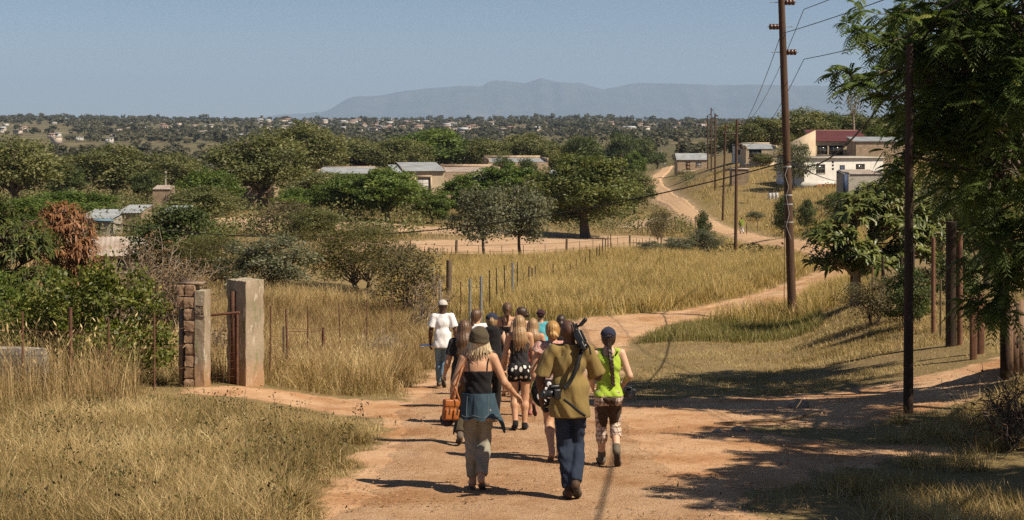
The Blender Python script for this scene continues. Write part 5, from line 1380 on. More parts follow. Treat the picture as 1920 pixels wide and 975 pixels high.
def scrub(name, label, n, xr, yr, hr, leaf, seed, ls=0.30, npl=26, thr=0.4):
    rg = np.random.RandomState(seed); b = MB()
    px = rg.uniform(*xr, n * 2); d = yr[0] * (yr[1] / yr[0]) ** rg.rand(n * 2); X = (px - CX) / F * d
    k = (bare(X, d) < 0.25) & (vnoise(X / 9 + seed, d / 14) > thr)
    X, d = X[k][:n], d[k][:n]; Z = ground(X, d); m = len(X)
    h = rg.uniform(*hr, m); w = h * rg.uniform(0.8, 1.8, m)
    j = np.repeat(np.arange(m), npl); N = len(j)
    q = rdir(rg, N) * (rg.rand(N) ** 0.5)[:, None] * np.stack([w[j] * 0.55, w[j] * 0.55, h[j] * 0.55], -1)
    P = np.stack([X, d, Z], -1)[j] + q; P[:, 2] += h[j] * 0.45
    U = rdir(rg, N); Wv = perp(rg, U); L = ls * (h[j]) * rg.uniform(0.6, 1.3, N)
    add_leaves(b, P, U, Wv, L, L * 0.55, np.clip(0.45 + rg.uniform(-.25, .25, m)[j] + rg.randn(N) * 0.14, 0, 1))
    tag(b.obj(name, leaf), label, 'scrub', kind='stuff')
scrub('olive_undergrowth', 'low olive scrub between the valley trees', 3600, (-60, 1300), (112, 1000), (0.8, 2.6), L_olive, 90, ls=0.13, npl=64, thr=0.33)
scrub('dry_undergrowth', 'low dry brown scrub between the valley trees', 1700, (-60, 1300), (112, 620), (0.5, 1.7), L_scrub, 91, ls=0.12, npl=60, thr=0.36)
scrub('slope_undergrowth', 'low scrub dotted over the grassy rise on the right', 420, (1250, 1900), (80, 260), (0.3, 1.1), L_scrub, 92, thr=0.5)
# ------------------------------------------------------------------ grass
def grassmat(name, stops): return leafmat(name, stops, rough=0.7, trans=0.3, spec=0.15)
GS_straw = [(0.0, (0.164, 0.104, 0.046)), (0.35, (0.316, 0.212, 0.097)), (0.7, (0.486, 0.336, 0.166)), (1.0, (0.656, 0.507, 0.275))]
GS_mixed = [(0.0, (0.127, 0.096, 0.035)), (0.3, (0.265, 0.185, 0.076)), (0.6, (0.438, 0.308, 0.147)), (1.0, (0.646, 0.504, 0.272))]
GS_yellow = [(0.0, (0.205, 0.147, 0.056)), (0.4, (0.41, 0.290, 0.112)), (0.75, (0.565, 0.405, 0.170)), (1.0, (0.69, 0.53, 0.27))]
GS_green = [(0.0, (0.075, 0.080, 0.024)), (0.4, (0.165, 0.155, 0.050)), (0.75, (0.29, 0.24, 0.095)), (1.0, (0.44, 0.35, 0.165))]
def grass(name, label, n, xr, yr, hr, wd, stops, seed, lean=0.5, dens=None, hvar=0.6, gv=0.35, barelim=0.35, logd=True, region=None, curl=0.35, heads=0.0, hfun=None, tus=0.0, tsp=0.55):
    """xr in photo columns when region is None; blades are real tapered strips"""
    rg = np.random.RandomState(seed)
    m = int(n * 2.2)
    d = yr[0] * (yr[1] / yr[0]) ** rg.rand(m) if logd else rg.uniform(*yr, m)
    px = rg.uniform(xr[0], xr[1], m); X = (px - CX) / F * d
    # gather in tussocks
    tx = ty = None
    cx_, cy_ = X * 0, X * 0
    if tus:
        gx, gy = np.floor(X / tsp), np.floor(d / tsp)
        hsh = lambda a, b_, c: _lat[(a.astype(int) * 7 + c) & 255, (b_.astype(int) * 13 + c * 3) & 255]
        c1 = (gx + 0.15 + 0.7 * hsh(gx, gy, 1)) * tsp; c2 = (gy + 0.15 + 0.7 * hsh(gx, gy, 2)) * tsp
        sel = rg.rand(m) < tus; sg_ = tsp * (0.10 + 0.14 * hsh(gx, gy, 3))
        ox, oy = rg.randn(m) * sg_, rg.randn(m) * sg_
        X = np.where(sel, c1 + ox, X); d = np.where(sel, c2 + oy, d)
        cx_, cy_ = np.where(sel, ox / tsp, 0), np.where(sel, oy / tsp, 0)
    X = X + rg.randn(m) * 0.02; d = d + rg.randn(m) * 0.02
    k = bare(X, d) + (rg.rand(m) - 0.5) * 0.5 < barelim
    if dens is not None: k &= rg.rand(m) < dens(X, d, px)
    cx_, cy_ = cx_[k][:n], cy_[k][:n]
    X, d = X[k][:n], d[k][:n]; Z = ground(X, d); m = len(X)
    nz = fnoise(X * 0.55 + seed, d * 0.55); nf = fnoise(X * 3.1, d * 3.1 + seed)
    h = rg.uniform(*hr, m) * (1 - hvar * 0.5 + hvar * nz) * (0.72 + 0.56 * nf)
    h *= np.clip(1.15 - bare(X, d) * 2.2, 0.3, 1)
    if hfun is not None: h = h * hfun(X, d)
    az = rg.uniform(0, 2 * math.pi, m); ln = np.abs(rg.randn(m)) * lean
    D = np.stack([np.cos(az) * ln + cx_ * 2.2, np.sin(az) * ln + cy_ * 2.2, np.ones(m)], -1); D = nrm(D)
    H3 = np.stack([np.cos(az), np.sin(az), 0 * az], -1)
    wa = az + math.pi / 2 + rg.uniform(-0.8, 0.8, m)
    Wv = np.stack([np.cos(wa), np.sin(wa), 0 * wa], -1) * (wd * rg.uniform(0.6, 1.3, m))[:, None] / 2
    P = np.stack([X, d, Z - 0.02], -1)
    mid = P + D * (h * 0.55)[:, None]
    tip = P + D * h[:, None] + H3 * (h * curl * rg.rand(m))[:, None] - np.array([0, 0, 1]) * (h * curl * 0.3 * rg.rand(m))[:, None]
    V = np.stack([P - Wv, P + Wv, mid + Wv * 0.8, mid - Wv * 0.8, tip], 1)
    i = np.arange(m)[:, None] * 5
    val = np.clip(0.5 + (nz - 0.5) * gv * 2.4 + (nf - 0.5) * gv * 0.8 + rg.randn(m) * 0.24, 0, 1)
    b = MB(); b.add(V.reshape(-1, 3), i + np.array([0, 1, 2, 3]), i + np.array([3, 2, 4]), val=np.repeat(val, 5))
    if heads:
        s = rg.rand(m) < heads; q = tip[s]; U = nrm(D[s] + H3[s] * 0.5); L = 0.055 * (h[s] / 0.6)
        add_leaves(b, q - U * 0.03, U, perp(rg, U), L, L * 0.22, np.clip(val[s] + 0.2, 0, 1))
    tag(b.obj(name, grassmat(name + '_blades', stops)), label, 'grass', kind='stuff')
grass('dry_verge_grass', 'dry knee-high grass on the left verge in front of the gate', 150000, (-120, 760), (11.5, 26.5), (0.16, 0.46), 0.006, GS_mixed, 1, tus=0.62, lean=0.75, heads=0.06, gv=0.6, curl=0.6, hfun=lambda X, d: np.where(d < 25.6, np.clip(seg_dist(X, d, BARE[1]) / 3.2, 0.22, 1), 1.0))
grass('tall_dry_stems', 'tall dry seeding grass stems along the left fence', 2600, (-120, 260), (20.5, 25.5), (0.5, 1.3), 0.007, GS_straw, 2, lean=0.3, curl=0.5, heads=0.3)
grass('rank_weeds', 'rank dry weeds behind the gate and along the left of the road', 90000, (330, 850), (26.3, 50), (0.28, 0.8), 0.010, GS_straw, 3, tus=0.5, tsp=0.7, lean=0.4, heads=0.08, gv=0.5)
grass('left_field_grass', 'dry grass under the bushes left of the gate', 30000, (-150, 420), (28, 70), (0.3, 0.7), 0.013, GS_straw, 4, lean=0.45)
grass('yellow_field_grass', 'tall yellow grass of the field in the bend of the road', 190000, (700, 1640), (46, 112), (0.45, 0.85), 0.016, GS_yellow, 5, tus=0.35, tsp=0.9, lean=0.3, gv=0.45, hvar=0.3,
      dens=lambda X, d, px: np.clip(0.25 + (d - 46) / 8, 0, 1) * np.clip((112 - d) / 8, 0.1, 1) * np.clip((px - 700) / 120, 0, 1), heads=0.05)
grass('green_verge_grass', 'green-tinged grass along the far side of the road bend', 45000, (830, 1540), (40, 62), (0.14, 0.42), 0.013, GS_green, 6, lean=0.5,
      dens=lambda X, d, px: np.clip((px - 830) / 150, 0, 1))
grass('trampled_grass', 'short trampled grass between the road and the right-hand fence', 190000, (1120, 2500), (23, 47), (0.025, 0.11), 0.009, GS_mixed, 7, lean=1.2,
      dens=lambda X, d, px: 0.25 + 0.75 * (fnoise(X * 0.7, d * 0.7) > 0.42), gv=0.55)
grass('bank_grass', 'rough green grass on the bank under the right-hand trees', 85000, (1270, 2400), (30, 52), (0.05, 0.20), 0.010, GS_mixed, 8, tus=0.5, tsp=0.6, lean=0.5,
      dens=lambda X, d, px: np.clip(((px - 1330) / 260) - np.clip((34 - d) / 8, 0, 0.6), 0.0, 1) * (0.25 + 0.75 * (fnoise(X * 0.6 + 5, d * 0.6) > 0.45)))
grass('shade_tufts', 'grass tufts in the shade at the lower right', 80000, (1380, 3000), (10, 23), (0.06, 0.34), 0.007, GS_mixed, 9, tus=0.7, lean=0.8,
      dens=lambda X, d, px: np.clip((px - 1420) / 250, 0.02, 1) * np.clip(7 * (fnoise(X * 0.75 + 31, d * 0.75 + 4) - 0.48), 0, 1) , heads=0.05)
grass('slope_grass', 'yellow tussock grass on the rise below the white house', 90000, (1230, 1950), (78, 240), (0.25, 0.75), 0.035, GS_yellow, 10, lean=0.4, gv=0.5,
      dens=lambda X, d, px: 0.3 + 0.7 * (fnoise(X * 0.12, d * 0.12) > 0.42))
grass('yard_grass', 'sparse dry grass around the yards in the valley', 70000, (-100, 1230), (68, 260), (0.15, 0.5), 0.035, GS_straw, 11, lean=0.5, dens=lambda X, d, px: 0.15 + 0.85 * (fnoise(X * 0.15, d * 0.15) > 0.45))
def weeds():
    rg = np.random.RandomState(44); n = 420
    d = 12 * (26 / 12) ** rg.rand(n); px = rg.uniform(-100, 760, n); X = (px - CX) / F * d
    k = (bare(X, d) < 0.3) & (seg_dist(X, d, BARE[1]) > 1.6); X, d = X[k], d[k]; m = len(X); Z = ground(X, d)
    b = MB(); npl = 26
    j = np.repeat(np.arange(m), npl); N = len(j); h = rg.uniform(0.12, 0.5, m); w = rg.uniform(0.05, 0.16, m)
    P = np.stack([X[j] + rg.randn(N) * w[j], d[j] + rg.randn(N) * w[j], Z[j] + h[j] * rg.rand(N) ** 0.6], -1)
    U = nrm(rdir(rg, N) + [0, 0, 0.5]); L = rg.uniform(0.02, 0.055, N)
    add_leaves(b, P, U, perp(rg, U), L, L * 0.5, np.clip(rg.rand(m)[j] * 0.8 + rg.randn(N) * 0.12, 0, 1), 0, 0.2)
    for i in range(m): b.tube([(X[i], d[i], Z[i]), (X[i] + 0.02, d[i], Z[i] + h[i] * 0.6), (X[i] + 0.04 * math.sin(i), d[i] + 0.02, Z[i] + h[i])], [0.004, 0.003, 0.002], 3, val=0.2, caps=False)
    tag(b.obj('verge_weeds', leafmat('weed_leaves', [(0.0, (0.05, 0.035, 0.02)), (0.4, (0.11, 0.10, 0.035)), (0.75, (0.17, 0.16, 0.05)), (1.0, (0.34, 0.25, 0.11))])), 'small weeds and dry stalks among the verge grass', 'weeds', kind='stuff')
weeds()
# fallen leaves, straw and grit on the earth
rg = np.random.RandomState(15); n = 9000
d = 11.8 * (40 / 11.8) ** rg.rand(n); px = rg.uniform(520, 1900, n); X = (px - CX) / F * d
P = np.stack([X, d, ground(X, d) + 0.034], -1); U = rdir(rg, n); U[:, 2] *= 0.25; U = nrm(U); L = rg.uniform(0.015, 0.07, n)
edge = fnoise(X * 1.1 + 3, d * 1.1) > 0.5
b = MB(); add_leaves(b, P[edge], U[edge], nrm(np.cross(U[edge], [0, 0, 1.0])), L[edge], L[edge] * rg.uniform(0.15, 0.5, edge.sum()), rg.rand(edge.sum()), 0, 0.2)
tag(b.obj('leaf_litter', L_dry), 'scattered dry leaves and straw on the red earth', 'litter', kind='stuff')
def clods(n, seed, s0, s1):
    rg = np.random.RandomState(seed); d = 11.8 * (45 / 11.8) ** rg.rand(n); px = rg.uniform(560, 1750, n); X = (px - CX) / F * d
    s = rg.uniform(s0, s1, n) * (0.5 + rg.rand(n) ** 3); Z = ground(X, d) + 0.024
    o = np.array([(1, 0, 0), (-.5, .8, 0), (-.5, -.8, 0), (0.1, 0, .7)])
    V = np.stack([X, d, Z], -1)[:, None] + o[None] * s[:, None, None] * rg.uniform(0.6, 1.3, (n, 4, 1))
    i = np.arange(n)[:, None] * 4
    b = MB(); b.add(V.reshape(-1, 3), None, np.concatenate([i + np.array(t) for t in ((0, 1, 3), (1, 2, 3), (2, 0, 3))]))
    tag(b.obj('loose_grit', plain('grit', (0.40, 0.24, 0.13), (0.20, 0.12, 0.07), 6, 0.95)), 'grit and small clods on the red earth', 'grit', kind='stuff')
clods(5400, 16, 0.007, 0.022)
# ------------------------------------------------------------------ people: smooth bodies grown from blended limbs
def surface_nets(Fv, o, h):
    S = Fv < 0
    nx, ny, nz = Fv.shape
    cs = [(i, j, k) for i in (0, 1) for j in (0, 1) for k in (0, 1)]
    sub = lambda A, c: A[c[0]:nx - 1 + c[0], c[1]:ny - 1 + c[1], c[2]:nz - 1 + c[2]]
    cnt = sum(sub(S, c).astype(np.int8) for c in cs)
    act = (cnt > 0) & (cnt < 8)
    idx = -np.ones(act.shape, np.int64); ai = np.argwhere(act); idx[act] = np.arange(len(ai))
    acc = np.zeros((len(ai), 3)); num = np.zeros(len(ai))
    vals = {c: Fv[ai[:, 0] + c[0], ai[:, 1] + c[1], ai[:, 2] + c[2]] for c in cs}
    for a in cs:
        for ax in range(3):
            if a[ax]: continue
            bq = list(a); bq[ax] = 1; bq = tuple(bq)
            fa, fb = vals[a], vals[bq]
            x = (fa < 0) != (fb < 0)
            t = np.where(x, fa / np.where(x, fa - fb, 1), 0)
            p = np.array(a, float)[None] + np.zeros((len(ai), 3)); p[:, ax] += t
            acc += np.where(x[:, None], p, 0); num += x
    V = o + h * (ai + acc / np.maximum(num, 1)[:, None])
    Q = []
    for ax in range(3):
        b1, b2 = [(1, 2), (2, 0), (0, 1)][ax]
        sl0 = [slice(None)] * 3; sl1 = [slice(None)] * 3
        sl0[ax] = slice(0, -1); sl1[ax] = slice(1, None)
        for bb in (b1, b2): sl0[bb] = slice(1, -1); sl1[bb] = slice(1, -1)
        A, B = S[tuple(sl0)], S[tuple(sl1)]
        for flip, M_ in ((False, A & ~B), (True, ~A & B)):
            e = np.argwhere(M_)
            if not len(e): continue
            e[:, b1] += 1; e[:, b2] += 1
            def g(d1, d2):
                q = e.copy(); q[:, b1] += d1; q[:, b2] += d2
                return idx[q[:, 0], q[:, 1], q[:, 2]]
            q = np.stack([g(-1, -1), g(0, -1), g(0, 0), g(-1, 0)], -1)
            Q.append(q[:, ::-1] if flip else q)
    Q = np.concatenate(Q) if Q else np.zeros((0, 4), int)
    return V, Q[(Q >= 0).all(1)]

class SDF:
    """prims blended in order; cuts keep the side the normal points away from"""
    def __init__(s): s.p, s.cuts, s.fold = [], [], None
    def cone(s, a, b, ra, rb, k=0.02, sq=None, flat=False): s.p.append(('c', np.array(a, float), np.array(b, float), ra, rb, k, sq, flat)); return s
    def ell(s, c, r, k=0.02, rot=None): s.p.append(('e', np.array(c, float), np.array(r, float), rot, None, k, None)); return s
    def sub(s, c, r, k=0.01, rot=None): s.p.append(('s', np.array(c, float), np.array(r, float), rot, None, k, None)); return s
    def cut(s, pt, nrm_): s.cuts.append((np.array(pt, float), np.array(nrm_, float) / np.linalg.norm(nrm_))); return s
    def bbox(s):
        lo, hi = np.full(3, 1e9), np.full(3, -1e9)
        for q in s.p:
            if q[0] == 's': continue
            if q[0] == 'c': L = [q[1] - q[3], q[2] - q[4]]; H = [q[1] + q[3], q[2] + q[4]]
            else: m = q[2].max() if q[3] is not None else q[2]; L = [q[1] - m]; H = [q[1] + m]
            lo = np.minimum(lo, np.min(L, 0)); hi = np.maximum(hi, np.max(H, 0))
        return lo, hi
    def ev(s, P):
        f = None
        for q in s.p:
            if q[0] == 'c':
                ab = q[2] - q[1]; ap = P - q[1]
                t = np.clip((ap @ ab) / (ab @ ab + 1e-9), 0, 1)
                dv = ap - t[..., None] * ab
                if q[6] is not None: dv = dv * np.array(q[6])
                d = np.sqrt((dv ** 2).sum(-1)) - (q[3] + (q[4] - q[3]) * t)
                if q[7]: d = np.maximum(d, (P - q[2]) @ (ab / np.linalg.norm(ab)))
            else:
                v = P - q[1]
                if q[3] is not None: v = v @ q[3]
                k0 = np.sqrt(((v / q[2]) ** 2).sum(-1)); k1 = np.sqrt(((v / q[2] ** 2) ** 2).sum(-1)) + 1e-9
                d = k0 * (k0 - 1) / k1
            k = q[5]
            if f is None: f = d
            elif q[0] == 's':
                d = -d; h = np.maximum(k - np.abs(f - d), 0) / k; f = np.maximum(f, d) + h * h * k / 4
            else:
                h = np.maximum(k - np.abs(f - d), 0) / k; f = np.minimum(f, d) - h * h * k / 4
        if s.fold is not None: f = f + s.fold(P)
        for pt, n in s.cuts: f = np.maximum(f, (P - pt) @ n)
        return f
    def mesh(s, h):
        lo, hi = s.bbox(); lo = lo - 2.5 * h - 0.01; hi = hi + 2.5 * h + 0.01
        n = np.ceil((hi - lo) / h).astype(int) + 1
        g = np.stack(np.meshgrid(*[lo[i] + h * np.arange(n[i]) for i in range(3)], indexing='ij'), -1)
        out = np.empty(n)
        for i in range(0, n[0], 24): out[i:i + 24] = s.ev(g[i:i + 24])
        return surface_nets(out, lo, h)

def smooth_v(V, Q, it=1):
    n = len(V)
    E = np.concatenate([Q[:, [0, 1]], Q[:, [1, 2]], Q[:, [2, 3]], Q[:, [3, 0]]])
    for lam in [0.5, -0.48] * it:
        acc = np.zeros_like(V); c = np.zeros(n)
        for a, b in ((0, 1), (1, 0)):
            for i in range(3): acc[:, i] += np.bincount(E[:, a], V[E[:, b], i], n)
            c += np.bincount(E[:, a], None, n)
        V = V + lam * (acc / np.maximum(c, 1)[:, None] - V)
    return V
def sdf_obj(s, name, m, parent, h, sm=1, extra=None):
    V, Q = s.mesh(h)
    if sm: V = smooth_v(V, Q, sm)
    b = MB(); b.add(V, Q)
    for e in (extra or []): b.add(*e)
    return b.obj(name, m, parent, smooth=True)

def skinmat(name, c, c2):
    if name in _mc: return _mc[name]
    m = NT(name)
    col = m.ramp(m.noise(9, 4), [(0.3, c2), (0.7, c)])
    m.color(col).rough(0.55, 0.35)
    m.b.inputs['Subsurface Weight'].default_value = 0.08
    m.b.inputs['Subsurface Scale'].default_value = 0.01
    _mc[name] = m.m; return m.m
SK_tan = skinmat('tanned_skin', (0.50, 0.285, 0.175), (0.42, 0.225, 0.13))
SK_fair = skinmat('fair_skin', (0.60, 0.38, 0.26), (0.52, 0.31, 0.205))
SK_dark = skinmat('dark_skin', (0.105, 0.052, 0.034), (0.070, 0.034, 0.022))
def hairmat(name, stops, fr=120):
    if name in _mc: return _mc[name]
    m = NT(name); o = m.obj()
    st = m.noise(fr, 3, o, 0.6, (1, 1, 0.06)); bg = m.noise(9, 4, o, 0.6, (1, 1, 0.25))
    m.color(m.ramp(m.math('ADD', m.math('MULTIPLY', st, 0.55), m.math('MULTIPLY', bg, 0.45)), stops)).rough(0.42, 0.5)
    m.bump(st, 0.006, 0.8)
    _mc[name] = m.m; return m.m
H_brown = hairmat('brown_hair', [(0.3, (0.035, 0.018, 0.010)), (0.5, (0.095, 0.048, 0.024)), (0.7, (0.21, 0.115, 0.06))])
H_dark = hairmat('dark_brown_hair', [(0.3, (0.016, 0.009, 0.006)), (0.55, (0.045, 0.024, 0.014)), (0.75, (0.11, 0.06, 0.035))])
H_blond = hairmat('dark_blond_hair', [(0.3, (0.12, 0.065, 0.028)), (0.5, (0.27, 0.16, 0.075)), (0.7, (0.48, 0.32, 0.16))])
H_ginger = hairmat('golden_hair', [(0.3, (0.15, 0.07, 0.02)), (0.5, (0.34, 0.18, 0.055)), (0.7, (0.56, 0.34, 0.12))])
H_grey = hairmat('greying_blond_hair', [(0.3, (0.24, 0.175, 0.10)), (0.5, (0.52, 0.41, 0.26)), (0.7, (0.80, 0.68, 0.48))])
def cloth(name, c, c2=None, fr=180, folds=0.5, rough=0.9):
    if name in _mc: return _mc[name]
    m = NT(name); o = m.obj()
    c2 = c2 or tuple(x * 0.8 for x in c)
    m.color(m.ramp(m.noise(5, 5, o), [(0.32, c2), (0.68, c)])).rough(rough, 0.15)
    m.b.inputs['Sheen Weight'].default_value = 0.08
    m.bump(m.math('ADD', m.noise(5, 2, o, 0.5, (1.5, 1.5, 0.6)), m.math('MULTIPLY', m.noise(fr, 2, o), 0.04)), 0.07 * folds, 0.8)
    _mc[name] = m.m; return m.m
C_white = cloth('white_cotton', (0.78, 0.77, 0.78), (0.72, 0.71, 0.73))
C_black = cloth('black_cotton', (0.016, 0.014, 0.015), (0.011, 0.010, 0.011))
C_char = cloth('charcoal_cotton', (0.035, 0.032, 0.035), (0.024, 0.022, 0.024))
C_olive = cloth('olive_tan_cotton', (0.235, 0.165, 0.060), (0.20, 0.138, 0.048), folds=0.8)
C_turq = cloth('turquoise_cotton', (0.105, 0.40, 0.46), (0.085, 0.34, 0.40))
C_lime = cloth('lime_cotton', (0.36, 0.49, 0.055), (0.32, 0.44, 0.045))
C_grey = cloth('grey_green_trousers', (0.29, 0.27, 0.215), (0.235, 0.215, 0.165), folds=1.0)
C_shoe = cloth('brown_leather', (0.085, 0.050, 0.032), (0.055, 0.032, 0.02), rough=0.6)
C_boot = cloth('grey_brown_boots', (0.15, 0.12, 0.09), (0.10, 0.08, 0.06), rough=0.8)
C_khaki = cloth('khaki_hat_cloth', (0.085, 0.066, 0.042), (0.062, 0.048, 0.030), folds=0.5)
C_navy = cloth('navy_cloth', (0.030, 0.034, 0.060), (0.022, 0.025, 0.045))
C_maroon = cloth('maroon_cloth', (0.060, 0.022, 0.030), (0.042, 0.016, 0.022))
C_beige = cloth('beige_cap_cloth', (0.50, 0.45, 0.42), (0.42, 0.38, 0.35))
C_brownpatch = cloth('dark_brown_cloth', (0.055, 0.034, 0.022), (0.042, 0.026, 0.017))
def denim(name, c, c2):
    if name in _mc: return _mc[name]
    m = NT(name); o = m.obj()
    sp = m.n('SeparateXYZ'); m.t.links.new(o, sp.inputs[0])
    col = m.ramp(m.noise(5.5, 6, o, 0.65, (1, 1, 0.6)), [(0.3, c2), (0.62, c), (0.85, tuple(min(1, x * 1.7) for x in c))])
    col = m.mix(m.ramp(m.noise(230, 2, o), [(0.4, 0.0), (0.7, 0.35)]), col, tuple(x * 1.6 for x in c))
    m.color(col).rough(0.9, 0.15); m.bump(m.noise(6, 2, o, 0.5, (1.4, 1.4, 0.6)), 0.05, 0.8)
    _mc[name] = m.m; return m.m
D_dark = denim('dark_denim', (0.026, 0.036, 0.060), (0.014, 0.019, 0.032))
D_mid = denim('blue_denim', (0.042, 0.072, 0.098), (0.026, 0.046, 0.064))
D_light = denim('faded_denim', (0.16, 0.25, 0.33), (0.09, 0.15, 0.22))
def plaid():
    m = NT('plaid_cloth'); o = m.obj()
    sp = m.n('SeparateXYZ'); m.t.links.new(o, sp.inputs[0])
    def st(x, f, w): 
        fr = m.math('FRACT', m.math('MULTIPLY', x, f)); return m.math('LESS_THAN', fr, w)
    ax = m.math('ADD', sp.outputs[0], m.math('MULTIPLY', sp.outputs[1], 0.6))
    v1 = m.math('MULTIPLY', m.math('ADD', st(ax, 21, 0.42), st(sp.outputs[2], 19, 0.42)), 0.5)
    c = m.ramp(v1, [(0.0, (0.50, 0.40, 0.31)), (0.5, (0.27, 0.17, 0.13)), (1.0, (0.13, 0.07, 0.055))], 'CONSTANT')
    th = m.math('MAXIMUM', st(ax, 42, 0.1), st(sp.outputs[2], 38, 0.1))
    m.color(m.mix(th, c, (0.62, 0.55, 0.47))).rough(0.9, 0.15)
    m.bump(m.noise(7, 4, o), 0.04, 0.8)
    return m.m
C_plaid = plaid()
def prints(name, base, spot_, sc, th, st=(1, 1, 0.55)):
    m = NT(name); o = m.obj()
    mp = m.n('Mapping'); mp.inputs['Scale'].default_value = st; m.t.links.new(o, mp.inputs['Vector'])
    vo = m.n('TexVoronoi'); vo.inputs['Scale'].default_value = sc; vo.inputs['Randomness'].default_value = 0.45
    m.t.links.new(mp.outputs[0], vo.inputs['Vector'])
    m.color(m.mix(m.ramp(vo.outputs['Distance'], [(th, 1.0), (th + 0.05, 0.0)]), base, spot_)).rough(0.9, 0.15)
    m.bump(m.noise(8, 4, o), 0.03, 0.8)
    return m.m
C_print = prints('black_shorts_with_white_prints', (0.016, 0.014, 0.015), (0.68, 0.64, 0.58), 15, 0.30)
def pinkm():
    m = NT('pink_patterned_cotton'); o = m.obj()
    vo = m.n('TexVoronoi'); vo.inputs['Scale'].default_value = 42; m.t.links.new(o, vo.inputs['Vector'])
    c = m.mix(m.ramp(m.noise(38, 5, o, 0.75), [(0.44, 0.0), (0.56, 1.0)]), (0.50, 0.20, 0.165), (0.55, 0.42, 0.36))
    c = m.mix(m.ramp(vo.outputs['Distance'], [(0.18, 0.7), (0.32, 0.0)]), c, (0.30, 0.075, 0.075))
    m.color(c).rough(0.9, 0.15); m.bump(m.noise(8, 4, o), 0.04, 0.8)
    return m.m
C_pink = pinkm()
M_eye = plain('eye_white', (0.75, 0.72, 0.68), (0.7, 0.67, 0.63), 3, 0.3, spec=0.5)
M_iris = plain('eye_dark', (0.03, 0.02, 0.015), None, 3, 0.2, spec=0.5)
M_sole = plain('shoe_sole', (0.045, 0.035, 0.028), (0.03, 0.024, 0.02), 8, 0.9)
M_rubber = plain('black_plastic', (0.014, 0.014, 0.016), (0.010, 0.010, 0.011), 8, 0.38, spec=0.5)
M_lens = plain('lens_glass', (0.02, 0.02, 0.03), None, 3, 0.05, spec=0.8)
M_tanleather = plain('orange_leather', (0.38, 0.125, 0.030), (0.28, 0.085, 0.02), 7, 0.45, 0.004, 30, spec=0.4)
M_strapdark = plain('black_webbing', (0.018, 0.017, 0.017), None, 9, 0.8)

def rot_z(a): c, s = math.cos(a), math.sin(a); return np.array([[c, -s, 0], [s, c, 0], [0, 0, 1.0]])
def rot_x(a): c, s = math.cos(a), math.sin(a); return np.array([[1.0, 0, 0], [0, c, -s], [0, s, c]])
def rot_y(a): c, s = math.cos(a), math.sin(a); return np.array([[c, 0, s], [0, 1.0, 0], [-s, 0, c]])
def unit(v): v = np.array(v, float); return v / np.linalg.norm(v)

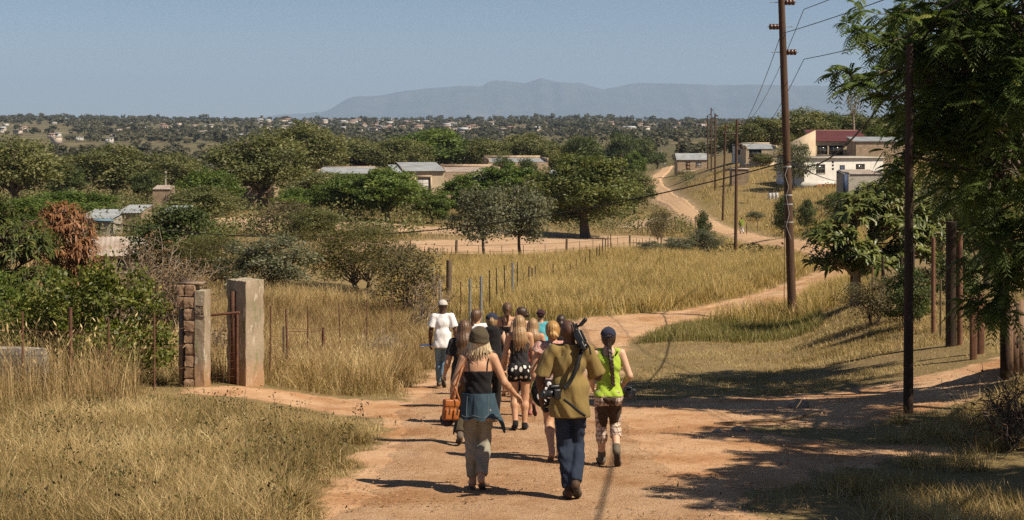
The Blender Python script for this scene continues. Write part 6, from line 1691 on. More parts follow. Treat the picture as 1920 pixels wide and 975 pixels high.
class Person:
    """local frame: x right, y the way they walk, z up; feet sit on the terrain"""
    def __init__(s, label, px, d, H, female=True, rz=0.0, feet=None, arms=None, head=(0, 0, 0), lean=0.04, build=1.0, skin=None, res=0.013, group='people walking down the dirt road', bare_feet=False, twist=0.0):
        s.k = k = H / 1.70; s.f = female; s.b = build; s.res = res; s.skin = skin or SK_tan
        base = spot(px, d); s.base = base + np.array([0, 0, 0.02]); s.rz = rz
        s.t = thing('person', label, 'person', s.base, rz, group)
        Rw = rot_z(rz)
        feet = feet or {'L': (-0.09, 0.22, 0.0, 0.0), 'R': (0.09, -0.24, 0.0, 0.55)}
        s.ank, s.fd, s.ball = {}, {}, {}
        for q, (x, y, lift, pitch) in feet.items():
            w = s.base + Rw @ np.array([x * k, y * k, 0])
            zg = gz(w[0], w[1]) + 0.02 - s.base[2]
            fw = np.array([0.10 * math.copysign(1, x), math.cos(pitch), -math.sin(pitch)]); fw = unit(fw)
            up = np.array([0, math.sin(pitch), math.cos(pitch)])
            toe_len = 0.135 * k
            ball = np.array([x * k, y * k + 0.10 * k, zg + lift * k + 0.022 * k])
            s.ank[q] = ball - fw * toe_len + up * 0.060 * k
            s.fd[q] = (fw, up); s.ball[q] = ball
        TH, SHN = 0.425 * k, 0.405 * k
        hz = 1e9
        hw = (0.088 if female else 0.085) * k
        for q, sg in (('L', -1), ('R', 1)):
            a = s.ank[q]; hx = np.hypot(a[0] - sg * hw, a[1])
            hz = min(hz, a[2] + math.sqrt(max(0.01, ((TH + SHN) * 0.992) ** 2 - hx ** 2)))
        hz = min(hz, 0.905 * k)
        s.hipz = hz
        s.hip = {'L': np.array([-hw, 0, hz]), 'R': np.array([hw, 0, hz])}
        s.knee = {}
        for q in 'LR':
            a, h = s.ank[q], s.hip[q]; v = a - h; L = np.linalg.norm(v); v /= L
            L2 = min(L, TH + SHN - 1e-4)
            ca = np.clip((TH ** 2 + L2 ** 2 - SHN ** 2) / (2 * TH * L2), -1, 1)
            fwd = np.array([0.03 * (1 if q == 'R' else -1), 1, 0]); fwd = unit(fwd - v * (fwd @ v))
            s.knee[q] = h + v * TH * ca + fwd * TH * math.sqrt(1 - ca * ca)
        up = unit([0, lean, 1]); s.up = up
        pel = np.array([0, 0, hz]); s.pel = pel
        s.waist = pel + up * 0.16 * k; s.chest = pel + up * 0.37 * k; s.neck = pel + up * 0.545 * k
        sw = (0.152 if female else 0.172) * k * (0.5 + 0.5 * build)
        Rt = rot_z(twist)
        s.sh = {'L': pel + up * 0.495 * k + Rt @ np.array([-sw, 0, 0]), 'R': pel + up * 0.495 * k + Rt @ np.array([sw, 0, 0])}
        s.sw = sw
        arms = arms or {'L': ((0.16, -0.28, -1), (0.06, 0.18, -1)), 'R': ((0.16, 0.22, -1), (0.04, 0.5, -1))}
        UA, FA = 0.285 * k, 0.245 * k
        s.el, s.wr, s.fdir = {}, {}, {}
        for q, sg in (('L', -1), ('R', 1)):
            u, f = [unit(np.array([v[0] * sg, v[1], v[2]])) for v in arms[q]]
            s.el[q] = s.sh[q] + u * UA; s.wr[q] = s.el[q] + f * FA; s.fdir[q] = f
        yaw, pitch, roll = head
        s.hr = rot_z(yaw) @ rot_x(pitch) @ rot_y(roll)
        s.hc = s.neck + up * 0.045 * k + s.hr @ np.array([0, 0.018 * k, 0.092 * k])
    def P(s, v): return s.hc + s.hr @ (np.array(v, float) * s.k)
    def torso(s, D, inf=0.0, k=0.05):
        K, b = s.k, s.b; f = s.f
        g = lambda c, r, kk=k: D.ell(c, np.array(r) * K * b + inf, kk)
        if f:
            g(s.pel + [0, -0.015 * K, 0.0], (0.158, 0.106, 0.115)); g(s.pel + np.array([0.075, -0.05, -0.045]) * K, (0.088, 0.082, 0.090), 0.03); g(s.pel + np.array([-0.075, -0.05, -0.045]) * K, (0.088, 0.082, 0.090), 0.03)
            g(s.waist, (0.128, 0.090, 0.13)); g(s.chest + s.up * -0.01 * K, (0.142, 0.102, 0.15))
            g(s.chest + np.array([0.065, 0.075, -0.01]) * K, (0.06, 0.06, 0.06), 0.04); g(s.chest + np.array([-0.065, 0.075, -0.01]) * K, (0.06, 0.06, 0.06), 0.04)
        else:
            g(s.pel + [0, -0.005 * K, 0.0], (0.158, 0.110, 0.115)); g(s.pel + np.array([0.068, -0.045, -0.045]) * K, (0.082, 0.080, 0.09), 0.03); g(s.pel + np.array([-0.068, -0.045, -0.045]) * K, (0.082, 0.080, 0.09), 0.03)
            g(s.waist, (0.145, 0.100, 0.14)); g(s.chest, (0.158, 0.108, 0.155))
            g(s.chest + np.array([0, 0.06, 0.03]) * K, (0.12, 0.05, 0.07), 0.04)
        r = 0.048 * K + inf
        for q in 'LR':
            D.cone(s.sh[q] * 0.92 + s.neck * 0.08, s.neck - s.up * 0.03 * K, r, 0.042 * K + inf, 0.05)
        return D
    def armp(s, D, q, inf=0.0, t0=0.0, t1=2.0, loose=0.0, k=0.025):
        K = s.k * (0.35 + 0.65 * s.b) * (1.0 if s.f else 1.12)
        A, B, Cc = s.sh[q], s.el[q], s.wr[q]
        if t0 < 1:
            e = min(t1, 1.0); p1 = A + (B - A) * e
            D.cone(A, p1, 0.050 * K + inf, (0.050 - 0.012 * e) * K + inf + loose, k, None, t1 <= 1)
        if t1 > 1:
            e = t1 - 1; D.cone(B, B + (Cc - B) * 0.3, 0.036 * K + inf, 0.037 * K + inf, k); D.cone(B + (Cc - B) * 0.3, B + (Cc - B) * e, 0.037 * K + inf, 0.025 * K + inf, k)
        return D
    def legp(s, D, q, inf=0.0, t1=2.0, k=0.035, l1=0.0, l2=0.0):
        K = s.k * (0.3 + 0.7 * s.b); A, B, Cc = s.hip[q], s.knee[q], s.ank[q]
        up_r = 0.082 if s.f else 0.078
        e = min(1.0, t1)
        D.cone(A, A + (B - A) * e, up_r * K + inf, (up_r + (0.054 - up_r) * e) * K + inf + l1 * e, k, None, t1 <= 1)
        if t1 > 1:
            v = unit(Cc - B); back = unit(np.array([0, -1, 0]) + v * v[1])
            m = B + (Cc - B) * 0.32 + back * 0.012 * K
            D.cone(B, m, 0.052 * K + inf + l1, 0.055 * K + inf + l1 * 0.7 + l2 * 0.3, k)
            e = t1 - 1
            D.cone(m, B + (Cc - B) * e, 0.055 * K + inf + l1 * 0.7 + l2 * 0.3, (0.055 - 0.020 * e) * K + inf + l2, k, None, t1 < 2)
        return D
    def footp(s, D, q, inf=0.0, k=0.02):
        K = s.k; fw, up = s.fd[q]; a, bl = s.ank[q], s.ball[q]
        heel = a - up * 0.032 * K - fw * 0.028 * K
        D.cone(a + up * 0.02 * K, heel, 0.034 * K + inf, 0.032 * K + inf, k)
        D.cone(heel, bl + up * 0.004 * K, 0.030 * K + inf, 0.030 * K + inf, k)
        side = np.cross(fw, up)
        D.cone(bl + side * 0.016 * K, bl + fw * 0.062 * K + side * 0.012 * K, 0.025 * K + inf, 0.018 * K + inf, k)
        D.cone(bl - side * 0.016 * K, bl + fw * 0.052 * K - side * 0.018 * K, 0.025 * K + inf, 0.016 * K + inf, k)
        D.cone(a, bl, 0.030 * K + inf, 0.024 * K + inf, k)
        return D
    def headp(s, D):
        K = s.k; e = lambda v, r, k=0.03: D.ell(s.P(v), np.array(r) * K, k, s.hr)
        D.cone(s.neck - s.up * 0.03 * K, s.P((0, -0.012, -0.05)), (0.052 if s.f else 0.060) * K, (0.047 if s.f else 0.056) * K, 0.035)
        e((0, -0.012, 0.022), (0.074, 0.094, 0.088)); e((0, 0.030, -0.035), (0.054, 0.058, 0.072)); e((0, 0.055, -0.088), (0.027, 0.024, 0.020))
        D.cone(s.P((0, 0.085, 0.005)), s.P((0, 0.104, -0.028)), 0.008 * K, 0.013 * K, 0.012)
        e((0, 0.084, -0.056), (0.022, 0.010, 0.006), 0.006); e((0, 0.082, -0.066), (0.019, 0.010, 0.006), 0.006)
        e((0.03, 0.076, 0.018), (0.022, 0.012, 0.007), 0.012); e((-0.03, 0.076, 0.018), (0.022, 0.012, 0.007), 0.012)
        for sx in (-1, 1): e((sx * 0.075, -0.010, -0.010), (0.009, 0.020, 0.032), 0.008)
        return D
    def hand(s, q, curl=0.5, spread=0.03, nrm_=None):
        """palm, four unequal bent fingers, thumb off the side; returns its own fine mesh"""
        K = s.k * (0.95 if s.f else 1.06); sg = 1 if q == 'R' else -1
        d = s.fdir[q]; w0 = s.wr[q]
        n = unit(np.array(nrm_ if nrm_ is not None else (-sg, 0.1, 0.0)) - d * (np.array(nrm_ if nrm_ is not None else (-sg, 0.1, 0)) @ d))   # palm faces
        fwd = np.cross(n, d) * sg                                           # towards the thumb side
        if fwd[1] < 0 and nrm_ is None: fwd = -fwd
        D = SDF()
        D.cone(w0 - d * 0.03 * K, w0 + d * 0.02 * K, 0.025 * K, 0.024 * K, 0.02)
        Ls = [(0.030, 0.076), (0.010, 0.084), (-0.010, 0.078), (-0.028, 0.062)]
        for off, L in Ls:
            kn = w0 + d * 0.088 * K + fwd * off * K
            D.cone(w0 + d * 0.02 * K + fwd * off * 0.5 * K, kn, 0.016 * K, 0.0125 * K, 0.014)
            a1, a2, a3 = curl * 0.6, curl * 1.5, curl * 2.1
            p0 = kn
            for fr, aa, r0, r1 in ((0.45, a1, 0.0105, 0.0098), (0.32, a2, 0.0098, 0.009), (0.23, a3, 0.009, 0.0075)):
                dd = unit(d * math.cos(aa) + n * math.sin(aa) + fwd * off * spread * 20 * 0.2)
                p1 = p0 + dd * L * fr * K
                D.cone(p0, p1, r0 * K, r1 * K, 0.003); p0 = p1
        t0 = w0 + d * 0.028 * K + fwd * 0.024 * K
        t1 = t0 + unit(d * 0.7 + fwd * 0.75 + n * 0.35) * 0.042 * K
        t2 = t1 + unit(d * 0.9 + fwd * 0.25 + n * 0.5) * 0.030 * K
        t3 = t2 + unit(d * 0.9 + fwd * 0.0 + n * 0.7) * 0.022 * K
        D.cone(t0, t1, 0.016 * K, 0.0125 * K, 0.012); D.cone(t1, t2, 0.0118 * K, 0.0105 * K, 0.003); D.cone(t2, t3, 0.0105 * K, 0.008 * K, 0.003)
        V, Q = D.mesh(0.0055 if s.res < 0.016 else 0.008)
        return V, Q
    def body(s, feet=True, hands=(('L', 0.45, None), ('R', 0.45, None))):
        D = SDF(); s.torso(D)
        for q in 'LR':
            s.armp(D, q); s.legp(D, q)
            if feet: s.footp(D, q)
        s.headp(D)
        ex = [s.hand(q, c, nrm_=n) for q, c, n in hands]
        s.bodyo = sdf_obj(D, 'body', s.skin, s.t, s.res, 1, ex)
        for sx in (-1, 1):
            E = SDF().ell(s.P((sx * 0.030, 0.070, 0.002)), np.array([0.0125] * 3) * s.k)
            eo = sdf_obj(E, 'eye', M_eye, s.t, 0.005, 0)
            I = SDF().ell(s.P((sx * 0.030, 0.0805, 0.002)), np.array([0.006, 0.003, 0.006]) * s.k, rot=s.hr)
            sdf_obj(I, 'iris', M_iris, eo, 0.0025, 0)
        return s
    # ---- clothes
    def part(s, D, name, m, h=None, sm=1, parent=None): return sdf_obj(D, name, m, parent or s.t, h or s.res, sm)
    def tshirt(s, m, hem=-0.06, sleeve=0.62, loose=0.02, inf=0.012, neck=0.515, name='shirt', amp=0.004, flare=0.0):
        D = SDF(); K = s.k
        s.torso(D, inf, 0.06)
        D.cone(s.waist, s.pel + s.up * (hem + 0.02) * K, 0.125 * K * s.b + inf, 0.125 * K * s.b + inf + flare, 0.06, sq=(0.78, 1.06, 1))
        for q in 'LR':
            if sleeve: s.armp(D, q, inf + 0.002, 0, sleeve, loose)
        D.fold = lambda P: amp * (np.sin(P[..., 2] * 23 + 5 * np.sin(P[..., 0] * 9 + 1) + P[..., 0] * 14) * 0.6 + np.sin(P[..., 0] * 38 + 4 * np.sin(P[..., 2] * 7)) * 0.9) * (0.4 + 0.6 * np.sin(P[..., 2] * 6 + P[..., 0] * 5) ** 2)
        D.cut(s.pel + s.up * hem * K, -s.up)
        D.sub(s.neck + np.array([0, 0.0, 0.055]) * K, np.array([0.072, 0.074, 0.062]) * K, 0.01)
        if sleeve:
            for q in 'LR': pass
        return s.part(D, name, m)
    def tank(s, m, top=0.43, hem=-0.04, inf=0.008, name='top', flare=0.0, straps=None, strap_m=None, amp=0.003, scoop=0.0, hole=0.062):
        D = SDF(); K = s.k; s.torso(D, inf, 0.05)
        if flare: D.cone(s.waist, s.pel + s.up * hem * K, 0.12 * K * s.b, 0.12 * K * s.b + flare, 0.05, sq=(0.78, 1.06, 1))
        D.fold = lambda P: amp * np.sin(P[..., 2] * 60 + 8 * np.sin(P[..., 0] * 9))
        D.cut(s.pel + s.up * hem * K, -s.up); D.cut(s.pel + s.up * top * K, unit([0, 0.12, 1]))
        for q, sg in (('L', -1), ('R', 1)):   # open arm holes
            D.sub(s.sh[q] + np.array([sg * 0.02, 0, -0.01]) * K, np.array([hole, 0.16, 0.11]) * K, 0.01)
        if scoop:
            for sy in (-1, 1): D.sub(s.pel + s.up * 0.56 * K + np.array([0, sy * 0.09, 0]) * K, np.array([0.085, 0.11, scoop]) * K, 0.01)
        o = s.part(D, name, m)
        if straps:
            for sg in (-1, 1):
                b = MB(); x = straps * sg
                pts = []
                for u in np.linspace(0, 1, 12):
                    a = math.pi * u            # up the back, over the shoulder, down the front
                    z = top - 0.03 + (0.545 - top - 0.015) * math.sin(a) ** 0.7
                    y = -0.105 * math.cos(a)
                    pts.append(s.pel + s.up * z * K + np.array([x * (1 + 0.12 * math.sin(a)), y, 0]) * K)
                # settle on the body
                T = SDF(); s.torso(T); pts = np.array(pts)
                for _ in range(4):
                    e = 1e-3; f = T.ev(pts); G = np.stack([(T.ev(pts + np.eye(3)[i] * e) - f) / e for i in range(3)], -1)
                    pts = pts - (f - 0.004)[:, None] * G
                b.tube(pts, 0.008 * K, 6); b.obj('strap', strap_m or m, o)
        return o
    def bottoms(s, m, t1=2.0, inf=0.007, l1=0.005, l2=0.012, waist=0.09, name='trousers', amp=0.004, legs='LR'):
        D = SDF(); K = s.k; f = s.f
        s.torso(D, inf, 0.05)
        for q in legs: s.legp(D, q, inf, t1, 0.014, l1, l2)
        D.fold = lambda P: amp * (np.sin(P[..., 2] * 44 + 5 * np.sin(P[..., 0] * 17 + P[..., 2] * 5)) * 0.6 + 0.6 * np.sin(P[..., 2] * 17 + P[..., 0] * 31)) * (0.35 + 0.65 * np.sin(P[..., 2] * 5.5 + P[..., 0] * 8) ** 2)
        D.cut(s.pel + s.up * waist * K, s.up)
        for q in legs:
            if t1 < 2:
                A, B, Cc = s.hip[q], s.knee[q], s.ank[q]
        return s.part(D, name, m)
    def shoes(s, m, name='shoe', inf=0.008, high=0.0, sole=True, qs='LR'):
        for q in qs:
            D = SDF(); s.footp(D, q, inf); fw, up = s.fd[q]
            if high: v = unit(s.knee[q] - s.ank[q]); D.cone(s.ank[q], s.ank[q] + v * high * s.k, 0.038 * s.k + inf, 0.042 * s.k + inf, 0.02)
            D.cut(s.ball[q] - up * 0.020 * s.k, -up)
            o = s.part(D, name, m, 0.009 if s.res < 0.016 else 0.012)
            if sole:
                E = SDF(); a = s.ank[q] - fw * 0.030 * s.k; bl = s.ball[q]
                E.cone(a - up * 0.06 * s.k, bl - up * 0.004 * s.k, 0.036 * s.k, 0.038 * s.k, 0.02); E.cone(bl, bl + fw * 0.06 * s.k, 0.04 * s.k, 0.032 * s.k, 0.02)
                E.cut(s.ball[q] - up * 0.0195 * s.k, up); E.cut(s.ball[q] - up * 0.034 * s.k, -up)
                s.part(E, 'sole', M_sole, 0.008 if s.res < 0.016 else 0.012, 0, o)
    def hair(s, m, kind='cap', L=0.3, h=None, name='hair'):
        D = SDF(); K = s.k
        if kind == 'cropped':
            D.ell(s.P((0, -0.016, 0.028)), np.array([0.077, 0.097, 0.089]) * K, 0.02, s.hr)
            D.cut(s.P((0, 0.06, 0.04)), s.hr @ unit([0, 1, -0.55])); D.cut(s.P((0, -0.06, -0.045)), s.hr @ unit([0, 0.25, -1]))
        else:
            D.ell(s.P((0, -0.018, 0.026)), np.array([0.088, 0.106, 0.099]) * K, 0.02, s.hr)
            D.ell(s.P((0, -0.045, -0.025)), np.array([0.078, 0.075, 0.075]) * K, 0.03, s.hr)
            if kind == 'long':
                b0 = s.P((0, -0.055, -0.03)); n = s.neck
                drop = np.array([0, -0.075, 0]) * K
                q = [b0, s.neck + np.array([0, -0.095, -0.02]) * K, s.neck + np.array([0.01, -0.125, -0.02 - L * 0.5]) * K, s.neck + np.array([0.0, -0.125, -L]) * K]
                D.cone(q[0], q[1], 0.088 * K, 0.095 * K, 0.04, (0.95, 1.35, 1)); D.cone(q[1], q[2], 0.097 * K, 0.090 * K, 0.04, (0.88, 2.0, 1)); D.cone(q[2], q[3], 0.088 * K, 0.045 * K, 0.04, (0.8, 2.2, 1))
                for sg in (-1, 1): D.cone(s.P((sg * 0.07, 0.0, 0.0)), s.neck + np.array([sg * 0.085, -0.05, -0.10]) * K, 0.030 * K, 0.022 * K, 0.03)
            if kind == 'bob':
                for i in range(22):
                    a = -math.pi / 2 + (i - 10.5) * 0.172; j_ = math.sin(i * 5.7); j2 = math.sin(i * 3.1 + 1)
                    e = s.P(((0.122 + 0.02 * j_) * math.cos(a), (0.108 + 0.015 * j2) * math.sin(a), -0.125 - 0.030 * j2))
                    D.cone(s.P((0.07 * math.cos(a), 0.08 * math.sin(a), 0.0)), e, 0.034 * K, 0.010 * K, 0.010)
                    if i % 2: D.cone(s.P((0.10 * math.cos(a), 0.10 * math.sin(a), -0.07)), e + np.array([0.03 * j_, -0.012, 0.012 * j2]) * K, 0.014 * K, 0.005 * K, 0.006)
            if kind == 'pony':
                p = [s.P((0, -0.105, 0.045)), s.P((0, -0.150, 0.02)), s.P((0, -0.150, -0.08)), s.P((0.0, -0.120, -0.08 - L))]
                for i, (r0, r1) in enumerate(((0.03, 0.036), (0.036, 0.036), (0.036, 0.012))): D.cone(p[i], p[i + 1], r0 * K, r1 * K, 0.02)
            if kind == 'bun':
                D.ell(s.P((0.0, -0.120, -0.035)), np.array([0.050, 0.040, 0.046]) * K, 0.006, s.hr)
                D.cone(s.P((-0.045, -0.125, -0.02)), s.P((0.04, -0.145, -0.045)), 0.016 * K, 0.02 * K, 0.004)
            if kind == 'low':
                p = [s.P((0, -0.095, -0.05)), s.P((-0.01, -0.10, -0.12)), s.P((-0.03, -0.06, -0.14 - L))]
                D.cone(p[0], p[1], 0.035 * K, 0.032 * K, 0.02); D.cone(p[1], p[2], 0.032 * K, 0.014 * K, 0.02)
            if kind == 'braid':
                p0 = s.P((0, -0.100, -0.055)); n = 26; pc = None
                T = SDF(); s.torso(T, 0.010)
                for i in range(n):
                    u = i / (n - 1)
                    c = s.P((0, -0.105, -0.05)) * (1 - u) + (s.pel + s.up * 0.12 * K + np.array([0.05, -0.13, 0]) * K) * u
                    for _ in range(30):
                        if float(T.ev(c[None])[0]) > 0.026: break
                        c = c + np.array([0, -0.006, 0])
                    if pc is not None: D.cone(pc, c, 0.019 * K * (1.05 - 0.45 * u), 0.019 * K * (1.05 - 0.45 * u), 0.006)
                    pc = c
                    c = c + np.array([0.009 * K * (-1) ** i, 0, 0])
                    D.ell(c, np.array([0.024, 0.022, 0.026]) * K * (1.05 - 0.45 * u), 0.004)
            D.fold = lambda P: 0.0035 * np.sin(np.arctan2(P[..., 0] - s.hc[0], -(P[..., 1] - s.hc[1] - 0.05)) * 34 + P[..., 2] * 14)
            # keep the face free
            D.sub(s.P((0, 0.105, -0.035)), np.array([0.066, 0.085, 0.105]) * K, 0.01, s.hr)
        ex = []; rg = np.random.RandomState(int(s.base[0] * 100) % 999 + 7)
        if kind in ('long', 'bob', 'pony') and s.res < 0.016:
            sb = MB()
            for i in range(70 if kind != 'pony' else 24):
                x = rg.uniform(-1, 1); j = rg.randn(4)
                if kind == 'long':
                    q = [s.P((x * 0.070, -0.085, 0.05)), s.P((x * 0.085, -0.115 + 0.03 * x * x, -0.06)), s.neck + np.array([x * 0.095, -0.138 + 0.03 * x * x + 0.008 * j[0], -0.10]) * K, s.neck + np.array([x * 0.085 + 0.02 * j[1], -0.150 + 0.03 * x * x + 0.012 * j[2], -L - 0.05 + 0.04 * j[3]]) * K]
                elif kind == 'bob':
                    a = -math.pi / 2 + x * 1.95; r = 1 + 0.05 * j[0]
                    q = [s.P((0.085 * math.cos(a), 0.095 * math.sin(a), 0.01)), s.P((0.118 * r * math.cos(a), 0.112 * r * math.sin(a), -0.06)), s.P((0.132 * r * math.cos(a) + 0.012 * j[1], 0.122 * r * math.sin(a), -0.12)), s.P(((0.15 + 0.012 * j[2]) * math.cos(a) + 0.014 * j[1], (0.13 + 0.012 * j[3]) * math.sin(a), -0.165 + 0.025 * j[2]))]
                else:
                    q = [s.P((x * 0.03, -0.165, 0.01)), s.P((x * 0.042, -0.178, -0.06)), s.P((x * 0.03 + 0.01 * j[0], -0.165, -0.10 - L * 0.5)), s.P((x * 0.02 + 0.012 * j[1], -0.13, -0.12 - L + 0.03 * j[2]))]
                sb.tube(curve_pts(q, 9), np.linspace(0.0045, 0.0018, 9) * K, 4, caps=False)
            ex = [(np.concatenate(sb.v), np.concatenate(sb.q))]
        return sdf_obj(D, name, m, s.t, h or max(0.008, s.res * 0.75), 1, ex)
    def cap(s, m, brim=True, gap=True, name='cap', low=0.030, button=True):
        D = SDF(); K = s.k
        D.ell(s.P((0, -0.016, 0.034)), np.array([0.096, 0.113, 0.101]) * K, 0.02, s.hr)
        D.cut(s.P((0, 0, low)), s.hr @ unit([0, -0.10, -1]))
        if gap: D.sub(s.P((0, -0.135, low - 0.002)), np.array([0.040, 0.05, 0.038]) * K, 0.004, s.hr)
        o = s.part(D, name, m, 0.007 if s.res < 0.016 else 0.011)
        if brim:
            E = SDF().ell(s.P((0, 0.115, low + 0.008)), np.array([0.078, 0.085, 0.010]) * K, 0.01, s.hr)
            s.part(E, 'brim', m, 0.006 if s.res < 0.016 else 0.009, 1, o)
        if gap:
            b = MB(); b.tube([s.P((-0.045, -0.118, low + 0.004)), s.P((0, -0.130, low + 0.003)), s.P((0.045, -0.118, low + 0.004))], 0.007 * K, 6); b.obj('cap_strap', m, o)
        if button: s.part(SDF().ell(s.P((0, -0.016, 0.136)), np.array([0.010, 0.010, 0.006]) * K), 'button', m, 0.004, 0, o)
        return o
    def done(s): return s

def ribbon(pts, w, th, m, name, parent=None, sdf=None, off=0.006, label=None, normal=None):
    """a flat strap following pts"""
    pts = np.array(pts, float)
    T = nrm(np.gradient(pts, axis=0))
    Nn = np.broadcast_to(np.array(normal if normal is not None else (0, -1.0, 0.2)), pts.shape)
    S = nrm(np.cross(T, Nn)); Nn = nrm(np.cross(S, T))
    V = np.stack([pts + S * w / 2 + Nn * th / 2, pts - S * w / 2 + Nn * th / 2, pts - S * w / 2 - Nn * th / 2, pts + S * w / 2 - Nn * th / 2], 1)
    n = len(pts); Q = []
    for i in range(n - 1):
        for j in range(4): Q.append((i * 4 + j, i * 4 + (j + 1) % 4, i * 4 + 4 + (j + 1) % 4, i * 4 + 4 + j))
    Q += [(3, 2, 1, 0), tuple((n - 1) * 4 + j for j in range(4))]
    b = MB(); b.add(V.reshape(-1, 3), Q); return b.obj(name, m, parent)
def settle(pts, D, off, it=5):
    pts = np.array(pts, float)
    for _ in range(it):
        e = 1e-3; f = D.ev(pts); G = np.stack([(D.ev(pts + np.eye(3)[i] * e) - f) / e for i in range(3)], -1)
        pts = np.where((f < off + 0.02)[:, None], pts - (f - off)[:, None] * nrm(G), pts)
    return pts
def curve_pts(ctrl, n=24):
    c = np.array(ctrl, float); u = np.linspace(0, len(c) - 1, n)
    q = np.stack([np.interp(u, np.arange(len(c)), c[:, i]) for i in range(3)], -1)
    for _ in range(3): q[1:-1] = 0.25 * q[:-2] + 0.5 * q[1:-1] + 0.25 * q[2:]
    return q
def held(name, label, cat, person, pos):
    """an object carried by a person: placed in world space at the person's local point"""
    w = person.base + rot_z(person.rz) @ np.array(pos, float)
    return thing(name, label, cat, w, person.rz)

def rbox(name, dims, m, parent, bv=0.01):
    b = MB()
    for d in dims: b.box(*d)
    o = b.obj(name, m, parent, smooth=True)
    md = o.modifiers.new('bevel', 'BEVEL'); md.width = bv; md.segments = 3; md.limit_method = 'ANGLE'
    es = o.modifiers.new('es', 'EDGE_SPLIT'); es.split_angle = R(40)
    return o
def people():
    # 1 the man in the white T-shirt
    p = Person('man in white T-shirt, faded jeans and beige cap, walking ahead on the left', 830, 27.7, 1.74, False, 0.0,
               {'L': (-0.09, 0.26, 0, 0.0), 'R': (0.03, -0.20, 0.02, 0.75)}, {'L': ((0.24, -0.05, -1), (0.05, 0.42, -1)), 'R': ((0.28, -0.08, -1), (0.05, 0.30, -1))}, skin=SK_dark, res=0.015, build=0.90)
    p.body(); p.tshirt(C_white, hem=-0.09, sleeve=0.72, loose=0.026, inf=0.012, flare=0.012); p.bottoms(D_light, 1.94, inf=0.007, l1=0.006, l2=0.018); p.shoes(C_boot); p.hair(H_dark, 'cropped'); p.cap(C_beige, gap=False)
    q = held('paper', 'sheet of white paper in the hand of the man in the white T-shirt', 'paper', p, p.wr['L'] + [-0.05, 0.06, -0.08])
    b = MB(); b.add([(-0.15, -0.1, 0), (0.13, -0.1, 0.02), (0.13, 0.1, 0.03), (-0.15, 0.1, 0.01), (-0.15, -0.1, -0.004), (0.13, -0.1, 0.016), (0.13, 0.1, 0.026), (-0.15, 0.1, 0.006)], [(0, 1, 2, 3), (7, 6, 5, 4), (0, 4, 5, 1), (1, 5, 6, 2), (2, 6, 7, 3), (3, 7, 4, 0)])
    b.obj('sheet', C_white, q)
    # 2 the girl with long brown hair
    p = Person('girl with long wavy brown hair and black T-shirt, left of the woman in the hat', 871, 18.4, 1.62, True, 0.0,
               {'L': (-0.07, -0.14, 0, 0.4), 'R': (0.07, 0.18, 0, 0)}, {'L': ((0.28, -0.1, -1), (0.15, 0.55, -0.55)), 'R': ((0.15, 0.0, -1), (0.0, 0.5, -1))}, skin=SK_tan, res=0.013)
    p.body(); p.tshirt(C_char, hem=-0.04, sleeve=0.62, loose=0.012, inf=0.011); p.bottoms(C_khaki, 1.9, inf=0.010, l1=0.01, l2=0.02); p.shoes(C_boot); p.hair(H_brown, 'long', 0.34)
    # 4 brown hair, white top
    p = Person('woman with brown hair tied low and white top, face turned right', 893, 23.4, 1.64, True, 0.0, {'L': (-0.08, 0.18, 0, 0), 'R': (0.07, -0.2, 0, 0.5)}, head=(-0.75, 0, 0), skin=SK_tan, res=0.016)
    p.body(); p.tshirt(C_white, hem=-0.05, sleeve=0.5, loose=0.012, inf=0.010); p.bottoms(D_mid, 1.92, inf=0.010); p.shoes(C_boot); p.hair(H_brown, 'low', 0.12)
    # 5 dark cap and backpack
    p = Person('woman in black with dark cap and ponytail, wearing a backpack', 922, 20.9, 1.64, True, 0.0, {'L': (-0.08, -0.16, 0, 0.45), 'R': (0.07, 0.2, 0, 0)}, {'L': ((0.2, -0.1, -1), (0, 0.4, -1)), 'R': ((0.32, -0.15, -1), (-0.05, 0.6, -0.9))}, skin=SK_fair, res=0.014)
    p.body(); p.tshirt(C_black, hem=-0.04, sleeve=0.0, inf=0.010); p.bottoms(C_black, 1.92, inf=0.010); p.shoes(C_boot); p.hair(H_blond, 'pony', 0.16); p.cap(C_navy)
    w = held('backpack', 'black backpack with mesh pocket on the woman in the dark cap', 'backpack', p, p.chest + np.array([0.0, -0.17, -0.02]))
    D = SDF().cone((0, 0, 0.14), (0, -0.01, -0.18), 0.125, 0.145, 0.05, (0.95, 1.5, 1)).ell((0, -0.07, -0.13), (0.11, 0.06, 0.10), 0.04).ell((0, 0, 0.22), (0.10, 0.08, 0.06), 0.05)
    D.fold = lambda P: 0.003 * np.sin(P[..., 2] * 70)
    sdf_obj(D, 'bag', C_black, w, 0.012)
    sdf_obj(SDF().ell((0, -0.115, -0.12), (0.08, 0.02, 0.07), 0.02), 'pocket', C_char, w, 0.008)
    for sg in (-1, 1):
        pts = curve_pts([(sg * 0.08, 0.02, 0.20), (sg * 0.10, 0.10, 0.235), (sg * 0.12, 0.22, 0.20), (sg * 0.13, 0.27, 0.05), (sg * 0.14, 0.20, -0.12), (sg * 0.11, 0.02, -0.18)], 20)
        ribbon(pts, 0.05, 0.012, M_strapdark, 'strap', w, normal=(0, 1, 1))
    b = MB(); b.tube(curve_pts([(-0.04, 0.0, 0.26), (0, -0.01, 0.31), (0.04, 0, 0.26)], 10), 0.008, 6); b.obj('handle', M_strapdark, w)
    # 6 ponytail, bare back
    p = Person('woman with high brown ponytail and strappy black top, bare upper back', 951, 25.6, 1.71, True, 0.05, {'L': (-0.07, -0.22, 0.0, 0.6), 'R': (0.07, 0.2, 0, 0)}, {'L': ((0.2, -0.1, -1), (0.1, 0.3, -1)), 'R': ((0.2, 0.1, -1), (0, 0.4, -1))}, skin=SK_tan, res=0.016)
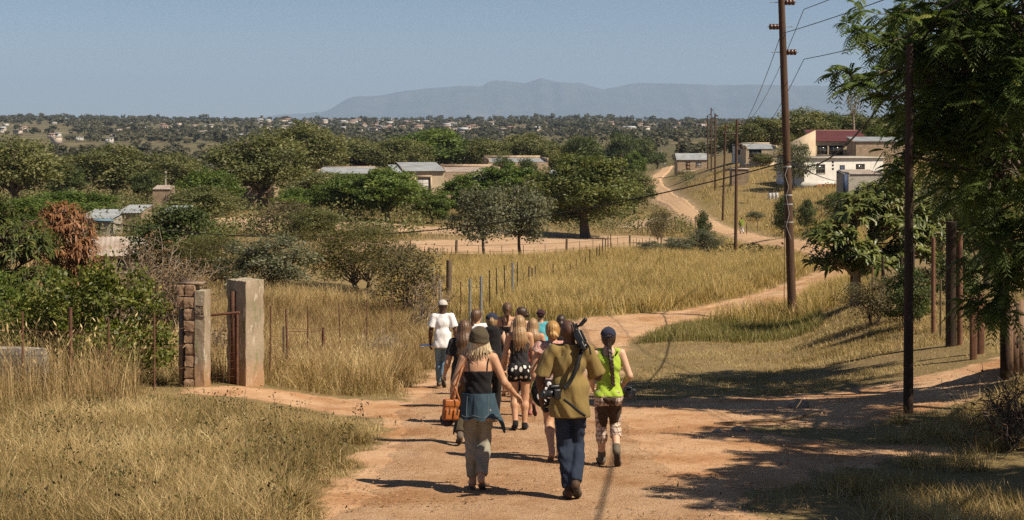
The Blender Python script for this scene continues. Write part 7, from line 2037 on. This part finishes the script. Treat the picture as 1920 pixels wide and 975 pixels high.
    p.body(); p.tank(C_black, top=0.38, hem=-0.03, straps=0.085); p.bottoms(D_mid, 0.55, inf=0.010, name='shorts'); p.hair(H_brown, 'pony', 0.18)
    # 7 face in profile
    p = Person('dark-haired woman looking back over her left shoulder in profile', 978, 25.2, 1.64, True, 0.0, {'L': (-0.08, 0.2, 0, 0), 'R': (0.07, -0.18, 0, 0.5)}, head=(1.55, 0.0, 0), skin=SK_fair, res=0.014)
    p.body(); p.tank(C_char, top=0.42, hem=-0.04); p.bottoms(D_dark, 1.9, inf=0.01); p.shoes(C_boot); p.hair(H_dark, 'bun')
    # 8 blonde girl in black tank top and printed shorts
    p = Person('girl with straight blond hair, black tank top and black shorts with white prints', 974, 20.1, 1.60, True, 0.0,
               {'L': (-0.075, -0.12, 0.0, 0.22), 'R': (0.09, -0.02, 0.0, 0.0)}, {'L': ((0.22, -0.02, -1), (0.22, 0.18, -1)), 'R': ((0.16, 0.12, -1), (0.0, 0.45, -1))}, skin=SK_tan, res=0.012, build=1.05)
    p.body(); p.tank(C_char, top=0.47, hem=-0.01); p.bottoms(C_print, 0.42, inf=0.012, l1=0.03, waist=0.07, name='shorts'); p.shoes(C_black, inf=0.006, sole=True); p.hair(H_blond, 'long', 0.17)
    # 9 pink girl behind
    p = Person('girl with light brown hair and red top, walking just ahead of the blond girl', 999, 21.9, 1.54, True, -0.05, {'L': (-0.06, 0.2, 0, 0), 'R': (0.04, -0.26, 0.06, 1.1)}, {'L': ((0.2, 0.1, -1), (0, 0.4, -1)), 'R': ((0.25, -0.1, -1), (0.1, 0.3, -1))}, skin=SK_tan, res=0.014)
    p.body(); p.tank(cloth('red_cotton', (0.36, 0.06, 0.07)), top=0.47, hem=-0.03); p.bottoms(C_black, 0.5, inf=0.012, name='shorts'); p.shoes(cloth('pink_shoe', (0.42, 0.17, 0.15)), inf=0.005); p.hair(H_blond, 'long', 0.08)
    # 10 turquoise
    p = Person('person in turquoise T-shirt and dark maroon cap in the middle of the group', 1014, 26.1, 1.55, True, 0.0, {'L': (-0.08, 0.15, 0, 0), 'R': (0.07, -0.2, 0, 0.5)}, skin=SK_tan, res=0.016)
    p.body(); p.tshirt(C_turq, hem=-0.06, sleeve=0.6, loose=0.02, inf=0.014); p.bottoms(D_dark, 1.9, inf=0.012); p.shoes(C_boot); p.hair(H_dark, 'cropped'); p.cap(C_maroon)
    # 12 dark hair
    p = Person('dark-haired person mostly hidden behind the camera man', 1052, 24.0, 1.52, True, 0.0, {'L': (-0.08, 0.15, 0, 0), 'R': (0.07, -0.18, 0, 0.5)}, skin=SK_tan, res=0.018)
    p.body(); p.tshirt(C_char, hem=-0.05, sleeve=0.6); p.bottoms(D_dark, 1.9); p.shoes(C_boot); p.hair(H_dark, 'bun')
    # 11 golden bun, pink patterned top
    p = Person('woman with golden hair in a bun and pink patterned top, left of the camera man', 1036, 16.8, 1.66, True, -0.03,
               {'L': (-0.02, -0.22, 0.0, 0.35), 'R': (0.10, 0.18, 0.0, 0.0)}, {'L': ((0.30, -0.12, -1), (-0.05, 0.12, -1)), 'R': ((0.16, 0.2, -1), (0, 0.5, -1))}, head=(0.15, 0, 0), skin=SK_tan, res=0.012)
    p.body(); p.tshirt(C_pink, hem=-0.02, sleeve=0.28, loose=0.025, inf=0.014, flare=0.02); p.bottoms(C_black, 0.5, inf=0.014, l1=0.02, name='shorts'); p.hair(H_ginger, 'bun')
    w = held('shoulder_bag', 'round black and white shoulder bag at the hip of the woman in pink', 'bag', p, p.pel + np.array([-0.10, -0.20, 0.0]))
    sdf_obj(SDF().ell((0, 0, 0), (0.15, 0.05, 0.19), 0.02).cut((0, 0, 0.13), (0, 0, 1)), 'bag', C_black, w, 0.01)
    for k, (x, z, s_) in enumerate(((-0.05, 0.07, 0.035), (0.02, 0.0, 0.045), (-0.05, -0.06, 0.035), (0.06, -0.05, 0.03), (0.06, 0.08, 0.03), (0.0, -0.12, 0.03))):
        y = -0.05 * math.sqrt(max(0, 1 - (x / .15) ** 2 - (z / .19) ** 2)) - 0.001
        sdf_obj(SDF().ell((x, y, z), (s_, 0.005, s_ * 1.15)), 'white_patch', C_white, w, 0.006, 0)
    b = MB(); b.tube([(0.152 * math.sin(a), -0.01, -0.192 * math.cos(a)) for a in np.linspace(-2.2, 2.2, 26)], 0.007, 6); b.obj('piping', cloth('lime_piping', (0.30, 0.31, 0.10)), w)
    ribbon(curve_pts([(-0.05, 0.0, 0.13), (-0.02, 0.02, 0.3), (0.06, 0.06, 0.50), (0.10, 0.16, 0.55), (0.12, 0.27, 0.48)], 16), 0.025, 0.006, C_grey, 'strap', w)
    # 14 lime tank top
    p = Person('woman in lime tank top, navy cap with long dark braid and brown plaid trousers', 1141, 16.25, 1.60, True, 0.02,
               {'L': (-0.08, 0.20, 0.0, 0.0), 'R': (0.10, -0.20, 0.02, 0.95)}, {'L': ((0.22, -0.05, -1), (-0.15, 0.75, -0.6)), 'R': ((0.36, -0.22, -1), (-0.22, 0.75, -0.55))}, skin=SK_fair, res=0.012, build=1.06)
    p.body()
    to = p.tank(C_lime, top=0.56, hem=-0.015, scoop=0.10, hole=0.046, inf=0.010)
    for sg in (-1, 1):
        T = SDF(); p.torso(T); K = p.k
        pts = settle([p.pel + p.up * z * K + np.array([x * sg, -0.12, 0]) * K for x, z in ((0.070, 0.480), (0.082, 0.505), (0.095, 0.525), (0.10, 0.54))], T, 0.008)
        b = MB(); b.tube(pts, 0.010, 6); b.obj('bra_strap', C_black, to)
    p.bottoms(C_plaid, 1.52, inf=0.006, l1=0.004, l2=0.013, waist=0.06)
    D = SDF()                                                            # the dark seat and inner legs
    K = p.k
    D.ell(p.pel + np.array([0.0, -0.066, -0.02]) * K, np.array([0.128, 0.106, 0.092]) * K, 0.03)
    for q, sg in (('L', -1), ('R', 1)):
        A, B = p.hip[q], p.knee[q]
        D.cone(A + np.array([-sg * 0.022, -0.036, -0.07]) * K, B + np.array([-sg * 0.012, -0.022, 0.03]) * K, 0.088 * K, 0.062 * K, 0.02)
    D.cut(p.pel + np.array([0, 0, 0.03]) * K, (0, -0.3, 1))
    D.fold = lambda P: 0.003 * np.sin(P[..., 2] * 50 + 6 * np.sin(P[..., 0] * 20))
    p.part(D, 'seat_panel', C_brownpatch)
    p.shoes(C_boot, high=0.065, inf=0.007)
    for q in 'LR':
        v = unit(p.knee[q] - p.ank[q]); D = SDF().cone(p.ank[q] + v * 0.07 * K, p.ank[q] + v * 0.105 * K, 0.043 * K, 0.044 * K, 0.01); p.part(D, 'sock', C_grey, 0.008)
    p.hair(H_dark, 'braid'); p.cap(C_navy)
    w = held('camera', 'small black camera held at the right hip of the woman in lime', 'camera', p, p.pel + np.array([0.235, -0.02, 0.02]))
    rbox('body', [(-0.07, 0.07, -0.03, 0.035, -0.05, 0.045), (-0.03, 0.03, -0.04, 0.03, 0.046, 0.072)], M_rubber, w, 0.012)
    b = MB(); b.tube([(0, -0.03, -0.005), (0, -0.08, -0.008), (0, -0.081, -0.008), (0, -0.122, -0.011)], [0.036, 0.036, 0.040, 0.042], 14); b.obj('lens_barrel', M_rubber, w)
    sdf_obj(SDF().ell((0, -0.128, -0.012), (0.033, 0.006, 0.033)), 'lens', M_lens, w, 0.006, 0)
    # 3 the woman in the hat
    p = Person('woman in khaki hat, strappy black top and grey trousers, walking nearest on the left', 897, 14.55, 1.63, True, 0.0,
               {'L': (-0.075, 0.10, 0.0, 0.0), 'R': (0.045, -0.12, 0.0, 0.42)}, {'L': ((0.36, -0.10, -1), (0.12, 0.20, -1)), 'R': ((0.46, -0.16, -1), (0.42, 0.55, -0.55))}, skin=SK_tan, res=0.012, build=1.08, head=(0.0, 0.0, 0.05))
    p.body(hands=(('L', 0.9, None), ('R', 0.5, (-0.3, -0.4, -0.8))))
    p.tank(C_black, top=0.36, hem=0.03, straps=0.098); p.bottoms(C_grey, 1.90, inf=0.006, l1=0.008, l2=0.016, amp=0.009)
    p.hair(H_grey, 'bob')
    D = SDF(); K = p.k
    D.ell(p.P((0, -0.018, 0.040)), np.array([0.103, 0.120, 0.115]) * K, 0.02, p.hr); D.cone(p.P((0, -0.018, 0.030)), p.P((0, -0.018, 0.0)), 0.105 * K, 0.108 * K, 0.02, (1.03, 0.92, 1))
    D.cut(p.P((0, 0, -0.012)), p.hr @ unit([0, 0, -1])); D.fold = lambda P: 0.002 * np.sin(P[..., 2] * 90 + 3 * np.sin(P[..., 0] * 14))
    ho = p.part(D, 'hat', C_khaki, 0.008)
    D = SDF().cone(p.P((0, -0.018, 0.005)), p.P((0, -0.018, -0.002)), 0.113 * K, 0.115 * K, 0.01, (1.03, 0.90, 1)).cut(p.P((0, 0, -0.016)), p.hr @ unit([0, 0, -1])).cut(p.P((0, 0, 0.020)), p.hr @ unit([0, 0, 1]))
    p.part(D, 'hat_band', C_khaki, 0.008, 1, ho)
    # denim jacket tied round the waist: a thick flaring sheet, open at the front
    nz_, na = 16, 61
    A = np.linspace(-2.55, 2.55, na); Z = np.linspace(0, 1, nz_)
    AA, ZZ = np.meshgrid(A, Z)
    side = np.abs(AA) / 2.55
    hemL = 0.25 + 0.19 * np.exp(-((side - 0.66) / 0.10) ** 2) + 0.012 * np.sin(AA * 7) - 0.16 * np.clip((side - 0.8) / 0.2, 0, 1)
    r_x = (0.166 + 0.018 * ZZ + 0.085 * ZZ ** 1.5 * np.exp(-((side - 0.66) / 0.16) ** 2)) * p.b; r_y = (0.152 + 0.022 * ZZ) * p.b
    wave = 1 + 0.05 * ZZ * np.sin(AA * 5.2 + 0.6) + 0.02 * np.sin(AA * 11 + ZZ * 5)
    Xj = np.sin(AA) * r_x * wave * K; Yj = -np.cos(AA) * r_y * wave * K - 0.018 * K * ZZ; Zj = p.waist[2] - 0.035 * K - ZZ * hemL * K + 0.018 * K * (1 - ZZ) * np.cos(AA)
    outer = np.stack([Xj, Yj, Zj], -1); nv = nrm(np.stack([np.sin(AA), -np.cos(AA), 0 * AA], -1)); inner = outer - nv * 0.010
    b = MB(); q = grid_quads(nz_, na); b.add(outer.reshape(-1, 3), q); b.add(inner.reshape(-1, 3), q[:, ::-1])
    for r in (0, nz_ - 1):
        b.add(np.concatenate([outer[r], inner[r]]), grid_quads(2, na))
    for cidx in (0, na - 1):
        b.add(np.concatenate([outer[:, cidx], inner[:, cidx]]), grid_quads(2, nz_))
    jo = b.obj('tied_jacket', D_mid, p.t, smooth=True)
    M_stitch = plain('pale_stitching', (0.13, 0.16, 0.17), None, 4, 0.9)
    for a0 in (-0.62, 0.62):
        i = int((a0 + 2.55) / 5.1 * (na - 1)); b = MB(); b.tube(outer[1:-2, i] + nv[1:-2, i] * 0.002, 0.0032, 5); b.obj('seam', M_stitch, jo)
    b = MB(); b.tube(outer[-3, 8:-8] + nv[-3, 8:-8] * 0.002, 0.0032, 5); b.obj('hem_seam', M_stitch, jo)
    D = SDF().cone(np.array([-0.05, 0.15, 0]) * K + [0, 0, p.waist[2] - 0.05], np.array([-0.09, 0.19, 0]) * K + [0, 0, p.waist[2] - 0.30], 0.04, 0.045, 0.02).cone(np.array([0.05, 0.15, 0]) * K + [0, 0, p.waist[2] - 0.05], np.array([0.08, 0.19, 0]) * K + [0, 0, p.waist[2] - 0.28], 0.04, 0.045, 0.02).ell(np.array([0, 0.155, 0]) * K + [0, 0, p.waist[2] - 0.06], (0.06, 0.04, 0.045), 0.02)
    p.part(D, 'knotted_sleeves', D_mid, 0.011, 1, jo)
    for q in 'LR':                                                        # thong sandals
        fw, up = p.fd[q]; D = SDF().cone(p.ank[q] - up * 0.074 * K - fw * 0.02 * K, p.ball[q] - up * 0.026 * K + fw * 0.06 * K, 0.036 * K, 0.036 * K, 0.01)
        D.cut(p.ball[q] - up * 0.0225 * K, up); D.cut(p.ball[q] - up * 0.033 * K, -up); p.part(D, 'sandal', C_shoe, 0.007, 0)
    w = held('satchel', 'orange leather satchel hanging at the left hip of the woman in the hat', 'bag', p, p.pel + np.array([-0.275, -0.08, -0.02]))
    w.rotation_euler = (0, 0.12, p.rz + 0.5); w.scale = (0.74, 0.74, 0.80)
    rbox('bag', [(-0.12, 0.12, -0.045, 0.045, -0.15, 0.10)], M_tanleather, w, 0.026)
    rbox('flap', [(-0.124, 0.124, -0.056, 0.047, 0.02, 0.112)], M_tanleather, w, 0.018)
    for sx in (-1, 1): rbox('pocket', [(sx * 0.06 - 0.05, sx * 0.06 + 0.05, -0.078, -0.046, -0.135, -0.005)], M_tanleather, w, 0.014)
    for sx in (-1, 1): rbox('buckle_strap', [(sx * 0.06 - 0.011, sx * 0.06 + 0.011, -0.084, -0.0785, -0.07, 0.03)], C_shoe, w, 0.002)
    off = np.array([0.275, 0.08, 0.02])
    T = SDF(); p.torso(T)
    cp = np.array([(-0.275, -0.09, 0.08), (-0.22, -0.10, 0.25), (-0.165, -0.11, 0.40), (-0.13, -0.06, 0.50), (-0.10, 0.03, 0.50), (-0.06, 0.10, 0.42), (-0.16, 0.10, 0.2), (-0.25, 0.0, 0.08)]) + p.pel
    cp = settle(curve_pts(cp, 30), T, 0.012)
    so_ = ribbon(cp, 0.022, 0.006, M_tanleather, 'shoulder_strap', w, normal=(-0.3, -1, 0.3)); so_.matrix_parent_inverse = Matrix.Identity(4)
    L_ = Matrix.Translation(Vector(p.base)) @ Matrix.Rotation(p.rz, 4, 'Z')
    Wm = Matrix.Translation(Vector(w.location)) @ w.rotation_euler.to_matrix().to_4x4()
    so_.matrix_local = Wm.inverted() @ L_
    tail = ribbon(curve_pts([p.pel + [-0.225, -0.115, 0.26], p.pel + [-0.19, -0.14, 0.17], p.pel + [-0.155, -0.15, 0.085]], 8), 0.026, 0.006, M_tanleather, 'strap_end', w); tail.matrix_local = Wm.inverted() @ L_
    w = held('lens_bag', 'dark round pouch in the left hand of the woman in the hat', 'pouch', p, p.wr['L'] + p.fdir['L'] * 0.11 + np.array([-0.04, 0.02, -0.05]))
    sdf_obj(SDF().ell((0, 0, 0), (0.075, 0.07, 0.075)).cut((0, 0, 0.06), (0, 0, 1)), 'pouch', C_navy, w, 0.009)
    b = MB(); b.tube([(-0.03, 0, 0.06), (0, 0, 0.10), (0.03, 0, 0.06)], 0.006, 5); b.obj('loop', M_strapdark, w)
    # 13 the camera man
    p = Person('bald man in olive T-shirt and dark jeans with a video camera on his shoulder', 1068, 13.95, 1.74, False, -0.03,
               {'L': (-0.02, -0.06, 0.0, 0.12), 'R': (0.07, -0.14, 0.015, 0.55)}, {'L': ((0.42, -0.08, -1), (-0.05, 0.45, -0.9)), 'R': ((0.42, 0.30, -1), (-0.35, 0.75, 0.45))}, skin=SK_dark, res=0.012, build=0.97, head=(0.12, 0.05, -0.10), lean=0.05)
    p.body(hands=(('L', 0.7, None), ('R', 0.9, (-0.6, 0.2, 0.5)))); p.tshirt(C_olive, hem=-0.125, sleeve=0.90, loose=0.030, inf=0.013, flare=0.020, amp=0.010); p.bottoms(D_dark, 1.97, inf=0.007, l1=0.010, l2=0.024, amp=0.009); p.shoes(C_shoe, inf=0.008)
    K = p.k
    D = SDF().cone(p.neck - p.up * 0.03 * K, p.neck + p.up * 0.002 * K, 0.078 * K, 0.070 * K, 0.01).cut(p.neck + p.up * 0.008, (0, 0.3, 1)); p.part(D, 'collar', C_olive, 0.008)
    w = held('video_camera', 'black video camera with microphone resting on the right shoulder of the man in olive', 'video camera', p, p.sh['R'] + np.array([-0.095, -0.05, 0.165]))
    w.scale = (0.78, 0.78, 0.78)
    w.rotation_euler = (R(-18), R(-26), p.rz)
    rbox('body', [(-0.05, 0.05, -0.055, 0.055, -0.14, 0.06)], M_rubber, w, 0.016)
    rbox('side_panel', [(0.051, 0.075, -0.045, 0.045, -0.11, 0.04)], C_char, w, 0.008)
    rbox('viewfinder', [(-0.02, 0.03, -0.10, -0.057, -0.22, -0.10)], M_rubber, w, 0.012)
    b = MB(); b.tube([(0, 0, 0.06), (0, 0, 0.10), (0, 0, 0.102), (0, 0, 0.14)], [0.046, 0.046, 0.055, 0.057], 16); lo_ = b.obj('lens_barrel', M_rubber, w, smooth=False)
    b = MB(); b.tube([(0, 0, 0.1405), (0, 0, 0.143)], 0.045, 16); b.obj('lens', M_lens, lo_)
    b = MB(); b.tube([(-0.04, -0.05, 0.03), (0.0, -0.085, 0.06), (0.02, -0.085, 0.16)], [0.01, 0.01, 0.01], 6); b.obj('handle', M_rubber, w)
    D = SDF().cone((0.10, -0.02, 0.10), (0.17, -0.02, 0.13), 0.024, 0.027, 0.01).cone((0.0, 0, 0.09), (0.10, -0.02, 0.10), 0.014, 0.014, 0.01); sdf_obj(D, 'microphone', M_rubber, w, 0.007)
    b = MB(); b.box(-0.055, 0.055, -0.05, 0.05, -0.19, -0.142); b.tube([(-0.10, 0.02, -0.06), (-0.17, 0.05, -0.10)], 0.012, 6); b.obj('battery', M_rubber, w)
    b = MB(); b.tube(curve_pts([(0.05, -0.02, -0.10), (0.08, -0.06, -0.2), (0.05, -0.08, -0.30)], 8), 0.012, 6); b.obj('hand_strap', M_strapdark, w)
    w = held('camera', 'black stills camera on a strap at the left hip of the man in olive', 'camera', p, p.pel + np.array([-0.155, -0.185, 0.135]))
    w.rotation_euler = (0, 0, p.rz + R(20))
    rbox('body', [(-0.02, 0.05, -0.075, 0.065, -0.055, 0.045), (-0.045, 0.055, -0.03, 0.03, 0.046, 0.078)], M_rubber, w, 0.012)
    rbox('grip', [(-0.05, -0.021, 0.03, 0.07, -0.05, 0.04)], M_rubber, w, 0.01)
    b = MB(); b.tube([(-0.03, -0.015, 0), (-0.09, -0.02, 0), (-0.091, -0.02, 0), (-0.125, -0.022, 0)], [0.036, 0.036, 0.042, 0.043], 14); lo_ = b.obj('lens_barrel', M_rubber, w)
    b = MB(); b.tube([(-0.1255, -0.022, 0), (-0.128, -0.022, 0)], 0.034, 14); b.obj('lens', M_lens, lo_)
    T = SDF(); p.torso(T, 0.014, 0.06); T.cone(p.waist, p.pel + p.up * (-0.105) * K, 0.125 * K * p.b + 0.014, 0.125 * K * p.b + 0.036, 0.06, sq=(0.78, 1.06, 1))
    cp = np.array([(-0.06, -0.22, 0.18), (0.00, -0.19, 0.24), (0.05, -0.19, 0.34), (0.09, -0.16, 0.46), (0.12, -0.08, 0.54), (0.13, 0.02, 0.53), (0.06, 0.16, 0.40)]) * np.array([1, 1, 1]) + p.pel
    st = ribbon(settle(curve_pts(cp, 34), T, 0.012), 0.042, 0.006, M_strapdark, 'strap', w, normal=(0, -1, 0.3))
    L_ = Matrix.Translation(Vector(p.base)) @ Matrix.Rotation(p.rz, 4, 'Z'); Wm = Matrix.Translation(Vector(w.location)) @ w.rotation_euler.to_matrix().to_4x4()
    st.matrix_local = Wm.inverted() @ L_
    cp = np.array([(-0.06, -0.22, 0.08), (0.02, -0.22, 0.02), (0.10, -0.21, -0.05), (0.15, -0.17, -0.09)]) + p.pel
    st = ribbon(settle(curve_pts(cp, 16), T, 0.010), 0.026, 0.006, M_strapdark, 'strap', w, normal=(0, -1, 0.1)); st.matrix_local = Wm.inverted() @ L_
    # far walkers
    p = Person('man in green shirt and white trousers walking beside a utility pole', 1391, 146, 1.76, False, 0.3, skin=SK_dark, res=0.022, group='distant walkers')
    p.body(hands=(('L', .5, None), ('R', .5, None))); p.tshirt(cloth('green_shirt', (0.20, 0.25, 0.04)), hem=-0.08, sleeve=0.9, loose=0.02, inf=0.02); p.bottoms(cloth('white_trousers', (0.66, 0.63, 0.60)), 1.94, inf=0.02); p.shoes(C_boot); p.hair(H_dark, 'cropped')
    p = Person('tiny person in white standing at the far end of the dirt road', 1246, 515, 1.72, False, 2.2, skin=SK_dark, res=0.03, group='distant walkers')
    p.body(); p.tshirt(C_white, hem=-0.2, sleeve=0.9, loose=0.03, inf=0.03); p.bottoms(D_mid, 1.94, inf=0.02); p.shoes(C_boot); p.hair(H_dark, 'cropped')
people()
